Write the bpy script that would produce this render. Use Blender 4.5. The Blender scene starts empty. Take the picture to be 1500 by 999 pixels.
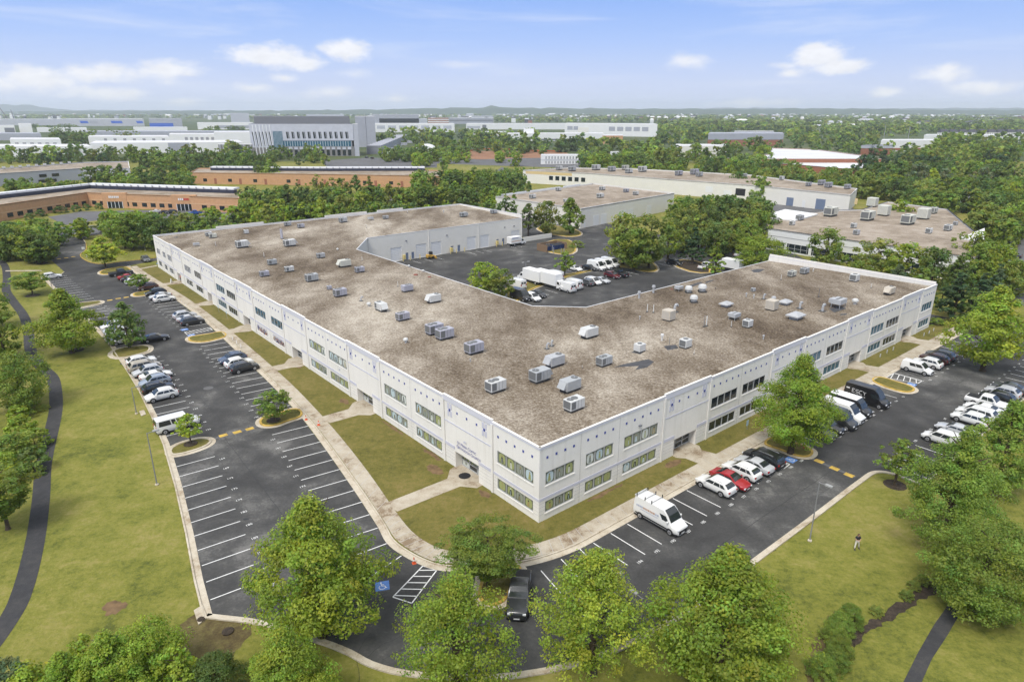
# An aerial view of a long white office building, its car parks and the country beyond
import bpy, math, random
import numpy as np
from mathutils import Vector, Matrix
R_=math.radians
rng=np.random.default_rng(7); random.seed(7)
scene=bpy.context.scene; COL=scene.collection
# ------------------------------------------------------------------ camera survey: photo pixel -> point in the place
CH=42.0; F=980.0; HZ=162.0
PITCH=math.atan((499.5-HZ)/F); CP_,SP_=math.cos(PITCH),math.sin(PITCH)
def P(u,v,z=0.0):
    x=u-750.0; y=v-499.5
    t=(CH-z)/(y*CP_+F*SP_)
    return Vector((x*t,(F*CP_-y*SP_)*t,z))
C0=P(789,767); L0=P(232,392); R0=P(1359.7,480)
EA=(L0-C0).normalized(); EB=(R0-C0).normalized()
LA=(L0-C0).length; LB=(R0-C0).length
ROT_A=math.atan2(EA.y,EA.x); ROT_B=math.atan2(EB.y,EB.x)
def W(a,b,z=0.0):
    q=C0+EA*a+EB*b; return Vector((q.x,q.y,z))
_det=EA.x*EB.y-EA.y*EB.x
def AB(p):
    d=p-C0; return ((d.x*EB.y-d.y*EB.x)/_det,(EA.x*d.y-EA.y*d.x)/_det)
def height_at(p,v):
    """height above ground point p whose top shows at row v"""
    D=p.y; y=v-499.5
    return CH-D*(y*CP_+F*SP_)/(F*CP_-y*SP_)

cam=bpy.data.cameras.new('Camera'); camo=bpy.data.objects.new('Camera',cam); COL.objects.link(camo)
camo.location=(0,0,CH); camo.rotation_euler=(math.pi/2-PITCH,0,0)
cam.sensor_width=36; cam.lens=F/1500*36; cam.clip_start=0.5; cam.clip_end=40000
scene.camera=camo

# ------------------------------------------------------------------ materials
MATS={}
def nt(m): m.use_nodes=True; return m.node_tree.nodes,m.node_tree.links
def mat(name,col,rough=0.7,metal=0.0,spec=0.4,noise=0.0,nscale=1.0,bump=0.0,bscale=10.0,objcol=False,coat=0.0):
    if name in MATS: return MATS[name]
    m=bpy.data.materials.new(name); N,K=nt(m); b=N['Principled BSDF']
    b.inputs['Roughness'].default_value=rough; b.inputs['Metallic'].default_value=metal
    b.inputs['Specular IOR Level'].default_value=spec; b.inputs['Coat Weight'].default_value=coat
    b.inputs['Coat Roughness'].default_value=0.08
    c=(col[0],col[1],col[2],1); b.inputs['Base Color'].default_value=c
    src=None
    if objcol:
        oi=N.new('ShaderNodeObjectInfo'); src=oi.outputs['Color']; K.new(src,b.inputs['Base Color'])
    if noise>0:
        g=N.new('ShaderNodeNewGeometry'); n=N.new('ShaderNodeTexNoise'); n.inputs['Scale'].default_value=nscale; n.inputs['Detail'].default_value=5
        K.new(g.outputs['Position'],n.inputs['Vector'])
        mr=N.new('ShaderNodeMapRange'); mr.inputs[1].default_value=.3; mr.inputs[2].default_value=.7; mr.inputs[3].default_value=1-noise; mr.inputs[4].default_value=1+noise*.6
        K.new(n.outputs['Fac'],mr.inputs[0])
        mx=N.new('ShaderNodeMix'); mx.data_type='RGBA'; mx.blend_type='MULTIPLY'; mx.inputs[0].default_value=1
        if src: K.new(src,mx.inputs[6])
        else: mx.inputs[6].default_value=c
        K.new(mr.outputs[0],mx.inputs[7]); K.new(mx.outputs[2],b.inputs['Base Color'])
    if bump>0:
        g2=N.new('ShaderNodeNewGeometry'); n2=N.new('ShaderNodeTexNoise'); n2.inputs['Scale'].default_value=bscale
        K.new(g2.outputs['Position'],n2.inputs['Vector'])
        bm=N.new('ShaderNodeBump'); bm.inputs['Strength'].default_value=bump; bm.inputs['Distance'].default_value=.05
        K.new(n2.outputs['Fac'],bm.inputs['Height']); K.new(bm.outputs[0],b.inputs['Normal'])
    MATS[name]=m; return m
def layered(name,stops,scales,rough=.9,bump=.3,bscale=4,weights=None,stretch=None):
    """colour ramp driven by several octaves of world-space noise"""
    m=bpy.data.materials.new(name); N,K=nt(m); b=N['Principled BSDF']; b.inputs['Roughness'].default_value=rough; b.inputs['Specular IOR Level'].default_value=.25
    g=N.new('ShaderNodeNewGeometry'); acc=None
    for i,(sc,wt) in enumerate(zip(scales,weights)):
        n=N.new('ShaderNodeTexNoise'); n.inputs['Scale'].default_value=sc; n.inputs['Detail'].default_value=6; n.inputs['Roughness'].default_value=.62; n.inputs['Distortion'].default_value=.25
        v=g.outputs['Position']
        if stretch and i<2:
            mp=N.new('ShaderNodeMapping'); mp.inputs['Scale'].default_value=stretch[0]; mp.inputs['Rotation'].default_value=(0,0,stretch[1]); K.new(v,mp.inputs['Vector']); v=mp.outputs[0]
        K.new(v,n.inputs['Vector'])
        s=N.new('ShaderNodeMath'); s.operation='MULTIPLY_ADD'; s.inputs[1].default_value=wt; s.inputs[2].default_value=0
        K.new(n.outputs['Fac'],s.inputs[0])
        if acc: K.new(acc,s.inputs[2])
        acc=s.outputs[0]
    r=N.new('ShaderNodeValToRGB'); e=r.color_ramp.elements
    while len(e)<len(stops): e.new(.5)
    for el,(p,c) in zip(e,stops): el.position=p; el.color=(*c,1)
    K.new(acc,r.inputs[0]); K.new(r.outputs[0],b.inputs['Base Color'])
    n2=N.new('ShaderNodeTexNoise'); n2.inputs['Scale'].default_value=bscale; n2.inputs['Detail'].default_value=4; K.new(g.outputs['Position'],n2.inputs['Vector'])
    bm=N.new('ShaderNodeBump'); bm.inputs['Strength'].default_value=bump; bm.inputs['Distance'].default_value=.12
    K.new(n2.outputs['Fac'],bm.inputs['Height']); K.new(bm.outputs[0],b.inputs['Normal'])
    MATS[name]=m; return m

WALL=mat('painted concrete',(.765,.74,.685),.75,noise=.035,nscale=.35)
def streaks(m):
    N,K=nt(m); b=N['Principled BSDF']; g=N.new('ShaderNodeNewGeometry'); mp=N.new('ShaderNodeMapping'); mp.inputs['Scale'].default_value=(1.4,1.4,.10); K.new(g.outputs['Position'],mp.inputs['Vector'])
    n=N.new('ShaderNodeTexNoise'); n.inputs['Scale'].default_value=1.3; n.inputs['Detail'].default_value=6; K.new(mp.outputs[0],n.inputs['Vector'])
    r=N.new('ShaderNodeMapRange'); r.inputs[1].default_value=.52; r.inputs[2].default_value=.74; r.inputs[3].default_value=0; r.inputs[4].default_value=.22; K.new(n.outputs['Fac'],r.inputs[0])
    mx=N.new('ShaderNodeMix'); mx.data_type='RGBA'; old=b.inputs['Base Color'].links[0].from_socket; K.new(r.outputs[0],mx.inputs[0]); K.new(old,mx.inputs[6]); mx.inputs[7].default_value=(.46,.42,.35,1); K.new(mx.outputs[2],b.inputs['Base Color'])
streaks(WALL)
LAV=mat('lavender grey paint',(.55,.55,.62),.7,noise=.04,nscale=.6)
CAP=mat('parapet cap',(.60,.60,.65),.55)
JOINT=mat('wall joint',(.40,.39,.37),.9)
BLUE=mat('blue tile',(.05,.07,.28),.5)
ALU=mat('aluminium frame',(.47,.48,.48),.5,metal=.2)
GLASS=mat('dark window glass',(.012,.02,.024),.07,spec=.7)
TEAL=mat('blue window glass',(.035,.12,.18),.12,spec=.7)
CARGLASS=mat('car glass',(.022,.027,.029),.06,spec=.8)
PAINT=mat('car paint',(.8,.8,.8),.32,objcol=True,coat=.6,spec=.5)
TRIM=mat('black plastic trim',(.018,.018,.02),.6)
TYRE=mat('tyre rubber',(.016,.016,.016),.85)
RIM=mat('alloy rim',(.42,.42,.43),.35,metal=.6)
LAMPC=mat('headlamp lens',(.75,.77,.78),.15,spec=.8)
LAMPR=mat('tail lamp lens',(.35,.015,.015),.2,spec=.7)
PLATE=mat('licence plate',(.7,.7,.7),.5)
WHITE=mat('white road paint',(.72,.72,.70),.7,noise=.12,nscale=2.5)
YELLOW=mat('yellow road paint',(.50,.335,.065),.75,noise=.35,nscale=1.6)
HBLUE=mat('blue road paint',(.10,.22,.52),.7,noise=.1,nscale=3)
STEEL=mat('galvanised steel',(.42,.43,.44),.5,metal=.5)
POLE=mat('grey pole paint',(.22,.22,.22),.6)
UNIT=mat('unit casing',(.6,.6,.6),.55,objcol=True,noise=.08,nscale=1.5)
UDARK=mat('unit grille',(.15,.155,.155),.7,bump=.6,bscale=30)
CURB=mat('roof curb',(.06,.06,.06),.8)
BARK=mat('bark',(.085,.062,.045),.95,noise=.4,nscale=5,bump=.6,bscale=9)
CREAM=mat('cream loading wall',(.70,.675,.61),.8,noise=.03,nscale=.3)
BRICK=mat('orange brick',(.52,.295,.155),.85,noise=.10,nscale=.9)
BRICK2=mat('brick band',(.58,.38,.22),.85)
REDB=mat('red brick',(.30,.125,.075),.9,noise=.12,nscale=.7)
NAVY=mat('navy metal roof',(.028,.032,.055),.5)
WMETAL=mat('white metal',(.72,.73,.74),.5,noise=.06,nscale=.4)
GMETAL=mat('grey metal panel',(.34,.35,.39),.55,noise=.06,nscale=.2)
DGREY=mat('dark grey panel',(.16,.165,.18),.6)
FWHITE=mat('warehouse white',(.70,.70,.685),.8,noise=.03,nscale=.1)
FGREY=mat('warehouse grey',(.42,.43,.47),.8,noise=.04,nscale=.1)
FBLUE=mat('blue cladding',(.03,.11,.50),.5)
CONC=layered('concrete walk',[(.415,(0.2160,0.1600,0.1040)),(.465,(0.3600,0.3080,0.2310)),(.57,(0.4480,0.4000,0.3196))],[.25,1.1,6],weights=[.5,.3,.2],bump=.15,bscale=12)
KERB=layered('kerb concrete',[(.40,(0.3096,0.2451,0.1701)),(.48,(0.4472,0.3913,0.3029)),(.58,(0.5332,0.4816,0.3901))],[.3,1.5,8],weights=[.45,.3,.25],bump=.1,bscale=10)
ASPH=layered('asphalt',[(.40,(.038,.0375,.037)),(.485,(.054,.0535,.0525)),(.545,(.076,.075,.072)),(.61,(.15,.146,.138))],[.045,.22,3.5],weights=[.44,.40,.16],rough=.88,bump=.25,bscale=25)
ROADM=layered('old road',[(.34,(.085,.085,.088)),(.5,(.115,.115,.118)),(.66,(.16,.16,.16))],[.05,.3,4],weights=[.45,.35,.2],rough=.9,bump=.2,bscale=20)
PATHM=layered('path asphalt',[(.36,(.032,.032,.034)),(.5,(.046,.046,.048)),(.62,(.07,.066,.062))],[.3,1.4,9],weights=[.4,.35,.25],bump=.3,bscale=18)
GRASS=layered('grass',[(.415,(0.0762,0.0884,0.0153)),(.455,(0.1300,0.1397,0.0222)),(.50,(0.1747,0.1750,0.0314)),(.545,(0.2195,0.2001,0.0523)),(.62,(0.2956,0.2374,0.0976))],[.035,.16,.7,2.4,8],weights=[.24,.24,.20,.18,.14],bump=1.0,bscale=2.2)
FIELD=layered('far grassland',[(.36,(.035,.055,.018)),(.48,(.055,.080,.024)),(.56,(.085,.10,.034)),(.66,(.16,.15,.07))],[.004,.02,.12],weights=[.4,.35,.25],bump=.3,bscale=.3)
LAWN=layered('watered lawn',[(.40,(0.0699,0.0701,0.0143)),(.46,(0.1136,0.1047,0.0214)),(.52,(0.1503,0.1309,0.0314)),(.59,(0.2053,0.1570,0.0571))],[.06,.35,1.3,4,9],weights=[.22,.22,.22,.20,.14],bump=.7,bscale=4)
MULCH=layered('mulch',[(.36,(.022,.018,.014)),(.5,(.045,.034,.025)),(.64,(.09,.068,.048))],[.5,2.5,9],weights=[.3,.4,.3],bump=.8,bscale=8)
DIRT=layered('bare soil',[(.36,(.17,.085,.045)),(.5,(.26,.135,.075)),(.64,(.34,.20,.12))],[.05,.4,3],weights=[.4,.3,.3],bump=.6,bscale=3)
ROOF=layered('gravel roof',[(.415,(0.0598,0.0415,0.0244)),(.462,(0.1277,0.0963,0.0642)),(.50,(0.2034,0.1656,0.1215)),(.536,(0.3111,0.2671,0.2093)),(.595,(0.4947,0.4440,0.3647))],[.035,.12,.5,2.8,6],weights=[.27,.24,.07,.24,.18],bump=1.0,bscale=5,stretch=((1,.45,1),.75))
ROOF2=layered('tan gravel roof',[(.41,(.17,.135,.095)),(.5,(.28,.23,.175)),(.59,(.38,.325,.265))],[.06,.3,3],weights=[.4,.3,.3],bump=.5,bscale=5)
FROOF=mat('pale membrane roof',(.58,.58,.59),.8,noise=.08,nscale=.05)
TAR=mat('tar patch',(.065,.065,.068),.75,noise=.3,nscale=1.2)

def leafmat(name,attr=False):
    m=bpy.data.materials.new(name); N,K=nt(m); b=N['Principled BSDF']; out=N['Material Output']
    b.inputs['Roughness'].default_value=.55; b.inputs['Specular IOR Level'].default_value=.25
    at=N.new('ShaderNodeAttribute'); at.attribute_name='tint'
    if attr: col=at.outputs['Color']
    else:
        oi=N.new('ShaderNodeObjectInfo'); mx=N.new('ShaderNodeMix'); mx.data_type='RGBA'; mx.blend_type='MULTIPLY'; mx.inputs[0].default_value=1
        K.new(oi.outputs['Color'],mx.inputs[6]); K.new(at.outputs['Color'],mx.inputs[7]); col=mx.outputs[2]
    K.new(col,b.inputs['Base Color'])
    tr=N.new('ShaderNodeBsdfTranslucent'); hs=N.new('ShaderNodeHueSaturation'); hs.inputs['Value'].default_value=1.7; hs.inputs['Hue'].default_value=.5; hs.inputs['Saturation'].default_value=1.1
    K.new(col,hs.inputs['Color']); K.new(hs.outputs[0],tr.inputs['Color'])
    ms=N.new('ShaderNodeMixShader'); ms.inputs[0].default_value=.38
    K.new(b.outputs[0],ms.inputs[1]); K.new(tr.outputs[0],ms.inputs[2]); K.new(ms.outputs[0],out.inputs['Surface'])
    MATS[name]=m; return m
LEAF=leafmat('foliage'); LEAFW=leafmat('woodland foliage',True)

# ------------------------------------------------------------------ mesh helpers
class MB:
    def __init__(s): s.v=[]; s.f=[]; s.m=[]; s.mats=[]
    def mi(s,m):
        if m not in s.mats: s.mats.append(m)
        return s.mats.index(m)
    def add(s,vs,fs,m):
        k=len(s.v); i=s.mi(m)
        s.v+= [tuple(q) for q in vs]; s.f+=[tuple(k+j for j in f) for f in fs]; s.m+=[i]*len(fs); return s
    def box(s,x0,x1,y0,y1,z0,z1,m,M=None):
        vs=[Vector(q) for q in ((x0,y0,z0),(x1,y0,z0),(x1,y1,z0),(x0,y1,z0),(x0,y0,z1),(x1,y0,z1),(x1,y1,z1),(x0,y1,z1))]
        if M: vs=[M@q for q in vs]
        return s.add(vs,[(0,3,2,1),(4,5,6,7),(0,1,5,4),(1,2,6,5),(2,3,7,6),(3,0,4,7)],m)
    def bbox(s,x0,x1,y0,y1,z0,z1,m,c=.05,M=None):
        """box with chamfered vertical edges and top"""
        def ring(i,z): return [(x0+i+c,y0+i,z),(x1-i-c,y0+i,z),(x1-i,y0+i+c,z),(x1-i,y1-i-c,z),(x1-i-c,y1-i,z),(x0+i+c,y1-i,z),(x0+i,y1-i-c,z),(x0+i,y0+i+c,z)]
        vs=ring(0,z0)+ring(0,z1-c)+ring(c,z1); vs=[Vector(q) for q in vs]
        if M: vs=[M@q for q in vs]
        fs=[tuple(range(7,-1,-1)),tuple(range(16,24))]
        for r in (0,8):
            for i in range(8): fs.append((r+i,r+(i+1)%8,r+8+(i+1)%8,r+8+i))
        return s.add(vs,fs,m)
    def prism(s,poly,z0,z1,m,mtop=None):
        n=len(poly); p=[(q[0],q[1]) for q in poly]
        ar=sum(p[i][0]*p[(i+1)%n][1]-p[(i+1)%n][0]*p[i][1] for i in range(n))
        if ar<0: p=p[::-1]
        zz=(lambda q:z1) if not callable(z1) else z1
        s.add([(x,y,z0) for x,y in p]+[(x,y,zz((x,y))) for x,y in p],[(i,(i+1)%n,n+(i+1)%n,n+i) for i in range(n)],m)
        s.add([(x,y,zz((x,y))) for x,y in p],[tuple(range(n))],mtop or m); return s
    def sheet(s,poly,z,m):
        p=[(q[0],q[1]) for q in poly]; n=len(p)
        ar=sum(p[i][0]*p[(i+1)%n][1]-p[(i+1)%n][0]*p[i][1] for i in range(n))
        if ar<0: p=p[::-1]
        return s.add([(x,y,z) for x,y in p],[tuple(range(n))],m)
    def tube(s,p0,p1,r0,r1,m,n=8,cap=True):
        p0=Vector(p0); p1=Vector(p1); d=(p1-p0).normalized(); u=d.orthogonal().normalized(); w=d.cross(u)
        vs=[]
        for p,r in ((p0,r0),(p1,r1)):
            vs+=[p+u*(r*math.cos(2*math.pi*i/n))+w*(r*math.sin(2*math.pi*i/n)) for i in range(n)]
        fs=[(i,(i+1)%n,n+(i+1)%n,n+i) for i in range(n)]
        if cap: fs+=[tuple(range(n-1,-1,-1)),tuple(range(n,2*n))]
        return s.add(vs,fs,m)
    def lathe(s,c,prof,m,n=12):
        vs=[(c[0]+r*math.cos(2*math.pi*i/n),c[1]+r*math.sin(2*math.pi*i/n),c[2]+z) for r,z in prof for i in range(n)]
        fs=[(k*n+i,k*n+(i+1)%n,(k+1)*n+(i+1)%n,(k+1)*n+i) for k in range(len(prof)-1) for i in range(n)]
        fs.append(tuple((len(prof)-1)*n+i for i in range(n)))
        return s.add(vs,fs,m)
    def strip(s,pts,o0,o1,z0,z1,m,closed=False):
        """ribbon following pts between side offsets o0..o1 (left positive), a solid from z0 to z1, or a sheet if z0 is None"""
        P2=[Vector((q[0],q[1])) for q in pts]; n=len(P2); A=[];B=[]
        for i in range(n):
            if closed: a,b=P2[i-1],P2[(i+1)%n]
            else: a,b=P2[max(i-1,0)],P2[min(i+1,n-1)]
            t=(b-a).normalized(); nn=Vector((-t.y,t.x)); A.append(P2[i]+nn*o0); B.append(P2[i]+nn*o1)
        k=n if closed else n-1
        if z0 is None:
            return s.add([(q.x,q.y,z1) for q in A]+[(q.x,q.y,z1) for q in B],[(i,(i+1)%n,n+(i+1)%n,n+i) for i in range(k)],m)
        vs=[(q.x,q.y,z0) for q in A]+[(q.x,q.y,z0) for q in B]+[(q.x,q.y,z1) for q in A]+[(q.x,q.y,z1) for q in B]
        fs=[]
        for i in range(k):
            j=(i+1)%n
            fs+=[(2*n+i,2*n+j,3*n+j,3*n+i),(i,j,2*n+j,2*n+i),(n+j,n+i,3*n+i,3*n+j)]
        if not closed: fs+=[(0,2*n,3*n,n),(n-1,2*n-1,4*n-1,3*n-1)]
        return s.add(vs,fs,m)
    def mesh(s,name,smooth=False,sharp=None):
        me=bpy.data.meshes.new(name); me.from_pydata(s.v,[],s.f)
        for m in s.mats: me.materials.append(m)
        me.polygons.foreach_set('material_index',s.m)
        if smooth:
            me.polygons.foreach_set('use_smooth',[True]*len(s.f))
            if sharp: me.set_sharp_from_angle(angle=sharp)
        me.update(); return me
    def build(s,name,parent=None,smooth=False,sharp=None):
        return link(name,s.mesh(name,smooth,sharp),parent)
def link(name,me,parent=None,color=None):
    o=bpy.data.objects.new(name,me); COL.objects.link(o)
    if parent: o.parent=parent
    if color: o.color=(color[0],color[1],color[2],1)
    return o
def tag(o,label,cat,group=None,kind=None):
    o['label']=label
    if cat: o['category']=cat
    if group: o['group']=group
    if kind: o['kind']=kind
    return o
def thing(name,label,cat,loc=(0,0,0),rz=0,group=None,scale=None):
    o=bpy.data.objects.new(name,None); COL.objects.link(o); o.location=loc; o.rotation_euler=(0,0,rz); o.empty_display_size=.5
    if scale: o.scale=(scale,)*3
    return tag(o,label,cat,group)
def struct(o,label=None):
    o['kind']='structure'
    if label: o['label']=label
    return o
def smooth_poly(pts,n=4,closed=False):
    """smooth curve through pts (tangents scaled to each span, so uneven spacing does not overshoot)"""
    p=[Vector((q[0],q[1])) for q in pts]; out=[]; N=len(p); k=N if closed else N-1
    def tan(i):
        if closed: a,b=p[(i-1)%N],p[(i+1)%N]
        else: a,b=p[max(i-1,0)],p[min(i+1,N-1)]
        d=b-a; return d.normalized() if d.length>1e-6 else d
    for i in range(k):
        b,c=p[i],p[(i+1)%N]; L=(c-b).length; m0=tan(i)*L; m1=tan((i+1)%N)*L
        for j in range(n):
            t=j/n; out.append(b*(2*t**3-3*t*t+1)+m0*(t**3-2*t*t+t)+c*(-2*t**3+3*t*t)+m1*(t**3-t*t))
    if not closed: out.append(p[-1])
    return out
def ragged(pts,amp,step=.4,seed=1):
    """an uneven natural edge along a closed outline"""
    r=random.Random(seed); out=[]; n=len(pts)
    for i in range(n):
        a=Vector((pts[i][0],pts[i][1])); b=Vector((pts[(i+1)%n][0],pts[(i+1)%n][1])); k=max(1,int((b-a).length/step))
        for j in range(k): out.append(a.lerp(b,j/k)+Vector((r.uniform(-amp,amp),r.uniform(-amp,amp))))
    return out
def ab(*pts): return [W(a,b) for a,b in pts]
def px(*pts): return [P(u,v) for u,v in pts]
HAZE=1e-4; SKY=.1; SKYLOW=5.0; VEIL=5.2; SUNE=1.5; SUNA=22; EXPO=1.18
# ------------------------------------------------------------------ ground, lots, kerbs, walks, markings
ZA=.02
g=MB(); xs=[-11900,-3000,-900,-400,-200,-60,60,200,400,900,3000,11900]; ys=[-900,-60,60,150,300,600,1500,4000,11900]
g.add([(x,y,0) for y in ys for x in xs],[(j*12+i,j*12+i+1,(j+1)*12+i+1,(j+1)*12+i) for j in range(5) for i in range(11)],GRASS)
g.add([(x,y,0) for y in ys for x in xs],[(j*12+i,j*12+i+1,(j+1)*12+i+1,(j+1)*12+i) for j in range(5,8) for i in range(11)],FIELD)
struct(g.build('ground'))

lot=MB()
KL=ab((171.5,-21.3),(168.3,-22.5),(168.5,-26.7),(154.9,-26.3),(130,-25.0),(104.5,-24.0),(95.3,-23.8),(77.4,-24.2),(67.5,-24.6),(55.7,-25.4),(45.4,-26.3),(33.4,-27.9),(22.5,-29.6),(13.9,-31.1),(8.3,-31.9))
KB=ab((8.3,-31.9),(4,-28.2),(-1,-25.4),(-3.5,-24.2),(-5.8,-23.4),(-8.3,-21.8),(-11.5,-18.6),(-14.3,-14.9),(-16.8,-9.5),(-18.1,-3.3),(-18.5,2),(-18.5,13.5),(-18.5,23.1),(-18.4,37.6),(-18.7,39.2),(-19.8,40.1),(-23.4,40.2))
KR=ab((-23.4,40.2),(-23.4,118),(-23.4,135))
lot_in=ab((-6.0,118),(-6.0,3),(-5.8,-1),(-4.8,-5),(-2.8,-9),(-.5,-11.8),(1.5,-13.2),(4.7,-14.1),(7.5,-14.3),(10.6,-13.6),(19.2,-12.1),(30.1,-10.4),(41.2,-8.9),(55.6,-7.7),(77.9,-6.5),(96,-5.6),(120,-5.5),(141.5,-6.2),(160,-6.8),(169,-6.5),(171,0),(171.5,14))
topl=ab((175.7,14),(175.7,-1),(176.3,-6.7),(175.9,-10.2),(177.9,-12.6),(185.1,-14.3),(195.4,-14.2),(203,-11.5),(216,-9.5),(224,-9),(232,-6),(233,40),(245,40),(243,-7),(241,-60),(230,-60),(224,-19.7),(196,-22.1))
lot.sheet(KL+KB[1:]+KR[1:]+lot_in+topl,ZA,ASPH)
struct(lot.build('parking_lot'))
lane=MB()
lane.sheet(ab((-6.0,109.2),(40,110.5),(40,118),(-6.0,118)),ZA,ASPH)
lane.sheet(ab((35,35),(126,35),(126,110),(150,112),(200,112),(230,105),(230,118),(150,160),(110,150),(60,160),(36,140),(36,111),(35,109)),ZA+.004,ASPH)
struct(lane.build('service_lane'))
far=MB()
far.sheet(px((20,345),(145,343),(150,330),(100,332),(40,338)),ZA+.008,ROADM)
far.sheet(px((150,322),(345,322),(345,310),(220,308),(120,310),(70,318),(95,330)),ZA+.008,ROADM)
far.sheet(px((560,300),(640,292),(645,285),(560,285)),.03,ROADM)
far.sheet(px((690,280),(770,300),(760,250),(735,245)),.03,ROADM)
far.sheet(px((1110,318),(1255,318),(1250,305),(1110,296)),.03,ROADM)
far.sheet(px((1455,340),(1500,350),(1530,400),(1530,470),(1475,430),(1462,380)),.03,ROADM)
far.sheet(px((1340,300),(1500,268),(1560,270),(1560,280),(1420,296),(1380,305)),.03,ROADM)
far.sheet(px((480,246),(640,246),(640,236),(540,231),(470,236)),.03,ROADM)
far.sheet(px((640,240),(850,247),(850,226),(790,228),(700,232),(640,232)),.034,ROADM)
struct(far.build('road'))
dirt=MB(); dirt.sheet(px((662,231),(690,222),(760,220),(830,224),(840,231),(760,232),(700,234)),.05,DIRT)
struct(dirt.build('bare_soil'))

kb=MB()
def kerb(poly,side,m=KERB,closed=False,h=.15,w=.17): kb.strip(poly,0 if side>0 else -w,w if side>0 else 0,0,h,m,closed)
KLs=KL[2:]; KBs=smooth_poly(KB,3)
kerb(KL[:3],-1); kerb(KLs,-1); kerb(KBs,-1); kerb(KR,-1)
inner=smooth_poly(lot_in[:20],4)
kb.strip(inner,-.85,-.68,0,.14,KERB)
kerb(smooth_poly(topl[:9],3),-1,YELLOW)
kb.strip(topl[8:12],-.17,0,0,.15,KERB)
struct(kb.build('kerb'))
gt=MB()
gt.strip(KLs,0.0,.62,None,ZA+.005,KERB); gt.strip(KBs,.0,.5,None,ZA+.005,KERB)
gt.strip(inner,-.68,.0,None,ZA+.006,KERB)
struct(gt.build('gutter'))

# walks and lawn beside the building
so=[(-5.15,118),(-5.15,3),(-4.95,-1),(-3.95,-4.6),(-2.0,-8.3),(.1,-10.9),(1.9,-12.3),(4.7,-13.1),(7.5,-13.3),(10.5,-12.7),(19.1,-11.2),(30,-9.5),(41.1,-8.0),(55.6,-6.8),(77.9,-5.6),(96,-4.7),(120,-4.6),(141.5,-5.3),(160,-5.9),(167,-5.6)]
si=[(-3.3,118),(-3.3,3.5),(-3.1,0),(-2.2,-3.6),(-.4,-7),(1.3,-9.4),(2.8,-10.5),(4.6,-11.1),(7.5,-11.3),(11.3,-10.8),(20.5,-9.1),(31,-7.5),(42,-6.2),(55.6,-5.0),(77.9,-3.9),(96,-3.3),(120,-3.1),(141,-3.9),(160,-4.4),(167,-4.3)]
so=smooth_poly(so,3); si=smooth_poly(si,3)
sw=MB()
A_=[W(q.x,q.y) for q in so]; B_=[W(q.x,q.y) for q in si]; n=len(A_)
sw.add([(q.x,q.y,.135) for q in A_]+[(q.x,q.y,.135) for q in B_],[(i,i+1,n+i+1,n+i) for i in range(n-1)],CONC)
for i in range(0,n-1,1):   # expansion joints
    a,b=A_[i],B_[i]; k=max(1,int((A_[i+1]-a).length/1.8))
    for j in range(k):
        t=j/k; p=a.lerp(A_[i+1],t); q=b.lerp(B_[i+1],t); d=(q-p).normalized(); s2=Vector((-d.y,d.x,0))*.025
        sw.add([(p+s2).to_tuple()[:2]+(.139,),(q+s2).to_tuple()[:2]+(.139,),(q-s2).to_tuple()[:2]+(.139,),(p-s2).to_tuple()[:2]+(.139,)],[(0,1,2,3)],JOINT)
# door aprons: (door a0,a1, where the walk meets)
def apron(pts,m=CONC): sw.prism(ab(*pts),0,.143,m)
for d0,d1,w0,w1,bi in ((10.65,15.4,11.6,13.8,-10.6),(36.4,41.2,37.0,39.6,-6.6),(61.6,65.9,61.6,64.0,-4.6),(87,91,87,90,-3.6),(111.8,115,112,114.4,-3.2),(137.4,140.5,137.4,139.8,-3.8)):
    apron([(d0-.6,1.2),(d1+.4,1.2),(d1,-.9),(w1,-2.4),(w1+.1,bi-.2),(w0,bi),(w0-.2,-2.2),(d0-.8,-.9)])
for d0,d1 in ((23.2,27.8),(48.2,52.5),(71.5,75.9),(93.5,98.0)):
    apron([(1.2,d0),(1.2,d1),(-.6,d1+.2),(-1.5,d1-.6),(-3.35,d1),(-3.35,d0+.8),(-1.5,d0+.6),(-.6,d0-.2)])
sw.sheet(ab((161.5,-4.5),(162.6,-4.5),(164,.2),(162.8,.2)),.143,CONC)
sw.sheet(px((60,396),(62,397.5),(8,398),(8,396.5)),.05,CONC)
struct(sw.build('pavement'))
lw=MB()
lawn=[W(q.x,q.y) for q in si[::-1]]
lw.sheet([W(166.5,0)]+lawn+[W(0,117)]+[W(0,0)],.115,LAWN)
struct(lw.build('lawn'))

# islands ------------------------------------------------------------------
isl=MB()
def island(pts,ins=.35,yellow=False,n=4,m=LAWN,smooth=True):
    p=smooth_poly(pts,n,True) if smooth else [Vector((q[0],q[1])) for q in pts]
    ar=sum(p[i].x*p[(i+1)%len(p)].y-p[(i+1)%len(p)].x*p[i].y for i in range(len(p)))
    if ar<0: p=p[::-1]
    isl.strip(p,-.55,.0,None,ZA+.012,KERB,True)
    isl.strip(p,.0,ins,0,.16,YELLOW if yellow else KERB,True)
    isl.strip(p,ins*.99,ins+.25,None,.13,m,True)
    c=sum(p,Vector((0,0)))/len(p); isl.sheet([c+(q-c)*max(.2,1-(ins+.1)/max(.3,(q-c).length)) for q in p],.135,m)
island(ab((90.2,-11.0),(90.3,-9.8),(89.9,-7.4),(89.6,-5.0),(86.3,-5.2),(85.4,-7.5),(85.4,-9.6),(86.8,-11.2),(88.5,-11.6)),.3,True)
island(ab((44.9,-13.3),(45,-11.5),(44.9,-8.3),(42,-8.6),(41.5,-11),(41.3,-12.8),(42.2,-14.1),(43.7,-14.2)),.3,True)
island(ab((41.7,-26.4),(43.8,-25.6),(44.2,-22.6),(43.2,-21.3),(41.9,-21.3),(41.0,-22.6),(40.9,-25.2)),.3)
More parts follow.
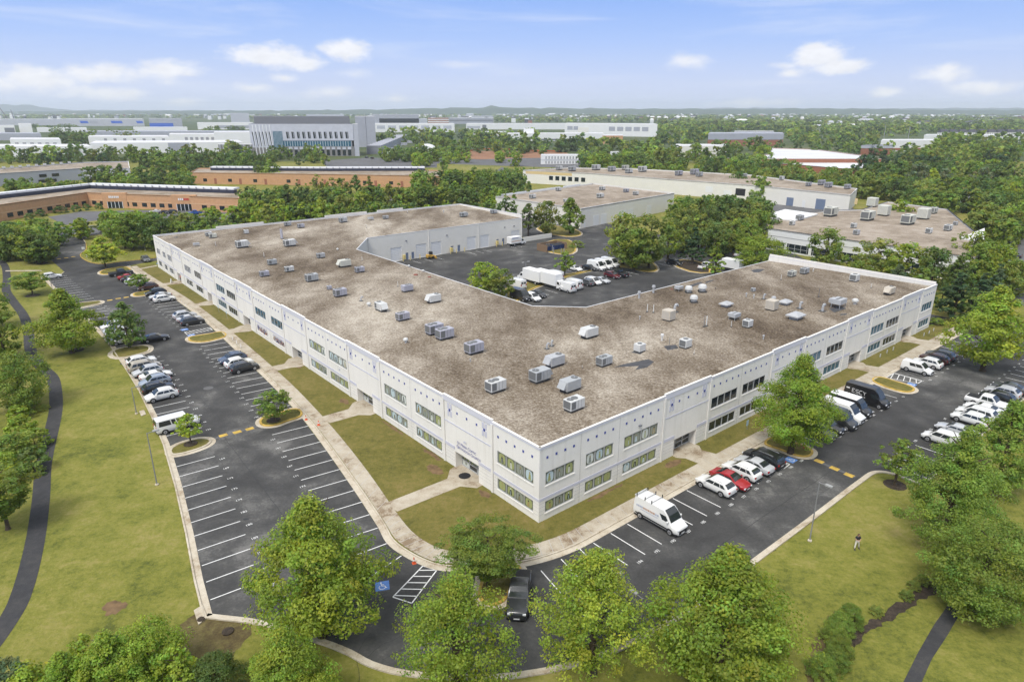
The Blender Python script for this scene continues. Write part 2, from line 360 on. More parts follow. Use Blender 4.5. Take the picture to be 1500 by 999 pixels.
island(ab((-5.7,35.3),(-8,35.3),(-10.2,35.4),(-11.3,36.4),(-11.0,38.2),(-9.6,38.8),(-7.5,38.6),(-5.7,38.6)),.3,True)
island(ab((-5.1,69.2),(-5.3,71.5),(-8,71.6),(-10.3,71.3),(-11.3,70.2),(-11.1,68.5),(-10.2,67.8),(-7.5,67.9)),.28,True)
island(ab((162.6,-14.2),(166.4,-13.2),(168.4,-10.4),(168.4,-7.2),(160.6,-7.2),(160.4,-10),(160.6,-12.8)),.35,True)
island(ab((130.4,-11.6),(132,-12.4),(134.2,-11.4),(134.2,-8.5),(134.0,-5.6),(130.6,-5.6),(130.4,-8.5)),.3,True)
island(ab((128.4,-21.2),(129.5,-19.4),(131.5,-19.4),(132.2,-20.8),(132.2,-25),(128.4,-25)),.3)
island(ab((86,-19.6),(87.4,-18.6),(89.6,-18.4),(91,-19.6),(91.2,-23.8),(86,-24.2)),.3)
island(ab((-2.6,-9.3),(-3.6,-10.6),(-5.2,-12.0),(-6.6,-11.8),(-7.0,-10.4),(-5.6,-8.2),(-4.0,-6.2)),.3,True)
island(px((733,432),(745,441),(757,443),(765,432),(800,416),(850,401),(905,391),(940,398),(960,398),(962,391),(950,382),(930,378),(905,384),(870,396),(830,402),(790,410),(740,424)),.4,True,2)
island(px((985,386),(1000,381),(1030,386),(1040,400),(1010,398)),.4,True,2,MULCH)
island(px((790,363),(815,372),(838,372),(843,362),(832,352),(812,352)),.4,True,3)
island(px((795,340),(830,347),(850,345),(846,338),(820,332),(790,333)),.4,True,3)
struct(isl.build('traffic_island'))
# drain slabs, manholes, worn soil, paths
sl=MB()
sl.prism(px((284,895),(297,887),(304,905),(291,916)),0,.12,KERB)
sl.lathe((*P(295,908).to_tuple()[:2],.12),[(.34,0),(.34,.02),(.28,.03)],MULCH)
sl.lathe((*P(334,925).to_tuple()[:2],0),[(.5,0),(.5,.1),(.44,.13)],MULCH)
sl.prism(px((204,603),(211,601),(214,607),(207,610)),0,.1,KERB)
struct(sl.build('drain_slab'))
pt=MB()
lp=smooth_poly(px((-30,376),(2,384),(10,405),(9,425),(19,441),(35,463),(42,488),(44,510),(58,535),(76,552),(81,570),(82,597),(78,620),(64,680),(60,732),(50,800),(28,879),(0,926),(-45,985),(-120,1080)),4)
pt.strip(lp,-.88,.88,None,.02,PATHM)
pt.sheet(px((1393,880),(1368,915),(1345,955),(1323,999),(1296,1060),(1326,1060),(1350,999),(1365,965),(1388,930),(1412,888),(1430,868),(1415,860)),.02,PATHM)
struct(pt.build('path'))
mu=MB(); LITTER=layered('leaf litter',[(.40,(.055,.040,.018)),(.48,(.095,.072,.030)),(.54,(.125,.105,.038)),(.62,(.17,.13,.06))],[.25,1,4,9],weights=[.3,.3,.2,.2])
mu.sheet(ragged(smooth_poly(px((1243,938),(1265,915),(1290,900),(1320,880),(1345,862),(1385,840),(1405,850),(1372,866),(1340,886),(1300,910),(1270,926),(1252,948)),3,True),.22,seed=3),.022,MULCH)
mu.sheet(ragged(smooth_poly(px((1196,935),(1218,900),(1240,892),(1262,905),(1255,930),(1240,960),(1215,1000),(1180,1000)),3,True),.18),.018,LITTER)
def ring(p,r,m=MULCH,z=.03):
    mu.lathe((p.x,p.y,0),[(r,.0),(r*.97,z),(r*.5,z+.06)],m,14)
for q,r in ((P(1311,710),1.3),(P(112,513),1.3),(P(48,433),1.6),(P(62,386),1.5)): ring(q,r)
for q,r in ((W(43,-23.6),.9),(W(43.0,-12.4),1.0)): ring(q,r,z=.2)
mu.sheet(ragged(smooth_poly(px((152,888),(165,880),(182,881),(183,889),(168,898),(155,900)),3,True),.2,seed=4),.01,mat('worn soil',(.165,.105,.052),.95,noise=.4,nscale=1.5))
mu.sheet(ragged(smooth_poly(px((250,948),(266,912),(318,897),(360,915),(352,955),(300,972)),3,True),.45,seed=5),.008,LITTER)
WS=mat('worn soil',(.165,.105,.052),.95,noise=.4,nscale=1.5)
for k,(a,b,ra,rb) in enumerate(((16.6,-2.3,1.5,.7),(42.6,-1.6,1.2,.6),(8.4,-1.0,1.1,.5),(-1.3,21.6,.6,1.6),(-2.2,46.0,.5,1.8),(61,-1.0,.8,.5),(20,-.5,2.2,.3),(-.45,10,.25,3.0),(30,-.45,3.0,.25))):
    mu.sheet(ragged([W(a+ra*math.cos(t),b+rb*math.sin(t)) for t in np.linspace(0,6.28,15)[:-1]],.16,.3,20+k),.1155,WS)
struct(mu.build('planting_bed'))

# painted markings -----------------------------------------------------------
mk=MB(); ZM=ZA+.005
def line(p,q,w=.11,m=WHITE,z=ZM):
    p=Vector((p[0],p[1],0)); q=Vector((q[0],q[1],0)); d=(q-p).normalized(); s=Vector((-d.y,d.x,0))*w*.5
    mk.add([(*((p+s).xy),z),(*((p-s).xy),z),(*((q-s).xy),z),(*((q+s).xy),z)],[(0,1,2,3)],m)
def interp(t,xs,ys): return float(np.interp(t,xs,ys))
num=[]          # stall numbers: (position, direction)
LI_o=([-2,7.8,13.6,19.5,25.1,38.9,55.5,83.1,100,131,160],[-17.5,-18.6,-17.2,-16.6,-16.0,-14.2,-12.7,-10.9,-10.4,-10.6,-11.3])
LI_i=([-2,7.4,13.3,18.9,24.5,38.3,55.6,80.4,96,120,160],[-12,-14.35,-13.2,-12.1,-11.2,-9.2,-7.7,-6.4,-5.6,-5.5,-6.8])
for a in list(np.arange(38.9,9.5,-2.79))+list(np.arange(83.1,46,-2.75))+list(np.arange(128.5,96.9,-2.78))+list(np.arange(158.6,135,-2.78)):
    bo=interp(a,*LI_o); bi=interp(a,*LI_i); line(W(a,bo),W(a-.6,bi-.06)); num.append((W(a-1.5,bo-.45),0))
line(W(7.8,-18.6),W(7.4,-14.35)); line(W(3.7,-18.8),W(4.7,-14.2))
LO_i=([-30,8,13,37.9,45,55.7,67,77,95,104,130,168],[-30,-31.2,-30.4,-26.8,-25.8,-25,-24.1,-23.6,-23.3,-23.5,-24.5,-26.2])
for a in list(np.arange(38.0,10,-2.77))+list(np.arange(83.9,45.5,-2.78))+list(np.arange(127.4,92,-2.78))+list(np.arange(166.4,133,-2.78)):
    bi=interp(a,*LO_i); bo=bi+4.65; line(W(a,bi),W(a-.35,bo)); num.append((W(a-1.6,bo+.5),0))
for b in np.arange(-5.8+2.62*3,34,2.62)-.0:
    line(W(-6.15,b),W(-10.75,b)); num.append((W(-11.2,b+1.3),1))
for b in (-5.4,-2.7,-.1): line(W(-5.9,b+.4),W(-10.6,b-.6)); num.append((W(-11.1,b+.7),1))
for b in np.concatenate([np.arange(41.2,66.5,2.62),np.arange(75.4,104,2.62)]): line(W(-6.15,b),W(-10.75,b)); num.append((W(-11.2,b+1.3),1))
for b in np.arange(42.4,116,2.66): line(W(-18.8,b),W(-23.3,b)); num.append((W(-18.3,b+1.3),1))
# hatched access aisles
def hatch(q,n,w=.12):
    for i in range(4): line(q[i],q[(i+1)%4],w)
    for i in range(1,n+1):
        t0=(i-.75)/n; t1=min(1,(i)/n); line(Vector(q[0]).lerp(Vector(q[3]),t0),Vector(q[1]).lerp(Vector(q[2]),t1),w)
hatch(ab((0.0,-17.9),(-1.8,-17.0),(.6,-12.7),(2.0,-13.4)),5)
hatch(ab((-10.5,73.6),(-10.5,75.2),(-6.1,75.3),(-6.1,72.1)),5)
hatch(ab((-10.7,32.8),(-10.8,31.2),(-6.2,31.2),(-6.2,32.8)),5)
hatch(ab((94.3,-10.8),(92.2,-10.8),(92.2,-6.0),(94.3,-6.0)),7)
for a0 in (143.,):
    pass
# accessible bays: blue square with the wheelchair figure
def wheelchair(c,ang,s=1.3):
    M=Matrix.Translation((c.x,c.y,0))@Matrix.Rotation(ang,4,'Z')
    def q(pts,z,m): mk.add([M@Vector((x*s/2,y*s/2,z)) for x,y in pts],[tuple(range(len(pts)))],m)
    q([(-1,-1),(1,-1),(1,1),(-1,1)],ZM+.003,HBLUE)
    Z=ZM+.006
    q([(-.16+.14*math.cos(t),.68+.14*math.sin(t)) for t in np.linspace(0,2*math.pi,10)[:-1]],Z,WHITE)
    def st(a,b,w=.07):
        d=(Vector(b)-Vector(a)).normalized(); n=Vector((-d.y,d.x))*w
        q([Vector(a)+n,Vector(a)-n,Vector(b)-n,Vector(b)+n],Z,WHITE)
    st((-.14,.5),(-.05,-.05)); st((-.05,-.02),(.35,-.05)); st((.33,-.02),(.5,-.5)); st((.46,-.48),(.66,-.44)); st((-.1,.26),(.26,.24))
    pts=[(-.02+.46*math.cos(t),-.3+.42*math.sin(t)) for t in np.linspace(2.2,6.0,12)]
    for a,b in zip(pts,pts[1:]): st(a,b,.055)
wheelchair(W(1.95,-17.9),ROT_B-.45); wheelchair(W(-10.0,72.3),ROT_A-math.pi/2); wheelchair(W(-10.2,33.95),ROT_A-math.pi/2); wheelchair(W(96.1,-10.3),ROT_B-math.pi/2); wheelchair(W(91.3,-10.3),ROT_B-math.pi/2)
wheelchair(P(233,386),ROT_B)
# speed humps marked with yellow squares
def hump(c,ang,m=YELLOW):
    M=Matrix.Translation((c.x,c.y,0))@Matrix.Rotation(ang,4,'Z'); mk.add([M@Vector((x,y,z)) for x,y,z in ((-.55,-.4,ZM),(.55,-.4,ZM),(.55,.4,ZM),(-.55,.4,ZM),(-.4,-.25,ZM+.05),(.4,-.25,ZM+.05),(.4,.25,ZM+.05),(-.4,.25,ZM+.05))],[(4,5,6,7),(0,1,5,4),(1,2,6,5),(2,3,7,6),(3,0,4,7)],m)
for a,b in ((43.0,-19.4),(42.8,-17.6),(42.7,-15.9),(130.9,-17.5),(131.3,-15.7),(131.3,-14.0),(192.8,-20.0),(193.0,-18.1),(193.5,-16.2)): hump(W(a,b),ROT_B)
for a,b in ((-12.7,36.4),(-14.8,36.1),(-16.7,35.9)): hump(W(a,b),ROT_A)
line(W(42.8,-20.6),W(42.8,-14.4),.5,ROADM,ZM-.003); line(W(-11.8,36.3),W(-17.4,36),.5,ROADM,ZM-.003)
mk.lathe((*W(61.5,-15.9).xy,0),[(.75,ZM),(.7,ZM+.004)],ROADM,16)
# courtyard bays
for b in np.arange(56.5,117,2.75):
    if b<104: line(W(72.9,b),W(68.5,b+.1))
for b in np.arange(78.5,106,2.75): line(W(81,b),W(85.5,b))
for b in np.arange(113,126,2.75): line(W(69.5,b),W(74,b))
for a0,b0 in ((122.5,60),(122.5,64),(122.5,68),(122.5,80),(122.5,83),(122.5,86),(122.5,96),(122.5,98.5)): line(W(a0,b0),W(a0-4.5,b0+.1))
for t in np.linspace(0,1,8): q=P(863+t*40,329-t*6); line(q,q+EA*-4.5,.14)
for u in range(62,142,9): line(P(u,336+(142-u)*.04),P(u-5,342),.16,WHITE,ZM+.02)
struct(mk.build('road_marking'))
# stall numbers painted on the asphalt
fn=bpy.data.curves.new('digits','FONT'); fn.size=.5; fn.align_x='CENTER'; fn.align_y='CENTER'
fo=bpy.data.objects.new('digits',fn); COL.objects.link(fo)
tb=MB(); cache={}
def textmesh(s,size=.62):
    if (s,size) in cache: return cache[(s,size)]
    fn.body=s; fn.size=size; bpy.context.view_layer.update()
    dg=bpy.context.evaluated_depsgraph_get(); me=bpy.data.meshes.new_from_object(fo.evaluated_get(dg),depsgraph=dg)
    r=([v.co.copy() for v in me.vertices],[tuple(p.vertices) for p in me.polygons]); cache[(s,size)]=r; return r
k=0
for p,d in sorted(num,key=lambda q:-q[0].y):
    if p.length>175: continue
    k+=1; s=str(60+k%140)
    vs,fs=textmesh(s,.5); M=Matrix.Translation((p.x,p.y,ZM))@Matrix.Rotation((ROT_A+math.pi/2 if d==0 else ROT_B-0) + (math.pi if d==0 else 0),4,'Z')
    tb.add([M@v for v in vs],fs,WHITE)
struct(tb.build('stall_number'))

ck=MB(); r=random.Random(9); DARK=mat('crack sealant',(.016,.016,.017),.6); PALE=mat('scuffed asphalt',(.15,.147,.14),.95,noise=.4,nscale=1.2); OIL=mat('oil stain',(.022,.022,.022),.5,noise=.3,nscale=3)
def crack(p,ang,L,w=.035,m=DARK):
    q=Vector((p.x,p.y)); pts=[q.copy()]
    while L>0: ang+=r.uniform(-.45,.45); st=r.uniform(.4,1.0); q=q+Vector((math.cos(ang),math.sin(ang)))*st; pts.append(q.copy()); L-=st
    ck.strip(pts,-w/2,w/2,None,ZA+.0025,m)
for k in range(26): crack(W(r.uniform(5,150),r.uniform(-20,-12)),r.choice([ROT_A,ROT_B])+r.uniform(-.3,.3),r.uniform(3,12))
for k in range(24): crack(W(r.uniform(-17.5,-11.5),r.uniform(0,105)),r.choice([ROT_A,ROT_B,ROT_B])+r.uniform(-.3,.3),r.uniform(3,12))
for k in range(16): crack(W(r.uniform(-16,8),r.uniform(-26,-14)),r.uniform(0,6),r.uniform(2,7))
for p0,p1 in (((-14.7,-2),(-14.9,60)),((-14.9,60),(-14.6,108)),((46,-18.2),(128,-17.4)),((9,-21),(42,-19.5)),((42,-19.5),(46,-18.2))):
    a=Vector(p0); b=Vector(p1); n=int((b-a).length/1.5)
    ck.strip([W(*(a.lerp(b,i/n)+Vector((r.uniform(-.05,.05),r.uniform(-.05,.05))))) for i in range(n+1)],-.03,.03,None,ZA+.003,DARK)
for k in range(120):
    if k%2: a,b=r.uniform(5,150),r.choice([-8.5,-23.5])
    else: a,b=r.choice([-7.8,-20.8]),r.uniform(44,110)
    c=W(a+r.uniform(-.8,.8),b+r.uniform(-.8,.8)); rr=r.uniform(.15,.5)
    ck.sheet([(c.x+rr*r.uniform(.6,1.2)*math.cos(t),c.y+rr*r.uniform(.6,1.2)*math.sin(t)) for t in np.linspace(0,6.28,9)[:-1]],ZA+.0035+.00001*k,OIL)
struct(ck.build('asphalt_seam'))
# ------------------------------------------------------------------ the long white office building
ob=thing('office_building','long white two storey office building with a gravel roof wrapping round a courtyard','building',C0)
def loc(p): return Vector((p[0]-C0.x,p[1]-C0.y,p[2] if len(p)>2 else 0))
class Facade:
    """s along the wall, o outwards, z up (local to the building)"""
    def __init__(s,A,B,out):
        s.A=loc(A); s.t=(B-A).normalized(); n=Vector((-s.t.y,s.t.x,0)); s.n=n if n.dot(out)>0 else -n; s.len=(B-A).length
    def p(s,x,o,z): return s.A+s.t*x+s.n*o+Vector((0,0,z))
    def box(s,mb,s0,s1,o0,o1,z0,z1,m):
        vs=[s.p(a,b,c) for c in (z0,z1) for a,b in ((s0,o0),(s1,o0),(s1,o1),(s0,o1))]
        f=[(0,3,2,1),(4,5,6,7),(0,1,5,4),(1,2,6,5),(2,3,7,6),(3,0,4,7)]
        if s.t.cross(s.n).z<0: f=[q[::-1] for q in f]
        mb.add(vs,f,m)
    def quad(s,mb,pts,o,m): # pts (s,z)
        vs=[s.p(a,o,z) for a,z in pts]
        f=tuple(range(len(vs)))
        nn=(vs[1]-vs[0]).cross(vs[2]-vs[0])
        mb.add(vs,[f if nn.dot(s.n)>0 else f[::-1]],m)
    def wall(s,mb,holes,z0,z1,m,s0=0,s1=None,depth=.16):
        s1=s.len if s1 is None else s1
        X=sorted({s0,s1,*[h[i] for h in holes for i in (0,1)]}); Z=sorted({z0,z1,*[h[i] for h in holes for i in (2,3)]})
        X=[x for x in X if s0<=x<=s1]; Z=[z for z in Z if z0<=z<=z1]
        for x0,x1 in zip(X,X[1:]):
            for a,b in zip(Z,Z[1:]):
                cx,cz=(x0+x1)/2,(a+b)/2
                if any(h[0]<cx<h[1] and h[2]<cz<h[3] for h in holes): continue
                s.quad(mb,[(x0,a),(x1,a),(x1,b),(x0,b)],0,m)
        for h in holes:
            d=h[4] if len(h)>4 else depth; a,b,c,e=h[:4]
            for q in (((a,c),(a,e)),((b,e),(b,c)),((a,e),(b,e)),((b,c),(a,c))):
                vs=[s.p(q[0][0],0,q[0][1]),s.p(q[1][0],0,q[1][1]),s.p(q[1][0],-d,q[1][1]),s.p(q[0][0],-d,q[0][1])]
                mb.add(vs,[(0,1,2,3)],m)
FL=Facade(C0,L0,-EB); FR=Facade(C0,R0,-EA)
ZP=9.1; ZR=8.62
WZ=((.98,2.4),(4.32,5.92))
winL=[(.95,7.1,4,'i'),(18.4,24.4,4,'i'),(26.7,32.6,4,'i'),(44.15,50.35,4,'i'),(51.8,57.8,4,'i'),(69.0,74.9,4,'m'),(77.7,83.2,4,'m'),(94.7,100.2,4,'d'),(101.6,107.2,4,'b'),(118.3,123.8,4,'d'),(126.8,132.1,4,'w'),(143.6,148.1,4,'w'),(150.2,153.1,3,'w'),(155.9,159.3,3,'w')]
winR=[(.9,5.2,3,'i'),(7,11.5,3,'i'),(13.4,19.6,4,'i'),(30.8,36.9,4,'d'),(38.2,44.0,4,'d'),(55.3,60.7,4,'t'),(62.5,68.1,4,'x'),(78.6,83.9,4,'t'),(85.0,90.4,4,'d'),(101.3,106.3,4,'t')]
entL=[(8.0,17.7,10.65,15.4),(33.7,43.7,36.4,41.2),(58.9,69.0,61.6,65.9),(84.0,94.0,87,91),(108.1,118,111.8,115),(134,143.5,137.4,140.5)]
entR=[(20.66,30.2,23.2,27.8),(45.4,54.9,48.2,52.5),(68.85,78.3,71.5,75.9),(90.7,100.2,93.5,98.0)]
wall=MB(); band=MB(); cap=MB(); jnt=MB(); TILES=[]
DOORZ=2.35
for Fc,wins,ents in ((FL,winL,entL),(FR,winR,entR)):
    holes=[(w[0],w[1],z0,z1) for w in wins for z0,z1 in WZ]+[(e[2],e[3],.14,DOORZ,1.1) for e in ents]
    Fc.wall(wall,holes,0,ZP,WALL)
    joints=[]
    for s0,s1,d0,d1 in ents:          # raised entrance bays stand proud
        joints+=[s0,s1]
        for q0,q1 in ((s0,d0-.02),(d1+.02,s1)): Fc.box(band,q0+.05,q1-.05,.012,.05,2.62,3.02,LAV)
        Fc.box(band,s0+.06,s1-.06,.004,.035,5.86,6.02,LAV)
        Fc.box(cap,s0,s1,-.2,.07,ZP-.5,ZP+.2,CAP)
        Fc.box(cap,s0-.02,s1+.02,-.22,.09,ZP+.2,ZP+.26,WALL)
        Fc.box(cap,s0,s1,-.2,-.15,7.9,ZP-.5,WALL)
    edge=sorted([0]+[q for e in ents for q in e[:2]]+[Fc.len])
    for q0,q1 in zip(edge[::2],edge[1::2]):
        if q1-q0<.5: continue
        Fc.box(band,q0+.03,q1-.03,.004,.035,2.66,2.98,LAV)
        Fc.box(cap,q0,q1,-.2,.05,ZP-.28,ZP,CAP)
        Fc.box(cap,q0,q1,-.22,.07,ZP,ZP+.05,WALL)
        Fc.box(cap,q0,q1,-.2,-.15,7.9,ZP-.28,WALL)
    for j in joints: pil=MB(); Fc.box(pil,j-.17,j+.17,.0,.11,0,ZP-.3,WALL); pil.build('pilaster',ob); Fc.box(jnt,j-.215,j-.18,.003,.02,0,ZP-.3,JOINT)
    mids=[(wins[i][1]+wins[i+1][0])/2 for i in range(len(wins)-1) if not any(e[0]<(wins[i][1]+wins[i+1][0])/2<e[1] for e in ents)]
    for j in mids: Fc.box(jnt,j-.02,j+.02,.003,.012,0,ZP-.3,JOINT)
    solid=sorted([(w[0],w[1]) for w in wins]+[(e[2],e[3]) for e in ents]+[(-.1,0),(Fc.len,Fc.len+.1)])
    for (a0,a1),(b0,b1) in zip(solid,solid[1:]):
        if b0-a1<.25: continue
        for z in (.95,1.4,1.85,2.3): Fc.box(jnt,a1+.04,b0-.04,.002,.008,z,z+.022,JOINT)
    for w in wins:                                # little blue tiles under the parapet
        n=max(2,int((w[1]-w[0])/1.25))
        for i in range(n+1):
            x=w[0]+.2+(w[1]-w[0]-.4)*i/n; TILES.append((Fc,x))
    for s0,s1,d0,d1 in ents:
        for x in (s0+2.9,(s0+s1)/2,s1-2.9): TILES.append((Fc,x))
        for x in (s0+1.4,s1-1.35):                # cross of lavender panels with a blue heart
            cr=MB()
            for sx in (-1,1):
                for sz in (-1,1):
                    Fc.box(cr,x+sx*.08,x+sx*.46,.003,.04,7.58+sz*.1,7.58+sz*.85,LAV)
            Fc.box(cr,x-.16,x+.16,.04,.07,7.42,7.74,BLUE); cr.build('wall_cross',ob)
# windows ---------------------------------------------------------------
PIC=[mat('picture olive',(.125,.135,.095),.4,spec=.6),mat('picture pale',(.60,.63,.58),.5),mat('picture green',(.33,.36,.15),.5),mat('picture dark',(.02,.022,.02),.5),mat('picture blue',(.46,.56,.58),.5),mat('picture ochre',(.33,.25,.10),.5),mat('picture sage',(.27,.29,.235),.5)]
MUR=[mat('mural '+n,c,.5) for n,c in (('red',(.42,.12,.08)),('blue',(.10,.14,.34)),('white',(.6,.58,.54)),('ochre',(.45,.29,.15)),('plum',(.17,.11,.19)),('dark',(.05,.05,.06)))]
def window(Fc,s0,s1,n,z0,z1,style,upper):
    fr=MB(); gl=MB(); pw=(s1-s0)/n; D=-.13
    for i in range(n+1):
        x=s0+i*pw; Fc.box(fr,max(s0,x-.05),min(s1,x+.05),D,D+.09,z0,z1,ALU)
    Fc.box(fr,s0,s1,D,D+.10,z0,z0+.07,ALU); Fc.box(fr,s0,s1,D,D+.10,z1-.07,z1,ALU)
    Fc.box(fr,s0-.08,s1+.08,.003,.06,z0-.16,z0-.005,WALL)
    w=fr.build('window',ob)
    st=style
    if st=='x': st='d' if upper else 't'
    if st=='m': st='b' if upper else 'M'
    gm=TEAL if st in 'tb' else GLASS
    Fc.quad(gl,[(s0,z0),(s1,z0),(s1,z1),(s0,z1)],D+.02,gm)
    if st in 'bw':
        r=random.Random(int(s0*10)+upper)
        for i in range(n):
            for k in range(3):
                a=s0+i*pw+.1+r.random()*pw*.5; c=z0+.1+r.random()*(z1-z0)*.5
                Fc.quad(gl,[(a,c),(a+pw*.35,c),(a+pw*.35,c+.45),(a,c+.45)],D+.026+.002*k,[GLASS,TEAL,PIC[3],FWHITE if st=='w' else TEAL][r.randrange(4)])
        if st=='w' and upper:
            for k in range(14):
                z=z0+.1+k*(z1-z0-.2)/14; Fc.quad(gl,[(s0+.1,z),(s1-.1,z),(s1-.1,z+.055),(s0+.1,z+.055)],D+.036,mat('window blind',(.42,.42,.45),.7))
    gl.build('pane',w)
    if st=='i':
        pc=MB(); r=random.Random(int(s0*7)+17*upper)
        for i in range(n):
            a0=s0+i*pw+.07; a1=s0+(i+1)*pw-.07; b0=z0+.09; b1=z1-.09; cx=(a0+a1)/2; hw=(a1-a0)/2
            Fc.quad(pc,[(a0,b0),(a1,b0),(a1,b1),(a0,b1)],D+.03,PIC[6])
            Fc.quad(pc,[(a0+.06,b0+.06),(a1-.06,b0+.06),(a1-.06,b1-.06),(a0+.06,b1-.06)],D+.034,PIC[0])
            bg=PIC[r.choice([1,2,4,2,6] if upper else [2,2,6,4])]; H=b1-b0; cz=(b0+b1)/2
            arch=[(cx+hw*.78*math.copysign(abs(math.cos(t))**.7,math.cos(t)),cz+H*.43*math.copysign(abs(math.sin(t))**.7,math.sin(t))) for t in np.linspace(0,2*math.pi,17)[:-1]]
            Fc.quad(pc,arch,D+.040,bg)
            robe=PIC[r.choice([3,3,0,5,1,4,2])]; dx=(r.random()-.5)*hw*.35; sc=.75+r.random()*.4
            Fc.quad(pc,[(cx+dx-hw*.36*sc,cz-H*.36),(cx+dx+hw*.36*sc,cz-H*.36),(cx+dx+hw*.20*sc,cz+H*.10*sc),(cx+dx,cz+H*.19*sc),(cx+dx-hw*.20*sc,cz+H*.10*sc)],D+.046,robe)
            Fc.quad(pc,[(cx+dx+hw*.15*math.cos(t),cz+H*.24*sc+H*.085*math.sin(t)) for t in np.linspace(0,2*math.pi,9)[:-1]],D+.052,PIC[r.choice([3,5,1])])
            Fc.quad(pc,[(cx+dx-hw*.05,cz-H*.33),(cx+dx+hw*.08,cz-H*.33),(cx+dx+hw*.06,cz+H*.04),(cx+dx-hw*.03,cz+H*.04)],D+.052,PIC[r.choice([1,2,4,5])])
        pc.build('window_picture',w)
    if st=='M':
        pc=MB(); r=random.Random(int(s0*5)); Fc.quad(pc,[(s0,z0),(s1,z0),(s1,z1),(s0,z1)],-.02,MUR[2])
        Fc.quad(pc,[(s0,z1-.3),(s1,z1-.3),(s1,z1),(s0,z1)],-.016,LAV)
        for k in range(110):
            x=s0+.1+r.random()*(s1-s0-.5); z=z0+.05+r.random()*(z1-z0-.6); w2=.10+r.random()*.25; h2=.12+r.random()*.3
            Fc.quad(pc,[(x,z),(x+w2,z+.03*r.random()),(x+w2*.8,z+h2),(x+w2*.2,z+h2*1.1)],-.012+k*.0006,MUR[r.randrange(6)])
        pc.build('mural_panel',w)
for Fc,wins in ((FL,winL),(FR,winR)):
    for s0,s1,n,st in wins:
        for u,(z0,z1) in enumerate(WZ): window(Fc,s0,s1,n,z0,z1,st,u)
for Fc,ents in ((FL,entL),(FR,entR)):
    for k,(s0,s1,d0,d1) in enumerate(ents):
        fr=MB(); gl=MB(); D=-1.06; church=Fc is FL and k<2; n=3 if d1-d0>4 else 2; pw=(d1-d0)/n
        for i in range(n+1): x=d0+i*pw; Fc.box(fr,max(d0,x-.06),min(d1,x+.06),D,D+.12,.14,DOORZ,ALU)
        Fc.box(fr,d0,d1,D,D+.12,DOORZ-.12,DOORZ,ALU); Fc.box(fr,d0,d1,D,D+.12,.9,1.0,ALU); Fc.box(fr,d0,d1,D,D+.12,.14,.28,ALU)
        dr=fr.build('entrance_door',ob)
        Fc.quad(gl,[(d0,.14),(d1,.14),(d1,DOORZ),(d0,DOORZ)],D+.03,GLASS)
        if church:
            for i in range(n):
                x=d0+i*pw
                Fc.quad(gl,[(x+.1,1.05),(x+pw-.1,1.05),(x+pw-.1,DOORZ-.15),(x+.1,DOORZ-.15)],D+.05,PIC[0])
                for j in range(3): Fc.quad(gl,[(x+.15+j*.4,1.1),(x+.4+j*.4,1.1),(x+.33+j*.4,2.0-.1*j),(x+.22+j*.4,2.1)],D+.055,PIC[(2,6,2)[j]])
                if i!=1:
                    Fc.quad(gl,[(x+.1,.3),(x+pw-.1,.3),(x+pw-.1,.88),(x+.1,.88)],D+.05,PIC[1])
                    Fc.quad(gl,[(x+pw/2+.22*math.cos(t),.6+.22*math.sin(t)) for t in np.linspace(0,6.283,11)[:-1]],D+.055,PIC[6])
        gl.build('door_glass',dr)
        hb=MB()
        for x in (d0+pw-.16,d0+pw+.16): Fc.box(hb,x-.02,x+.02,D+.13,D+.17,.9,1.35,STEEL)
        hb.build('handle',dr)
mt=MB(); q=FL.p(13,.4,0); mt.lathe((q.x,q.y,.143),[(.75,0),(.74,.015)],TRIM,16); mt.build('door_mat',ob)
# courtyard side walls: dock doors, service doors, lamps
ZI=7.95; BI=37.0; AI=36.2; AF=125.0; BE=104.6; BR=106.6
FD=Facade(W(AF,BI+10),W(AF,BE),-EA); FD.A=loc(W(AF,50)); FD.len=BE-50
FCh=Facade(W(AF-13,BI),W(AF,47),EB)
FM=Facade(W(AI+7,BI),W(AF-13,BI),EB); FK=Facade(W(AI+7,BI),W(AI,BI+7),EB+EA); FW=Facade(W(AI,BI+7),W(AI,BR),EA)
FE=Facade(W(AF,BE),W(LA-.5,BE),EB); FN=Facade(W(LA,0),W(LA-.5,BE),EA); FE2=Facade(W(0,LB-.2),W(AI,BR),EB)
dock=[(4.6-3.4+4.2,9.2),(13.7,17.3),(18.8,22.5),(32.2,35.7),(37.5,41.0),(50.3,54.0)]
dock=[(4.2,7.9),(12.8-.0,16.5),(18.2,21.9),(31.7,35.2),(37.0,40.5),(49.8,53.6)]
svc=[(8.6+.6,10.1),(11.2,12.1),(25.4,26.4),(28.0,29.0),(43.6,44.5),(46.0,46.9)]
FD.wall(wall,[(a,b,.05,4.1) for a,b in dock]+[(a,b,.05,2.1) for a,b in svc],0,ZI,CREAM,-3.0)
for f in (FCh,FM,FK,FW,FE): f.wall(wall,[],0,ZI,CREAM)
FN.wall(wall,[],0,ZP,WALL); FE2.wall(wall,[],0,ZP,WALL)
FE.wall(wall,[],ZI,ZP,CREAM)
for a,b in dock:
    d=MB(); FD.box(d,a,b,-.16,-.1,.05,4.1,FWHITE)
    for i in range(1,8): FD.box(d,a,b,-.1,-.085,.05+i*.5,.07+i*.5,FGREY)
    d.build('loading_door',ob)
for a,b in svc:
    d=MB(); FD.box(d,a,b,-.14,-.08,.05,2.08,mat('blue grey door',(.15,.19,.27),.5)); FD.box(d,b-.14,b-.1,-.08,-.03,.95,1.05,STEEL); d.build('service_door',ob)
for f,spots in ((FD,(9.5,24,47,51)),(FR,(16,)),):
    for x in spots:
        d=MB(); f.box(d,x-.2,x+.2,.0,.25,5.6 if f is FD else 6.6,5.85 if f is FD else 6.75,DGREY); d.build('wall_lamp',ob)
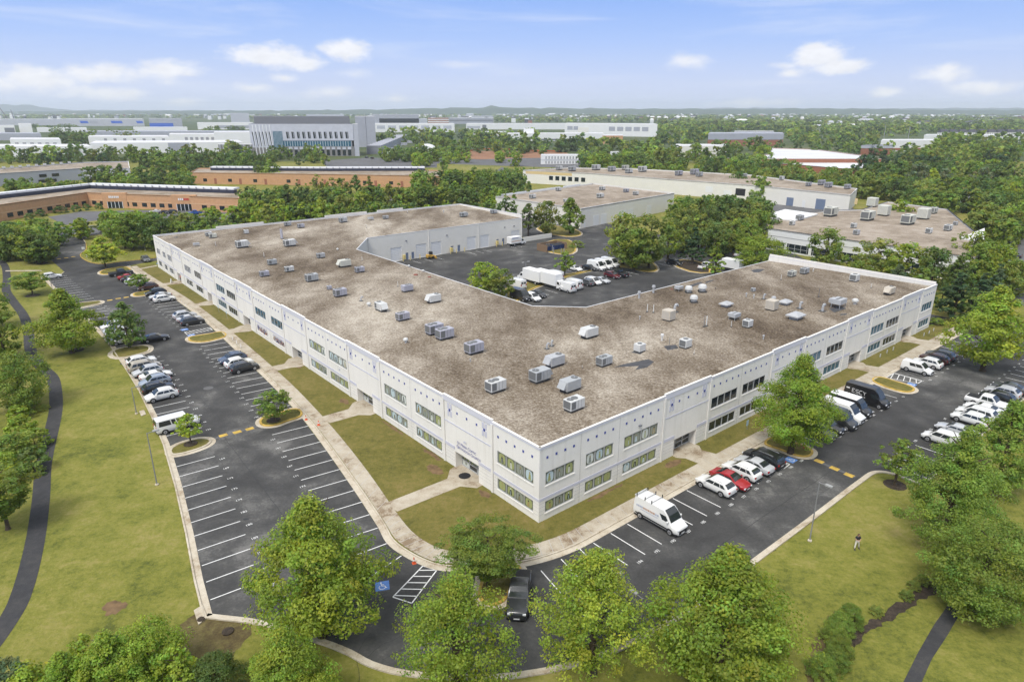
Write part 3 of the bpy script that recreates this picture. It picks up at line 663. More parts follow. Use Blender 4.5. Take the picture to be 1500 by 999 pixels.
for x in (17.4,36.2,54.4,-2.9):
    d=MB(); FD.box(d,x-.06,x+.06,.0,.12,.1,ZI,WALL); FD.box(d,x-.13,x+.13,-.02,.16,ZI-.35,ZI-.05,WALL); d.build('downspout',ob)
for f in (FD,FCh,FM,FK,FW): f.box(cap,-.02 if f is not FD else -3.0,f.len,-.12,.05,ZI,ZI+.07,WMETAL)
# raised end parapets with thin caps
for f,segs in ((FN,[(0,FN.len)]),(FE,[(0,FE.len)]),(FE2,[(0,FE2.len)])):
    for a,b in segs:
        f.box(cap,a,b,-.3,-.25,7.0,ZP,WALL); f.box(cap,a,b,-.32,.05,ZP,ZP+.07,CAP)
for a,b in ((17,31),(51,66),(70,80)): FN.box(cap,a,b,-.28,.03,ZP+.07,ZP+.7,WALL)
FE2.box(cap,.2,FE2.len-.1,-.26,.03,ZP+.08,ZP+.5,WALL)
# roof: falls from the street fronts to the courtyard eaves
def roofz(a,b):
    # distance from the outer edges
    d=min(max(a,0),max(b,0),max(LA-a,0)); return 8.72-.75*min(1,d/36.5)
rf=MB()
cells_a=[.14,9,18,27,AI]+list(np.linspace(AI+7,AF-13,7))+[AF]+[133,142,151,LA-.4]
cells_b=[.14,9,18,27,BI,BI+7,47]+list(np.linspace(56,BE-.1,6))
def inside(a,b):
    if a>AI and a<AF and b>BI: 
        return False
    return True
for i in range(len(cells_a)-1):
    for j in range(len(cells_b)-1):
        a0,a1,b0,b1=cells_a[i],cells_a[i+1],cells_b[j],cells_b[j+1]
        if inside((a0+a1)/2,(b0+b1)/2): rf.add([loc(W(a,b,roofz(a,b))) for a,b in ((a0,b0),(a1,b0),(a1,b1),(a0,b1))],[(0,3,2,1)],ROOF)
for i in range(4):
    a0,a1=cells_a[i],cells_a[i+1]; rf.add([loc(W(a,b,roofz(a,min(b,BE)))) for a,b in ((a0,BE-.1),(a1,BE-.1),(a1,BR-.2),(a0,BR-.2))],[(0,3,2,1)],ROOF)
rf.add([loc(W(a,b,roofz(AI,BI)-.01)) for a,b in ((AI,BI),(AI+7,BI),(AI,BI+7))],[(0,2,1)],ROOF)
rf.add([loc(W(a,b,roofz(100,BI)-.01)) for a,b in ((AF-13,BI),(AF,BI),(AF,47))],[(0,2,1)],ROOF)
rf.build('roof',ob)
wall.build('wall',ob); band.build('wall_band',ob); cap.build('parapet_cap',ob); jnt.build('wall_joint',ob);  
# tar patches on the gravel
tp=MB()
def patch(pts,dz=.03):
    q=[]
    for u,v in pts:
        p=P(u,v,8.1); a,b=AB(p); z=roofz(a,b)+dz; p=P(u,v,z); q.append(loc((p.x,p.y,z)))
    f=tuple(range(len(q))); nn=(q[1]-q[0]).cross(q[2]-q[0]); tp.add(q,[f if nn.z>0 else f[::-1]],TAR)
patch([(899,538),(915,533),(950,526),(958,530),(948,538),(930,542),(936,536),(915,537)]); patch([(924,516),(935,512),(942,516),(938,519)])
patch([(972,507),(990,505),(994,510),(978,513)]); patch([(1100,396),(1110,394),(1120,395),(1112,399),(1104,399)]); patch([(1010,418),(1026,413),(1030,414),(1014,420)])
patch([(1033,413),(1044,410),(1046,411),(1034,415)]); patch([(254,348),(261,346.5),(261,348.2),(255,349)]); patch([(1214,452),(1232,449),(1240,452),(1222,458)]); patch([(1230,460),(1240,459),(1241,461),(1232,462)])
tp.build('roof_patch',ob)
# sign lettering over the church door
sg=MB(); SB=mat('sign blue',(.06,.07,.33),.5)
def letters(Fc,s_right,z,txt,size,m,o=.06):
    vs,fs=textmesh(txt,size); w=max(v.x for v in vs)-min(v.x for v in vs)
    for_=[Fc.p(s_right-(v.x-min(q.x for q in vs)) ,o,z+v.y) for v in vs]
    sg.add(for_,fs,m); return w
def smallcaps(Fc,s0,z,words,big,small,m):
    x=s0
    for w in words:
        for ch,sz in ((w[0],big),(w[1:],small)):
            if not ch: continue
            vs,fs=textmesh(ch,sz); mn=min(v.x for v in vs); mx=max(v.x for v in vs); by=min(v.y for v in vs) 
            sg.add([Fc.p(x-(v.x-mn),.07,z+v.y-by) for v in vs],fs,m); x-=mx-mn+.03
        x-=.12
smallcaps(FL,14.85,3.62,['ST.','MARK','COPTIC'],.56,.46,SB); smallcaps(FL,15.0,3.08,['ORTHODOX','CHURCH'],.56,.46,SB)
FL.quad(sg,[(13.6,4.3),(12.9,4.3),(13.05,4.55),(13.45,4.55)],.07,LAV)
sg.build('sign_lettering',ob)
sp=MB()
for x in (103.2,): FL.box(sp,x-1.1,x+1.1,.01,.05,3.1,3.4,BLUE)
for x in (46.8,): FL.box(sp,x-.2,x+.2,.01,.05,3.5,3.75,FGREY)
sp.build('sign_plate',ob)
fo.hide_render=False

TILES.sort(key=lambda q:q[1]); rest=MB()
for i,(Fc,x) in enumerate(TILES):
    t_=MB() if i<98 else rest
    Fc.box(t_,x-.13,x+.13,.003,.03,7.52,7.80,BLUE)
    if i<98: t_.build('wall_tile',ob)
rest.build('far_wall_tile',ob)['kind']='stuff'
# ------------------------------------------------------------------ rooftop equipment
def roof_at(u,v):
    z=8.1
    for _ in range(5):
        p=P(u,v,z); a,b=AB(p); z=roofz(a,b)
    p.z=z; return p
UN={}
def unit_meshes():
    def m(n,*a): return n
    # packaged unit: long axis x
    c=MB(); c.bbox(-1.1,1.1,-.65,.65,.32,1.42,UNIT,.04); c.box(-.02,.02,-.662,-.64,.4,1.36,UDARK); c.box(.5,.52,-.662,-.64,.4,1.36,UDARK)
    cb=MB(); cb.box(-1.0,1.0,-.56,.56,0,.32,CURB)
    gr=MB(); gr.box(-1.115,-1.10,-.55,.55,.45,1.32,UDARK); gr.box(-1.0,-.35,-.668,-.655,.45,1.3,UDARK)
    fa=MB(); fa.lathe((-.62,0,1.42),[(.40,0),(.40,.05),(.36,.06)],UDARK,14); fa.lathe((-.62,0,1.48),[(.1,0),(.1,.02)],STEEL,8)
    hd=MB(); hd.add([(1.1,-.55,.6),(1.1,.55,.6),(1.1,.55,1.35),(1.1,-.55,1.35),(1.55,-.55,.6),(1.55,.55,.6)],[(0,4,5,1),(3,2,5,4),(0,3,4),(1,5,2)],UNIT)
    UN['rtu']=[('casing',c.mesh('casing'),1),('curb',cb.mesh('curb'),0),('grille',gr.mesh('grille'),0),('fan',fa.mesh('fan'),0),('intake_hood',hd.mesh('intake_hood'),1)]
    f2=MB(); f2.lathe((.05,0,1.42),[(.40,0),(.40,.05),(.36,.06)],UDARK,14)
    UN['rtu2']=UN['rtu'][:4]+[('fan',f2.mesh('fan'),0)]
    s=MB(); s.bbox(-.62,.62,-.55,.55,.2,1.15,UNIT,.04); s.box(-.635,-.62,-.45,.45,.3,1.05,UDARK); s2=MB(); s2.box(-.58,.58,-.5,.5,0,.2,CURB)
    f3=MB(); f3.lathe((0,0,1.15),[(.33,0),(.33,.05),(.28,.06)],UDARK,12)
    UN['small']=[('casing',s.mesh('casing'),1),('curb',s2.mesh('curb'),0),('fan',f3.mesh('fan'),0)]
    e=MB(); e.bbox(-.85,.85,-.85,.85,.25,1.85,UNIT,.05); e2=MB(); e2.box(-.7,.7,-.7,.7,0,.25,CURB)
    e3=MB()
    for i in range(7):
        t=-.6+i*.2
        e3.box(t-.03,t+.03,-.865,-.85,.4,1.7,JOINT); e3.box(-.865,-.85,t-.03,t+.03,.4,1.7,JOINT)
    UN['cube']=[('casing',e.mesh('casing'),1),('curb',e2.mesh('curb'),0),('louvre',e3.mesh('louvre'),0)]
    h=MB(); h.box(-.7,.7,-.55,.55,0,.55,UNIT)
    h2=MB(); h2.add([(-1.15,-.95,.45),(1.15,-.95,.45),(1.15,.95,.45),(-1.15,.95,.45),(-1.15,-.95,.62),(1.15,-.95,.62),(1.15,.95,.62),(-1.15,.95,.62),(-.6,-.4,.95),(.6,-.4,.95),(.6,.4,.95),(-.6,.4,.95)],[(3,2,1,0),(0,1,5,4),(1,2,6,5),(2,3,7,6),(3,0,4,7),(4,5,9,8),(5,6,10,9),(6,7,11,10),(7,4,8,11),(8,9,10,11)],UNIT)
    UN['hood']=[('casing',h.mesh('casing'),1),('cap',h2.mesh('cap'),1)]
    q=MB(); q.box(-.6,.6,-.6,.6,0,.3,CURB); q2=MB(); q2.lathe((0,0,.3),[(.5,0),(.5,.35),(.72,.38),(.72,.6),(.55,.95),(.25,1.05)],UNIT,14)
    UN['dome']=[('curb',q.mesh('curb'),0),('cap',q2.mesh('cap',True,.7),1)]
    t=MB(); t.bbox(-1.0,1.0,-.7,.7,.6,1.3,UNIT,.03); t.bbox(-.4,.9,.75,1.3,.5,1.1,UNIT,.03); t2=MB()
    for x in (-.9,.9):
        for y in (-.6,.6): t2.box(x-.04,x+.04,y-.04,y+.04,0,.6,STEEL)
    t3=MB()
    for i in range(4): t3.lathe((-.7+i*.45,0,1.3),[(.18,0),(.18,.04)],UDARK,10)
    UN['condenser']=[('casing',t.mesh('casing'),1),('stand',t2.mesh('stand'),0),('fan',t3.mesh('fan'),0)]
    v=MB(); v.tube((0,0,0),(0,0,.55),.09,.09,UNIT); v.tube((0,0,.5),(0,0,.68),.17,.15,UNIT)
    UN['vent']=[(None,v.mesh('vent',True,.6),1)]
    b=MB(); b.lathe((0,0,0),[(.14,0),(.14,.25),(.30,.28),(.34,.42),(.28,.58),(.1,.66)],UNIT,12)
    UN['ball']=[(None,b.mesh('ball',True,.6),1)]
    gk=MB(); pts=[(0,0,0),(0,0,.55),(.06,0,.75),(.2,0,.86),(.38,0,.84),(.5,0,.68)]
    for a,c2 in zip(pts,pts[1:]): gk.tube(a,c2,.15,.15,UNIT)
    gk.box(-.4,.4,-.4,.4,0,.04,CURB)
    UN['goose']=[(None,gk.mesh('goose',True,.7),1)]
    pp=MB(); pp.tube((0,0,0),(0,0,1.1),.055,.055,UNIT,8); pp.lathe((0,0,0),[(.2,0),(.1,.12)],CURB,8)
    UN['pipe']=[(None,pp.mesh('pipe'),1)]
    po=MB(); po.tube((0,0,0),(0,0,1.5),.04,.03,DGREY,6); po.box(-.15,.15,-.15,.15,0,.08,CURB)
    UN['pole']=[(None,po.mesh('pole'),1)]
    sk=MB(); sk.box(-.45,.45,-.1,.1,.1,2.0,UNIT); sk.box(-.5,.5,-.2,.2,0,.1,CURB)
    UN['duct']=[(None,sk.mesh('duct'),1)]
    sl=MB(); sl.lathe((0,0,0),[(.5,0),(.5,.12),(.42,.18)],mat('rust red cap',(.22,.06,.04),.8),12)
    UN['scuttle']=[(None,sl.mesh('scuttle'),1)]
unit_meshes()
UNAME=dict(rtu=('rooftop_unit','rooftop unit'),rtu2=('rooftop_unit','rooftop unit'),small=('condensing_unit','rooftop unit'),cube=('evaporative_cooler','rooftop unit'),hood=('gravity_ventilator','roof vent'),dome=('exhaust_fan','roof vent'),condenser=('condenser_rack','rooftop unit'),vent=('vent_pipe','roof vent'),ball=('ball_vent','roof vent'),goose=('gooseneck_vent','roof vent'),pipe=('vent_pipe','roof vent'),pole=('antenna_post','post'),duct=('duct_riser','roof vent'),scuttle=('drain_cap','roof vent'))
LVC=(.37,.37,.42); WHC=(.55,.555,.54); GRC=(.37,.385,.39); CRC=(.54,.54,.47); BGC=(.50,.45,.37); STC=(.40,.41,.42)
def roofthing(kind,p,col,label,rz=0.0,sc=1.0,group=None):
    nm,cat=UNAME[kind]; parts=UN[kind]
    if parts[0][0] is None:
        o=link(nm,parts[0][1],None,col); tag(o,label,cat,group); root=o
    else:
        root=thing(nm,label,cat,(0,0,0),0,group)
        for n,me,c in parts: link(n,me,root,col)
    sc*=.88 if kind in ('rtu','rtu2','small') else 1; root.location=p; root.rotation_euler=(0,0,rz); root.scale=(sc,sc,sc); return root
A=ROT_A; B=ROT_B
for u,v,k,col,rz,sc,lab in (
 (387.5,405,'rtu2',LVC,B,.95,'small lavender grey unit nearest the parapet in front of the white cube'),
 (399,388,'rtu2',GRC,B,1.0,'grey rooftop unit behind the white box unit on the long roof bar'),
 (424,398,'rtu2',WHC,B,.95,'plain white rooftop unit just left of the big grey one by the parapet'),
 (457,412,'rtu2',GRC,B,1.25,'bulky grey rooftop unit with a post, midway along the long bar'),
 (470,378,'rtu2',STC,B,.95,'grey rooftop unit above the cream one in the middle of the long bar'),
 (505,391,'rtu',CRC,B+math.pi,1.35,'cream rooftop unit with a dark grille at its courtyard end'),
 (527,399,'rtu2',LVC,B,1.0,'lavender rooftop unit right beside the cream unit near the courtyard'),
 (482.5,424,'small',LVC,B,.75,'tiny blue grey unit alone between two larger lavender units'),
 (498.5,434,'rtu2',LVC,B,1.2,'lavender rooftop unit near the parapet above the two mural windows'),
 (596.5,427,'rtu2',LVC,B+math.pi,1.1,'lavender rooftop unit with dark end, close to the courtyard eave'),
 (635.5,443,'rtu',WHC,B+math.pi,1.25,'white rooftop unit facing the two leafy courtyard trees'),
 (558.5,455,'rtu',WHC,A+math.pi,1.2,'white rooftop unit with angled hood beside the small dome vent'),
 (590,469,'rtu2',LVC,B,1.1,'lavender rooftop unit below the angled white one'),
 (636.5,489,'rtu2',LVC,B,1.35,'rear unit of the touching lavender pair in the middle of the roof'),
 (651.5,496,'rtu2',LVC,B,1.35,'front unit of the touching lavender pair in the middle of the roof'),
 (694.5,517,'rtu2',LVC,B,1.35,'single lavender rooftop unit in front of the touching pair'),
 (726,573,'rtu2',WHC,B,1.25,'pale unit on a black curb nearest the left facade and the corner'),
 (790.5,558,'rtu',GRC,B,1.35,'grey unit with slanting hood, second row from the near corner'),
 (812.5,536,'rtu',STC,B+math.pi,1.3,'pale grey unit with hood, farthest of the near corner cluster'),
 (835,572,'rtu',GRC,B+math.pi,1.3,'grey unit with two roof fans beside the slanting hood unit'),
 (840.5,600,'rtu2',WHC,B,1.2,'white unit on a black curb nearest the sharp roof corner'),
 (884.6,535,'rtu2',GRC,B,1.1,'small grey unit beside the dark tar patch'),
 (936.5,515,'small',WHC,B+math.pi,1.25,'white square unit standing over the dark tar patch'),
 (863,494,'rtu',WHC,B+math.pi,1.35,'tall white unit with black grille alone in the roof centre'),
 (979,469,'cube',BGC,B,1.0,'beige louvred cube by the thick gooseneck pipe'),
 (1003.5,509,'small',WHC,B+.0,1.35,'white unit with a black front behind the tar patch on the right wing'),
 (1063.5,449,'hood',STC,B,.95,'flat topped grey ventilator on the right wing nearest the courtyard'),
 (1075.7,468,'condenser',STC,B,.9,'grey condensing unit on legs beside a white box, right wing'),
 (1094.6,479,'small',WHC,B,1.25,'white box unit with one fan beside the grey condensing unit'),
 (1159.5,405,'rtu2',CRC,B,1.0,'cream unit of the side by side pair near the right wing end parapet'),
 (1178,401,'rtu2',GRC,B,1.05,'grey unit of the side by side pair near the right wing end parapet'),
 (1251,412,'small',WHC,B,1.5,'white unit with dark grille below the right wing end parapet'),
 (1302,431,'rtu',BGC,B+math.pi,1.15,'beige unit with dark grille nearest the far right roof corner'),
 (1130,454,'cube',BGC,B,1.0,'beige louvred cube between two flat hoods on the right wing'),
 (1150,446,'hood',STC,B,.95,'flat topped grey ventilator behind the beige cube on the right wing'),
 (1165,467,'hood',STC,B,1.2,'largest flat topped grey ventilator in front of the beige cube'),
 (1227.5,450,'condenser',STC,B,1.25,'bank of grey condensers on legs standing over a tar patch'),
 (312,349,'rtu2',CRC,B,1.0,'front cream unit of a pair on the far left roof end'),(306,346,'rtu2',WHC,B,.9,'rear white unit of a pair on the far left roof end'),
 (361,342.5,'small',WHC,B,1.1,'lone white cube unit on the far left wing'),(355,363,'rtu',WHC,B,1.5,'large white unit with dark end grille on the far left roof'),
 (424.5,361,'rtu',WHC,B,1.45,'large white unit with two dark grilles right of the tall duct riser'),
 (421.5,331,'rtu2',STC,B,1.0,'left grey unit of two near the far roof edge'),(441,334,'rtu2',LVC,B,1.0,'right grey unit of two near the far roof edge'),
 (502.5,326,'rtu2',STC,B,1.25,'grey double unit against the middle of the far roof edge'),(543,323,'condenser',STC,B,.8,'small condenser on legs on the far left wing'),
 (565,321,'rtu2',STC,B,.9,'small grey unit on the far left wing right of the condenser'),(679,318,'rtu',GRC,B,1.25,'grey unit with dark end alone near the dock wing end'),
 (723,313,'rtu2',STC,B,1.1,'grey unit tucked behind the dock wing end parapet')):
    roofthing(k,roof_at(u,v),col,lab,rz,sc)
VW=(.62,.62,.60)
for u,v,k,col,rz,sc,lab in (
 (529,441,'goose',STC,B,.9,'bent vent pipe beside the small white dome vent'),(540.5,449,'ball',WHC,0,1.2,'white dome vent left of the angled white unit'),
 (594.5,502,'ball',WHC,0,1.2,'white dome vent standing alone above the picture windows'),(530.5,382,'pipe',VW,0,.9,'thin pipe near the cream rooftop unit'),
 (494.5,367,'ball',WHC,0,.9,'white ball vent high on the long bar'),(602,389,'ball',WHC,0,.9,'white ball vent on the courtyard eave by the yellow loader'),
 (627,391,'ball',WHC,0,.8,'white ball vent overhanging the courtyard asphalt'),(609,403,'scuttle',CRC,0,1,'round rust red cap near the courtyard eave'),(629,406,'scuttle',CRC,0,.7,'smaller rust red cap near the courtyard eave'),
 (583,420,'pipe',VW,0,1,'thin pipe left of the lavender unit by the courtyard'),(689,530,'vent',STC,0,.7,'short dark vent in front of the single lavender unit'),
 (801,511,'goose',STC,B,.95,'left one of two bent pipes beside each other'),(808,507,'goose',STC,B+.5,.95,'right one of two bent pipes beside each other'),
 (936,437,'vent',STC,0,2.0,'capped flue pipe on the chamfered courtyard eave'),(957,429,'vent',STC,0,2.2,'large capped flue beside the courtyard eave, right wing'),
 (988,457,'goose',STC,B,1.5,'thick gooseneck pipe behind the beige cube'),(948,457,'pipe',VW,0,1.3,'left white pipe of a pair near the beige cube'),(957,458,'pipe',VW,0,1.3,'right white pipe of a pair near the beige cube'),
 (969.5,499,'vent',VW,0,1.6,'capped white flue beside a thin post'),(980,509,'pole',VW,0,1.1,'thin post standing in a small tar patch'),(937,468,'vent',STC,0,.9,'little grey vent in front of the white pipes'),
 (853,539,'pipe',VW,0,.4,'stub pipe beside the hooded unit cluster'),(994.5,426,'condenser',STC,B,.75,'cluttered grey condenser by the exhaust domes'),
 (1008.5,429,'dome',WHC,0,1.05,'white exhaust dome left of the tall one'),(1028.5,428,'dome',WHC,0,1.2,'tallest white exhaust dome, rightmost of three'),(1016,443,'dome',WHC,0,1.05,'white exhaust dome in front of the other two'),
 (984,424,'scuttle',CRC,0,.5,'low round cap left of the exhaust domes'),(1048,424,'vent',DGREY and (.1,.1,.1),0,.6,'small black vent right of the exhaust domes'),
 (1031,479,'pole',VW,0,1.3,'paired posts in front of the flat hood'),(1034.5,478,'pipe',VW,0,1.6,'tall white pipe in front of the flat hood'),(1071,479,'pipe',VW,0,.9,'thin pipe below the grey condensing unit'),
 (1103,427,'small',STC,B,.7,'little dark unit near the courtyard edge of the right wing'),(1093,435,'vent',STC,0,1.1,'left of two capped flues beside the beige cube'),(1104,437,'vent',STC,0,1.1,'right of two capped flues beside the beige cube'),
 (1118.5,438,'goose',STC,B,1,'bent pipe just behind the beige cube, right wing'),(1133,440,'dome',STC,0,.6,'low grey dome behind the beige cube, right wing'),
 (1171.5,452,'goose',STC,B,1.3,'bent flue right of the large flat hood'),(1204.5,456,'goose',STC,B,1.4,'bent flue standing in its own tar patch'),(1252,446,'ball',WHC,0,1.7,'white drum shaped vent right of the condenser bank'),
 (1199,435,'pole',VW,0,1.2,'thin dark post on the right wing'),(1144,410,'pipe',VW,0,1.0,'thin pipe left of the cream and grey pair'),(1191,398,'vent',VW,0,.9,'small vent right of the cream and grey pair'),
 (1118,497,'vent',STC,0,1.0,'small vent near the right facade parapet'),(1016.5,519,'pipe',VW,0,.6,'short pipe below the black fronted unit'),(1276,422,'pipe',VW,0,.8,'thin white pipe left of the far right beige unit'),
 (413,350,'duct',LVC,A,1.35,'tall narrow lavender duct riser on the far left wing'),(343,338,'vent',STC,0,.6,'pale stub vent by the far left pair of units'),(288,361,'condenser',STC,B,.7,'low grey condenser near the far left corner'),
 (316,360,'pipe',VW,0,1.0,'thin pipe left of the large white unit'),(387,377,'pipe',VW,0,1.1,'white pipe right of the large white unit'),(537,334,'pipe',VW,0,.9,'white pipe on the far left wing'),(650,312,'vent',STC,0,1.3,'grey vents beside pale gravel on the dock wing'),
 (597,312,'pipe',VW,0,1.2,'white pipe near the far edge of the dock wing')):
    p=roof_at(u,v)
    a,b=AB(p)
    if a>AI-.5 and b>BI-.5 and a<AF: # keep on the roof
        while a>AI-.5 and b>BI-.5 and a<AF: p=p-(EA*.2+EB*.2).to_3d(); a,b=AB(p)
        p.z=roofz(a,b)
    roofthing(k,p,col,lab,rz,sc)
# ------------------------------------------------------------------ vehicles
SPEC=dict( # length, width, height, belt, hood, nose, cowl x, roof front x, roof rear x, tail window foot x, deck height
 sedan=(4.85,1.85,1.45,.96,.95,.70,1.12,.18,-.80,-1.75,1.02),suv=(4.65,1.9,1.70,1.09,1.06,.84,1.18,.30,-1.45,-2.12,1.12),
 minivan=(5.1,1.98,1.76,1.06,1.02,.76,1.55,.55,-1.85,-2.38,1.1),pickup=(5.8,2.02,1.92,1.2,1.16,1.0,1.2,.45,-.85,-1.02,1.16),
 van=(5.9,2.05,2.5,1.42,1.28,.98,2.08,1.0,-2.78,-2.93,1.4),smallvan=(4.75,1.84,1.86,1.14,1.08,.82,1.45,.6,-2.2,-2.34,1.14),
 passvan=(5.6,2.0,2.12,1.22,1.16,1.0,1.75,1.15,-2.65,-2.77,1.22),highvan=(6.3,2.05,2.75,1.42,1.28,.98,2.3,1.1,-3.0,-3.12,1.4))
CAR={}
def car_meshes(kind):
    if kind in CAR: return CAR[kind]
    L,Wd,H,belt,hood,nose,cowl,rf_,rr,tb,deck=SPEC[kind]; h=L/2; w=Wd/2; clr=.24; wt=w*(.76 if kind in('sedan',) else .79 if 'van' not in kind or kind=='minivan' else .88)
    van='van' in kind and kind!='minivan'; drop=.0 if van else .07 if kind!='pickup' else .03
    def yl(z): return .965*w+(wt-.965*w)*min(1,max(0,(z-belt)/(H-.05-belt)))
    st=[(h,nose-.22,.66),(h-.05,nose-.07,.76),(h-.16,nose+.02,.86),(h-.38,nose+.38*(hood-nose),.94),(h-.7,nose+.70*(hood-nose),.985),(cowl,hood,1.0)]
    for t in (.3,.6,.85): st.append((cowl+(rf_-cowl)*t,hood+(H-.03-hood)*(t+.10*math.sin(t*math.pi)),1))
    st+=[(rf_,H-.012,1),(rf_*.6+rr*.4,H,1),(rf_*.25+rr*.75,H-drop*.45,1),(rr,H-.02-drop,1)]
    for t in (.4,.75): st.append((rr+(tb-rr)*t,H-.02-drop+(deck-H+.02+drop)*(t-.06*math.sin(t*math.pi)),.995))
    st+=[(tb,deck,.985)]
    if kind=='pickup': st+=[(-1.06,deck,1),(-h+.2,deck,.99),(-h+.05,deck-.02,.96),(-h,deck-.1,.94)]
    elif kind=='sedan': st+=[(-h+.30,deck-.02,.94),(-h+.08,deck-.08,.84),(-h,deck-.25,.76)]
    else: st+=[(-h+.10,deck-.05,.93),(-h+.03,deck-.14,.89),(-h,deck-.32,.85)]
    vs=[];fs=[];K=13
    for x,zt,wf in st:
        p=[]
        b=min(belt,zt-.07); z4=zt-.035; y4=(yl(z4) if z4>belt else .93*w)*wf
        half=[(.80*w*wf,clr),(.965*w*wf,clr+.16),(w*wf,.62*b+.05),(.965*w*wf,b),(y4,z4),(.84*y4,zt)]
        p=[(x,y,z) for y,z in half]+[(x,0,zt+.015)]+[(x,-y,z) for y,z in half[::-1]]
        vs+=p
    n=len(st)
    for i in range(n-1):
        for k in range(K-1): fs.append((i*K+k,i*K+k+1,(i+1)*K+k+1,(i+1)*K+k))
        fs.append((i*K+K-1,i*K,(i+1)*K,(i+1)*K+K-1))
    fs.append(tuple(range(K))[::-1]); fs.append(tuple((n-1)*K+k for k in range(K)))
    body=MB(); body.add(vs,fs,PAINT)
    for s in (-1,1):  # mirrors
        body.bbox(cowl-.42,cowl-.25,s*(w+.02) if s>0 else -w-.22,w+.22 if s>0 else -w-.02,belt-.02,belt+.17,PAINT,.03)
    if not van:
        for s in (-1,1): body.box(rr+.25,rf_-.2,s*(wt*.86)-.015,s*(wt*.86)+.015,H-.05,H+.025,STEEL) if kind in('suv','minivan') else None
    if kind=='pickup': body.box(-h+.16,-1.12,-w+.16,w-.16,deck+.005,deck+.02,TRIM)
    trim=MB(); trim.box(-h+.12,h-.14,-w*.9,w*.9,.17,.4,TRIM); trim.box(h-.06,h+.02,-w*.62,w*.62,.32,.56 if not van else .75,TRIM); trim.box(-h-.03,-h+.1,-w*.85,w*.85,.3,.5,TRIM)
    trim.box(-h-.035,-h-.028,-.26,.26,.55,.68,PLATE); trim.box(h+.02,h+.03,-.26,.26,.36,.48,PLATE)
    rad=.34 if kind=='sedan' else .37; xf=h-.92; xr=-h+(1.0 if kind!='pickup' else 1.25)
    whl=[]
    for x in (xf,xr):
        for s in (-1,1):
            arch=[(x+(rad+.07)*math.cos(t),s*(w+.004),rad+(rad+.07)*math.sin(t)) for t in np.linspace(-.35,math.pi+.35,14)]
            trim.add(arch,[tuple(range(14)) if s<0 else tuple(range(13,-1,-1))],TRIM)
            wb=MB(); y0=w-.20; y1=w+.025
            wb.tube((x,s*y0,rad),(x,s*y1,rad),rad,rad,TYRE,14); wb.tube((x,s*y1,rad),(x,s*(y1+.012),rad),rad*.66,rad*.60,RIM,12); wb.tube((x,s*(y1+.012),rad),(x,s*(y1+.018),rad),rad*.2,rad*.18,TRIM,8)
            whl.append(('wheel',wb.mesh('wheel'),0))
    # glass
    e=.014; parts=[]
    ws=MB(); a=.06; x0=cowl-(cowl-rf_)*a; x1=cowl+(rf_-cowl)*.94; z0=hood+(H-hood)*a+.02; z1=hood+(H-hood)*.94+.02
    nrm=Vector((H-hood,0,cowl-rf_)).normalized()*e
    def wsq(x,z,k,m): return [Vector((x[0],-yl(z[0])*k,z[0]))+m,Vector((x[0],yl(z[0])*k,z[0]))+m,Vector((x[1],yl(z[1])*k*.96,z[1]))+m,Vector((x[1],-yl(z[1])*k*.96,z[1]))+m]
    q0=wsq((x0,x1),(z0,z1),.89,nrm*1.2+Vector((0,0,.012))); xm=(x0+x1)/2; zm_=hood+(H-.03-hood)*.60+.02
    b0=(H-hood)*.085*Vector(nrm)/e if True else 0
    mid=[q0[0].lerp(q0[3],.5)+b0,q0[1].lerp(q0[2],.5)+b0]
    ws.add([q0[0],q0[1],mid[1],mid[0],q0[2],q0[3]],[(0,1,2,3),(3,2,4,5)],CARGLASS); parts.append(('windshield',ws.mesh('windshield'),0))
    if kind not in('van','highvan','smallvan'):
        rw=MB(); nb=Vector((-(H-deck),0,(rr-tb))).normalized()*.03; D_=deck-H+.02+drop
        q=wsq((rr+(tb-rr)*.88,rr+(tb-rr)*.14),(H-.02-drop+D_*.88+.02,H-.02-drop+D_*.14+.02),.86,nb); up_=Vector((-.02,0,.05))
        mid=[q[0].lerp(q[3],.5)+up_,q[1].lerp(q[2],.5)+up_]
        rw.add([q[0],q[1],mid[1],mid[0],q[2],q[3]],[(3,2,1,0),(5,4,2,3)],CARGLASS); parts.append(('rear_window',rw.mesh('rear_window'),0))
    elif kind=='smallvan' or kind=='van':
        rw=MB()
        for s in (-1,1):
            ya,yb=sorted((s*.08,s*w*.72)); rw.add([(-h+.02 if False else tb-.02-.0,ya,belt+.15),(tb-.02,yb,belt+.15),(rr-.02,yb,H-.25),(rr-.02,ya,H-.25)],[(0,3,2,1)],CARGLASS)
        parts.append(('rear_window',rw.mesh('rear_window'),0))
    zb=belt+.045; zt=H-.17-drop*.5
    def xf_(z): return cowl+(rf_-cowl)*(z-hood)/(H-hood)-.13
    def xr_(z): return rr+(tb-rr)*(H-.02-z)/(H-.02-deck)+(.22 if kind in('suv','minivan') else .16)
    if kind in('van','highvan'): segs=[(1.0,.80)]
    elif kind=='smallvan': segs=[(1,.68),(.655,.36)]
    elif kind=='passvan': segs=[(1,.80),(.76,.62),(.585,.45),(.415,.04)]
    elif kind=='pickup' or kind=='sedan': segs=[(1,.53),(.49,.04)]
    else: segs=[(1,.62),(.59,.28),(.25,.03)]
    if kind=='van': zt=H-.55; zb=belt-.05
    if kind=='highvan': zt=H-.75; zb=belt-.05
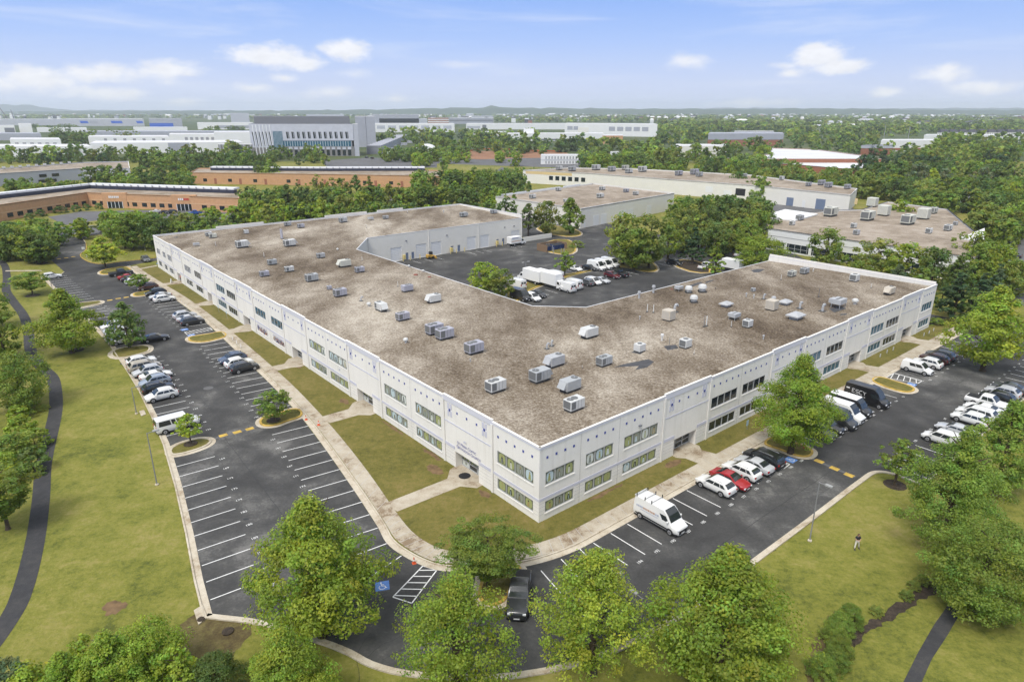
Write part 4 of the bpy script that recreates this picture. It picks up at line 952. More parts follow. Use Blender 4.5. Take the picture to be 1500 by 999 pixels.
    for s in (-1,1):
        sw_=MB()
        for f0,f1 in segs:
            q=[]
            for z,fr in ((zb,f0),(zb,f1),(zt,f1),(zt,f0)):
                X=xr_(z)+(xf_(z)-xr_(z))*fr
                q.append((X,s*(yl(max(z,belt))+.013),z))
            sw_.add(q,[(0,1,2,3) if s<0 else (3,2,1,0)],CARGLASS)
        parts.append(('side_window',sw_.mesh('side_window'),0))
    for s in (-1,1):
        hl=MB(); ya,yb=sorted((s*w*.52,s*w*.80)); hl.box(h-.13,h-.005,ya,yb,nose-.22,nose-.06,LAMPC); parts.append(('headlight',hl.mesh('headlight'),0))
        tl=MB(); ya,yb=sorted((s*w*.62,s*w*.90)); zz=deck-.34 if not van else belt-.3
        tl.box(-h-.015,-h+.12,ya,yb,zz,zz+(.2 if not van else .4),LAMPR); parts.append(('tail_light',tl.mesh('tail_light'),0))
    CAR[kind]=dict(body=body.mesh('body',True,.75),trim=trim.mesh('trim'),wheels=whl,parts=parts); return CAR[kind]
def car(kind,p,ang,col,label,name=None,cat='car',group=None,full=True):
    m=car_meshes(kind); nm=name or {'suv':'suv','sedan':'sedan','minivan':'minivan','pickup':'pickup_truck','van':'cargo_van','smallvan':'small_van','passvan':'passenger_van','highvan':'cargo_van'}[kind]
    r=thing(nm,label,cat,(p.x,p.y,ZA+.01),ang,group)
    link('body',m['body'],r,col); link('bumper_trim',m['trim'],r)
    for n,me,_ in m['wheels']+m['parts']: link(n,me,r)
    return r
SIMPLE={}
def simple_car(kind,p,ang,col,label,cat='car',group=None):
    """far car: the same shapes welded into one mesh"""
    if kind not in SIMPLE:
        m=car_meshes(kind); mb=MB()
        for me in [m['body'],m['trim']]+[w[1] for w in m['wheels']]+[q[1] for q in m['parts']]:
            vs=[v.co.copy() for v in me.vertices]
            k=len(mb.v); mb.v+=[tuple(v) for v in vs]
            for pl in me.polygons: mb.f.append(tuple(k+i for i in pl.vertices)); mb.m.append(mb.mi(me.materials[pl.material_index]))
        SIMPLE[kind]=mb.mesh('far_car',True,.5)
    o=link({'suv':'suv','sedan':'sedan','pickup':'pickup_truck','minivan':'minivan'}.get(kind,'van'),SIMPLE[kind],None,col); o.location=(p.x,p.y,p.z+.06); o.rotation_euler=(0,0,ang)
    return tag(o,label,cat,group)
cW=(.72,.72,.70); cS=(.46,.47,.48); cK=(.012,.012,.014); cG=(.075,.08,.085); cR=(.32,.012,.018); cB=(.05,.075,.13); cLB=(.27,.31,.37); cBe=(.42,.38,.31); cM=(.055,.022,.02); cDG=(.028,.03,.033); cN=(.022,.025,.035)
IN_L=ROT_B; OUT_L=ROT_B+math.pi     # nose to the building / nose to the lawn
IN_R=ROT_A; OUT_R=ROT_A+math.pi
def at_ab(a,b): return W(a,b)
def at_px(u,v,z): return P(u,v,z)
cars=[
 ('passvan',at_ab(49.2,-23.6),IN_L,cW,'white passenger van half hidden by the bright young tree','passenger_van','van','left outer row'),
 ('suv',at_ab(61.6,-22.7),OUT_L,cW,'white SUV nose in, nearest the camera in its parked line by the lawn'),
 ('suv',at_ab(65.0,-22.4),IN_L,cK,'black SUV between the white SUV and a blue grey crossover'),
 ('suv',at_ab(68.3,-22.1),OUT_L,cLB,'blue grey crossover beside the black SUV in the lawn side row'),
 ('sedan',at_ab(71.2,-21.3),IN_L,cW,'white sedan with dark roof glass in the lawn side row'),
 ('suv',at_ab(73.9,-21.9),OUT_L,cS,'silver SUV in the middle of the lawn side row'),
 ('minivan',at_ab(76.8,-21.8),IN_L,cBe,'champagne minivan with red tail lamps in the lawn side row'),
 ('suv',at_ab(79.9,-21.6),IN_L,cW,'white crossover with black roof beside the columnar tree island'),
 ('suv',at_ab(94.6,-21.6),OUT_L,cW,'white car just past the columnar tree, nearest that tree'),
 ('sedan',at_ab(97.5,-21.4),OUT_L,cS,'silver sedan two bays past the columnar tree'),
 ('suv',at_ab(100.2,-21.3),OUT_L,cW,'white SUV between silver cars past the columnar tree'),
 ('sedan',at_ab(103.0,-21.2),OUT_L,cS,'silver sedan partly hidden behind the big maple'),
 ('suv',at_ab(105.8,-21.2),OUT_L,cW,'white SUV farthest in the row beyond the big maple'),
 ('sedan',at_ab(92.2,-16.6),IN_L-.12,cK,'black sedan driving across the aisle'),
 ('suv',at_ab(71.0,-8.9),OUT_L,cB,'dark blue SUV nose out beside a white SUV by the walk'),
 ('suv',at_ab(68.1,-8.8),IN_L,cW,'white SUV with red tail lamps between two dark SUVs'),
 ('suv',at_ab(65.3,-8.8),IN_L,cDG,'charcoal SUV nearest the camera in the trio by the walk'),
 ('suv',at_ab(104.3,-8.0),IN_L,cS,'silver SUV rear of the trio next to the hatched bay'),
 ('sedan',at_ab(101.5,-7.9),IN_L,cS,'silver sedan in the middle of the trio next to the hatched bay'),
 ('suv',at_ab(98.7,-8.0),IN_L,cDG,'dark grey SUV beside the blue wheelchair bay'),
 ('pickup',at_ab(157.0,-10.1),IN_L,cK,'black pickup truck beside the far grass island','pickup_truck','pickup'),
 ('sedan',at_ab(151.2,-9.6),IN_L,cR,'red car wedged between dark cars far up the left lot'),
 ('sedan',at_ab(148.4,-9.4),IN_L,cN,'dark navy sedan beside the red car'),
 ('suv',at_ab(144.4,-9.3),IN_L,cW,'white car half hidden by the small shrub tree'),
 ('suv',at_ab(136.0,-8.2),OUT_L,cM,'dark maroon SUV beside the small shrub tree'),
 ('suv',at_ab(128.9,-8.0),OUT_L,cK,'black SUV next to the small yellow edged island'),
 ('sedan',at_ab(125.2,-7.9),OUT_L,cS,'silver sedan between the black and the white SUV'),
 ('suv',at_ab(121.4,-7.9),IN_L,cW,'white SUV closing the far row next to empty bays'),
 ('suv',at_px(75,404,.85),IN_L,cW,'white SUV alone at the top of the left lot kerb'),
 ('suv',at_px(213,379,.85),ROT_A+math.pi,cG,'grey SUV parked by the far end wall of the building'),
 ('van',at_ab(-8.3,10.1),OUT_R,cW,'white work van with ladder rack nearest the building corner','cargo_van','van'),
 ('suv',at_ab(-8.2,20.45),IN_R,cW,'white crossover next to the empty bays on the right'),
 ('sedan',at_ab(-8.5,23.0),OUT_R,cR,'bright red sedan nose out between two white SUVs'),
 ('suv',at_ab(-8.3,25.7),IN_R,cW,'white SUV between the red and the silver sedan'),
 ('sedan',at_ab(-8.4,28.3),IN_R,cS,'silver sedan beside the long black SUV'),
 ('minivan',at_ab(-8.3,30.6),IN_R,cK,'long black SUV beside the hatched bay and hydrant'),
 ('suv',at_ab(-9.1,42.9),OUT_R,cK,'small black car half under the bright maple','suv','car'),
 ('suv',at_ab(-9.0,45.6),OUT_R,cK,'black SUV second out from under the bright maple'),
 ('van',at_ab(-8.9,48.4),OUT_R,cDG,'dark grey van beside the white van with dark windscreen','cargo_van','van'),
 ('van',at_ab(-8.6,51.2),OUT_R,cW,'white van with black grille between two dark vans','cargo_van','van'),
 ('van',at_ab(-8.4,54.0),OUT_R,cK,'black van with a white roof','cargo_van','van'),
 ('highvan',at_ab(-8.5,59.3),OUT_R,cK,'tall black van with white lettering on its side','cargo_van','van'),
 ('smallvan',at_ab(-8.4,78.7),OUT_R,cW,'plain white cargo van beside the hatched bay on the right','cargo_van','van'),
 ('suv',at_ab(-8.4,83.0),IN_R,cW,'white SUV right behind the plain white cargo van'),
 ('suv',at_ab(-8.4,86.2),IN_R,cM,'dark maroon SUV behind the white SUV far up the right row'),
 ('suv',at_ab(-8.4,89.0),IN_R,cG,'dark grey SUV last in the far right row'),
 ('pickup',at_px(760.5,866,.95),OUT_R-.78,cDG,'dark grey pickup with sunshade under the honey locust','pickup_truck','pickup'),
 ('smallvan',at_ab(-20.8,53.6),IN_R,cW,'small white van nearest the young tree in the tree side row','small_van','van'),
 ('sedan',at_ab(-20.9,58.2),IN_R,cS,'silver sedan beside the small white van'),
 ('suv',at_ab(-21.0,63.5),IN_R,cW,'white SUV beside an empty bay in the tree side row'),
 ('minivan',at_ab(-21.0,66.2),IN_R,cW,'white minivan with dark side glass in the tree side row'),
 ('sedan',at_ab(-21.0,68.9),IN_R,cW,'white sedan behind the minivan in the tree side row'),
 ('pickup',at_ab(-20.8,71.8),OUT_R,cW,'white pickup truck in the tree side row','pickup_truck','pickup'),
 ('suv',at_ab(-21.0,75.2),IN_R,cK,'black car behind the white pickup'),
 ('suv',at_ab(-20.9,78.2),IN_R,cS,'silver SUV just under the edge of the big right tree'),
 ('sedan',at_ab(-21.0,81.2),IN_R,cG,'grey car farthest in the tree side row'),
 ('suv',at_px(1412,470,.8),ROT_B+math.pi+.3,cK,'black SUV facing out under the dark conifers'),
]
for c in cars:
    kind,p,ang,col,lab=c[:5]; nm=c[5] if len(c)>5 else None; ct=c[6] if len(c)>6 else 'car'
    o=car(kind,p,ang,col,lab,nm,ct,'vehicles parked round the office building')
    c_=[q for q in COL.objects if q.parent==o] if False else None
    if 'ladder rack' in lab:
        rk=MB()
        for x in (-2.6,-1.5,-.6):
            rk.box(x-.03,x+.03,-.9,.9,2.58,2.62,STEEL)
            for s in (-.9,.9): rk.box(x-.04,x+.04,s-.04,s+.04,2.45,2.85,TRIM)
        rk.box(-2.85,-2.80,-.95,.95,2.5,2.6,WMETAL); rk.build('roof_rack',o)
        sg2=MB()
        tx=[(.55,.28,(.45,.45,.55),'van lettering grey'),(-.45,.42,(.55,.33,.20),'van lettering orange')]
        r=random.Random(3)
        for s in (-1,1):
            x=-2.5
            while x<.5:
                w2=.12+r.random()*.12
                sg2.box(x,x+w2,s*1.032-.004,s*1.032+.004,1.45,1.66,mat('van lettering orange',(.50,.33,.25),.5) if -1.6<x<0 else mat('van lettering grey',(.42,.45,.55),.5)); x+=w2+.06
            x=-1.9
            while x<.4:
                w2=.08+r.random()*.1; sg2.box(x,x+w2,s*1.034-.004,s*1.034+.004,1.22,1.30,mat('van lettering grey',(.42,.45,.55),.5)); x+=w2+.05
        sg2.build('lettering',o)
        ln=MB(); ln.box(-2.6,2.2,-1.035,1.035,.52,.66,TRIM); ln.build('rub_strip',o)
    if 'white lettering' in lab:
        sg2=MB(); WL=mat('white lettering',(.7,.7,.7),.5)
        for s in (-1,):
            for ch,x0,z0,sz in (('E',1.9,1.4,.75),('S',1.45,1.35,.8),('C',1.0,1.3,.8),('Y',.55,1.3,.8)): pass
            def strokes(x,z,sc,pts):
                for (ax,az),(bx,bz) in pts:
                    a=Vector((x+ax*sc,s*1.05,z+az*sc)); b=Vector((x+bx*sc,s*1.05,z+bz*sc)); sg2.tube(a,b,.035,.035,WL,5)
            strokes(-1.9,1.5,.55,[((0,0),(0,1)),((0,1),(.7,1)),((0,.5),(.5,.5)),((0,0),(.7,0))])
            strokes(-1.35,1.45,.55,[((.7,1),(0,1)),((0,1),(0,.5)),((0,.5),(.7,.5)),((.7,.5),(.7,0)),((.7,0),(0,0))])
            strokes(-.8,1.45,.55,[((.7,1),(0,1)),((0,1),(0,0)),((0,0),(.7,0))])
            strokes(-.25,1.45,.55,[((0,1),(.35,.5)),((.7,1),(.35,.5)),((.35,.5),(.35,0))])
            for x in (-2.7,-2.3,-1.6,-1.1,-.6,-.1): sg2.box(x,x+.2,s*1.05-.01,s*1.05+.01,1.1,1.2,WL)
            sg2.box(-2.8,-2.3,s*1.05-.01,s*1.05+.01,1.9,2.1,WL)
        sg2.build('lettering',o)
    if 'white roof' in lab:
        rp=MB(); rp.bbox(-2.85,1.1,-.92,.92,2.44,2.55,mat('white van roof',(.72,.72,.72),.4),.04); rp.build('roof',o)
        sg2=MB(); WL=mat('white lettering',(.7,.7,.7),.5)
        for x,w2 in ((-2.6,.5),(-1.8,.7),(-.7,.4)): sg2.box(x,x+w2,-1.0,-.985,1.75,2.0,WL)
        sg2.tube((.3,-.985,1.8),(.3,-1.01,1.8),.3,.3,WL,14); sg2.tube((.3,-1.0,1.8),(.3,-1.02,1.8),.22,.22,TRIM,14); sg2.build('lettering',o)
    if 'sunshade' in lab:
        ss=MB(); ss.add([(1.02,-.7,1.30),(1.02,.7,1.30),(.62,.66,1.72),(.62,-.66,1.72)],[(0,1,2,3)],mat('sunshade',(.6,.65,.66),.3,metal=.4))
        for v in range(len(ss.v)): x,y,z=ss.v[v]; ss.v[v]=(x+.045,y,z+.045)
        ss.build('sunshade',o)
# trucks
def box_truck(p,ang,Lb,label,nose=True,Hb=3.6,scale=1.0,logo=False):
    r=thing('box_truck',label,'truck',(p.x,p.y,ZA+.01),ang,'delivery trucks in the courtyard',scale)
    b=MB(); b.bbox(-Lb,0,-1.22,1.22,1.0,Hb,FWHITE,.05); b.box(-Lb,0,-1.0,1.0,.75,1.0,TRIM); b.build('cargo_box',r)
    c=MB(); prof=[(.1,.6),(2.3,.6),(2.35,1.25),(1.55,1.5),(1.0,2.35),(.1,2.4)]
    vs=[(x,-1.02,z) for x,z in prof]+[(x,1.02,z) for x,z in prof]; n=len(prof)
    c.add(vs,[tuple(range(n)),tuple(range(2*n-1,n-1,-1))]+[(i,n+i,n+(i+1)%n,(i+1)%n) for i in range(n)],FWHITE); c.build('cab',r)
    w=MB(); w.add([(1.56,-.9,1.56),(1.56,.9,1.56),(1.04,.85,2.3),(1.04,-.85,2.3)],[(0,1,2,3)],CARGLASS); w.build('windshield',r)
    for s in (-1,1):
        q=MB(); q.add([(.3,s*1.03,1.5),(1.3,s*1.03,1.5),(.95,s*1.03,2.2),(.3,s*1.03,2.2)],[(0,1,2,3) if s<0 else (3,2,1,0)],CARGLASS); q.build('side_window',r)
        for x in (1.4,-Lb+1.6): q=MB(); q.tube((x,s*.8,.45),(x,s*1.1,.45),.45,.45,TYRE,14); q.tube((x,s*1.1,.45),(x,s*1.12,.45),.27,.25,RIM,10); q.build('wheel',r)
        q=MB(); q.box(2.3,2.37,*sorted((s*.6,s*.9)),.95,1.15,LAMPC); q.build('headlight',r)
    g_=MB(); g_.box(2.33,2.38,-.5,.5,.75,1.1,TRIM); g_.build('grille',r)
    if logo:
        k=MB()
        for s in (-1,1):
            for i in range(7): k.box(-Lb+.5+i*.4,-Lb+.75+i*.4,*sorted((s*1.222,s*1.232)),2.7,3.0,BLUE)
            k.box(-Lb+.2,-.3,*sorted((s*1.222,s*1.232)),1.7,1.85,mat('orange stripe',(.5,.2,.06),.5))
        k.build('lettering',r)
    return r
tr1=at_px(815,428,1.2); box_truck(at_ab(70.7,70.2),OUT_R,8.2,'long white box truck in the middle of the courtyard row',Hb=3.9)
box_truck(at_ab(82.5,69.6),IN_R,6.4,'tall white truck behind the long box truck, its back rounded',Hb=3.7)
box_truck(at_ab(121.3,100.2),ROT_B,4.6,'white delivery truck with blue lettering backed to the dock wall',logo=True,Hb=3.2,scale=.95)
box_truck(at_ab(57.5,121.0),ROT_A,5.5,'white box truck behind the bright conifer',Hb=3.3)
def bk(kind,u,v,z,ang,col,lab,cat='car'): car(kind,P(u,v,z),ang,col,lab,None,cat,'vehicles in the courtyard')
bk('van',763,431,1.3,OUT_R,cDG,'dark green black van beside the courtyard shrubs','van')
bk('minivan',779,434,.9,OUT_R,cW,'white minivan between the dark van and the black sedan')
bk('sedan',788,429.5,.8,OUT_R,cK,'black sedan beside the long box truck')
bk('van',756,415,1.2,IN_R,cW,'white van behind the dark van, facing away','van')
bk('van',811,403,1.2,IN_R,cW,'white van with dark side window facing the dock wing','van')
bk('van',828,419,1.3,IN_R,cW,'white van touching the right side of the long box truck','van')
bk('van',838,415,1.3,IN_R,cW,'white van with one wide dark rear window','van')
bk('suv',859,413,.85,IN_R,cG,'grey SUV beside the white vans in the courtyard')
bk('minivan',868.5,411,.9,OUT_R,cW,'white minivan beside the grey SUV in the courtyard')
bk('sedan',881.5,410,.7,OUT_R,cS,'silver sedan between the white minivan and empty bays')
bk('suv',897,402.5,.85,OUT_R,(.10,.012,.018),'dark red SUV on the courtyard grass strip')
bk('pickup',906,400,.9,IN_R,cK,'black pickup next to the dark red SUV','pickup')
bk('sedan',864,391.5,.7,OUT_R,cK,'black sedan left of the three white vans')
bk('van',874,389,1.2,OUT_R,cW,'left of three identical white vans under the big tree','van')
bk('van',884.5,387,1.2,OUT_R,cW,'middle of three identical white vans under the big tree','van')
bk('van',894,384.5,1.2,OUT_R,cW,'right of three identical white vans under the big tree','van')
bk('sedan',842,393,.7,OUT_R,cW,'white car behind the small courtyard tree')
bk('suv',988,384,.8,OUT_R,cK,'black SUV beside the dark courtyard conifer')
bk('pickup',1035,389,.9,ROT_B,cW,'white pickup behind the bright conifer','pickup')
bk('sedan',1084,372.5,.7,ROT_B,cS,'silver sedan on the lane behind the right wing')
# ------------------------------------------------------------------ street furniture
LP={}
def lamp(p,hh,ang,label,double=False):
    r=thing('street_lamp',label,'lamp post',(p.x,p.y,0),ang,'parking lot lamps')
    b=MB(); b.lathe((0,0,0),[(.22,0),(.22,.12),(.14,.16)],KERB,10); b.build('base',r)
    q=MB(); q.tube((0,0,.1),(0,0,hh),.075,.05,POLE,8); q.build('pole',r)
    for s in ((1,-1) if double else (1,)):
        a=MB(); a.tube((0,0,hh-.1),(s*.7,0,hh),.04,.04,POLE,6); a.bbox(*sorted((s*.6,s*1.3)),-.18,.18,hh-.06,hh+.1,mat('lamp head',(.30,.30,.29),.5),.03); a.build('lamp_head',r)
lamp(P(1186,792),height_at(P(1186,792),706),ROT_A+math.pi,'grey lamp post on the lawn edge near the walking person')
lamp(P(230,710),height_at(P(230,710),634),ROT_B,'thin lamp post on the lawn below the white passenger van')
lamp(P(200,606),height_at(P(200,606),568),ROT_B,'thin lamp post on the lawn beside the nose in white SUV')
lamp(P(76,421),height_at(P(76,421),405),ROT_B,'short post by the kerb of the upper left lot')
lamp(P(213,367),height_at(P(213,367),341),ROT_A,'lamp post on the grass near the far end wall')
lamp(P(770,409),height_at(P(770,409),384),ROT_B,'double headed lamp post in the courtyard',True)
lamp(P(938,925),height_at(P(938,925),876),ROT_A,'lamp post half hidden by the loose crowned near tree')
lamp(P(1063,342),height_at(P(1063,342),318),ROT_A,'lamp post on the lane behind the right wing')
lamp(P(700,300),height_at(P(700,300),282),ROT_A,'lamp post beyond the dock wing among trees')
def sign(p,h,w,hh,ang,label,face=None,cat='sign',name='road_sign'):
    r=thing(name,label,cat,(p.x,p.y,0),ang); q=MB(); q.tube((0,0,0),(0,0,h),.03,.03,STEEL,6); q.build('post',r)
    q=MB(); q.box(-.03,-.015,-w/2,w/2,h-hh,h,face or WMETAL); q.build('sign_panel',r)
wf=mat('white sign face',(.74,.74,.74),.5)
sign(P(123.5,372),2.2,.8,.8,ROT_A,'white square road sign at the far driveway island',wf)
for i,(u,v) in enumerate(((341.4,500),(347.4,505.5),(353.5,511))): sign(P(u,v),.95,.3,.6,ROT_B,('first','second','third')[i]+' of three low white posts above the dark blue SUV',wf,name='bay_sign')
for u,v,l in ((267,446,'left low white post beside the walk near the silver SUV trio'),(273,451,'right low white post beside the walk near the silver SUV trio')): sign(P(u,v),.95,.3,.6,ROT_B,l,wf,name='bay_sign')
for u,v,l in ((1289,525,'nearest yard sign of three before the fourth entrance'),(1299,519,'middle yard sign of three before the fourth entrance'),(1308,515,'farthest yard sign of three before the fourth entrance'),(1353,494,'yard sign nearest the last right entrance'),(1360.5,490.5,'middle yard sign near the last right entrance'),(1367,487,'yard sign nearest the far corner shrub')): sign(P(u,v),.9,.45,.6,ROT_A+math.pi,l,wf,name='yard_sign')
sign(P(1094,630),1.5,.5,.8,ROT_A+math.pi,'blue and white yard sign beside the bright maple',mat('pale blue sign',(.33,.5,.62),.5),name='yard_sign')
sign(P(321,458),1.7,.4,.6,ROT_B,'left pale blue sign post on the lawn near the fourth entrance',mat('pale blue sign',(.33,.5,.62),.5),name='yard_sign')
sign(P(333,468),1.9,.4,.6,ROT_B,'right pale blue sign post on the lawn near the fourth entrance',mat('pale blue sign',(.33,.5,.62),.5),name='yard_sign')
def cone(p,label):
    r=thing('traffic_cone',label,'cone',(p.x,p.y,p.z),.4,'orange cones by the walk'); OR=mat('cone orange',(.62,.10,.03),.6)
    b=MB(); b.bbox(-.2,.2,-.2,.2,0,.05,OR,.02); b.build('base',r); c=MB(); c.lathe((0,0,.05),[(.15,0),(.09,.3),(.085,.32),(.04,.66)],OR,10); c.build('cone',r)
    w=MB(); w.lathe((0,0,.3),[(.103,0),(.078,.16)],WHITE,10); w.build('reflective_band',r)
for u,v,z,l in ((448.6,615,.02,'orange cone in the gutter by the small round tree'),(467,624,.14,'orange cone on the walk near the small round tree'),(606.7,825,.02,'orange cone at the head of the hatched corner bay')):
    q=P(u,v); q.z=z; cone(q,l)
def hydrant(p,l,c):
    r=thing('fire_hydrant',l,'hydrant',p); m=mat('hydrant '+l[:4],c,.5); b=MB(); b.lathe((0,0,0),[(.17,0),(.17,.06),(.12,.08),(.12,.5),(.15,.53),(.14,.58)],m,12); b.build('barrel',r)
    b=MB(); b.lathe((0,0,.58),[(.13,0),(.1,.1),(.03,.16)],wf,12); b.build('bonnet',r); b=MB(); b.tube((-.2,0,.42),(.2,0,.42),.06,.06,m,8); b.build('nozzle',r)
hydrant(Vector((*P(1178,657).xy,.13)),'red fire hydrant with white top under the bright maple',(.45,.05,.04)); hydrant(Vector((*P(127,377).xy,.1)),'pale fire hydrant on the far driveway island',(.5,.5,.5))
# sandwich board
r=thing('sandwich_board','white sandwich board on the lawn beside the first far entrance','sign',(*P(251.5,415).xy,.115),ROT_B)
for s in (-1,1):
    b=MB(); b.add([(s*.25,-.35,0),(s*.25,.35,0),(s*.02,.35,1.05),(s*.02,-.35,1.05),(s*.22,-.35,0),(s*.22,.35,0),(s*-.0,.35,1.05),(s*-.0,-.35,1.05)],[(0,1,2,3),(7,6,5,4),(0,3,7,4),(1,5,6,2)],wf); b.build('sign_panel',r)
# dumpster corral, loader, bollards, wall
r=thing('waste_corral','brown walled waste enclosure in the courtyard','enclosure',P(808,366)); c=P(808,366)
b=MB(); BW=mat('brown fence',(.19,.125,.075),.8)
for q in ((-4.2,-4.0,-2.4,2.4),(-4.0,4.4,2.2,2.4),(4.2,4.4,-2.4,2.2)): b.bbox(*q,0,2.2,BW,.03)
b.build('fence_wall',r); r.rotation_euler=(0,0,ROT_B)
for i,(dx,l) in enumerate(((-2.3,'left blue waste container in the brown enclosure'),(.6,'middle blue waste container in the brown enclosure'),(3.0,'right blue waste container in the brown enclosure'))):
    q=c+EB.to_3d()*dx-EA.to_3d()*(.6); t=thing('waste_container',l,'dumpster',(q.x,q.y,.03),ROT_B,'blue waste containers'); b=MB(); BL=mat('container blue',(.02,.045,.17),.5)
    b.add([(-1,-.8,.2),(1,-.8,.2),(1,.8,.2),(-1,.8,.2),(-1.1,-1,1.5),(1.1,-1,1.5),(1.1,.9,1.8),(-1.1,.9,1.8)],[(3,2,1,0),(0,1,5,4),(1,2,6,5),(2,3,7,6),(3,0,4,7),(4,5,6,7)],BL); b.build('bin',t)
    b=MB(); b.add([(-1.12,-1.02,1.53),(1.12,-1.02,1.53),(1.12,.92,1.85),(-1.12,.92,1.85)],[(0,1,2,3)],TRIM); b.build('lid',t)
for i,(u,v) in enumerate(((801,366),(804,365.5),(809,369),(811,372),(822,373),(826,373))):
    t=MB(); t.tube((0,0,0),(0,0,1.9),.1,.1,STEEL,8); t.lathe((0,0,1.9),[(.11,0),(.05,.07)],STEEL,8); o=t.build('bollard'); o.location=P(u,v); tag(o,'grey steel bollard guarding the blue waste containers','bollard','grey bollards')
for x,l in ((122.2,'dock door pair nearest the loader'),(122.2,'middle dock door pair'),(122.2,'dock door pair nearest the delivery truck')): pass
YB=mat('bollard yellow',(.62,.50,.20),.6)
for i,b0 in enumerate((57.6,60.0,63.4,74.6,76.7,79.9,92.8,95.2)):
    t=MB(); t.tube((0,0,0),(0,0,1.25),.12,.12,YB,8); t.lathe((0,0,1.25),[(.12,0),(.06,.08)],YB,8); o=t.build('bollard'); o.location=W(123.9,b0,.02); tag(o,'pale yellow bollard by the dock wall service doors','bollard','yellow bollards')
for b0,l in ((58.4,'pale yellow meter cabinet between the first service doors'),(75.4,'pale yellow meter cabinet between the middle service doors'),(93.6,'pale yellow meter cabinet between the last service doors')):
    t=thing('meter_cabinet',l,'cabinet',W(124.6,b0,0),ROT_A); q=MB(); q.bbox(-.25,.25,-.4,.4,.4,1.7,YB,.03); q.build('box',t); q=MB(); q.tube((0,-.25,0),(0,-.25,.4),.05,.05,STEEL); q.tube((0,.25,0),(0,.25,.4),.05,.05,STEEL); q.build('stand',t)
r=thing('skid_loader','yellow skid loader parked at the dock wall','loader',W(121.9,66.0,.02),ROT_B-.2); YL=mat('loader yellow',(.50,.30,.06),.5)
b=MB(); b.bbox(-1.4,.5,-.75,.75,.45,1.25,YL,.06); b.build('body',r); b=MB(); b.bbox(-.5,.4,-.6,.6,1.25,2.1,TRIM,.05); b.build('cab',r)
b=MB(); b.add([(1.0,-.95,.1),(1.0,.95,.1),(1.7,.95,.05),(1.7,-.95,.05),(.95,-.95,.75),(.95,.95,.75),(1.3,.95,.85),(1.3,-.95,.85)],[(3,2,1,0),(0,1,5,4),(0,4,7,3),(1,2,6,5),(4,5,6,7)],YL); b.build('bucket',r)
for s in (-1,1):
    b=MB(); b.tube((-1.0,s*.8,1.3),(1.0,s*.8,.5),.08,.08,YL,6); b.build('lift_arm',r)
    for x in (-.9,.3): b=MB(); b.tube((x,s*.75,.4),(x,s*.98,.4),.4,.4,TYRE,12); b.build('wheel',r)
b=MB(); q0=P(771,353); 
ret=MB(); ret.box(-.15,.15,0,13,0,1.5,CREAM); o=ret.build('retaining_wall'); o.location=W(124.6,BE+.3,0); o.rotation_euler=(0,0,ROT_B-math.pi/2); tag(o,'low pale wall running from the dock wing towards the waste enclosure','wall')
# small white cabinet by courtyard trees
r=thing('utility_cabinet','white utility cabinet under the two leafy courtyard trees','cabinet',W(73.8,55.2,.1),ROT_A); q=MB(); q.bbox(-.6,.6,-.45,.45,.15,1.7,FWHITE,.04); q.build('box',r); q=MB(); q.box(-.7,.7,-.55,.55,0,.15,KERB); q.build('base',r)
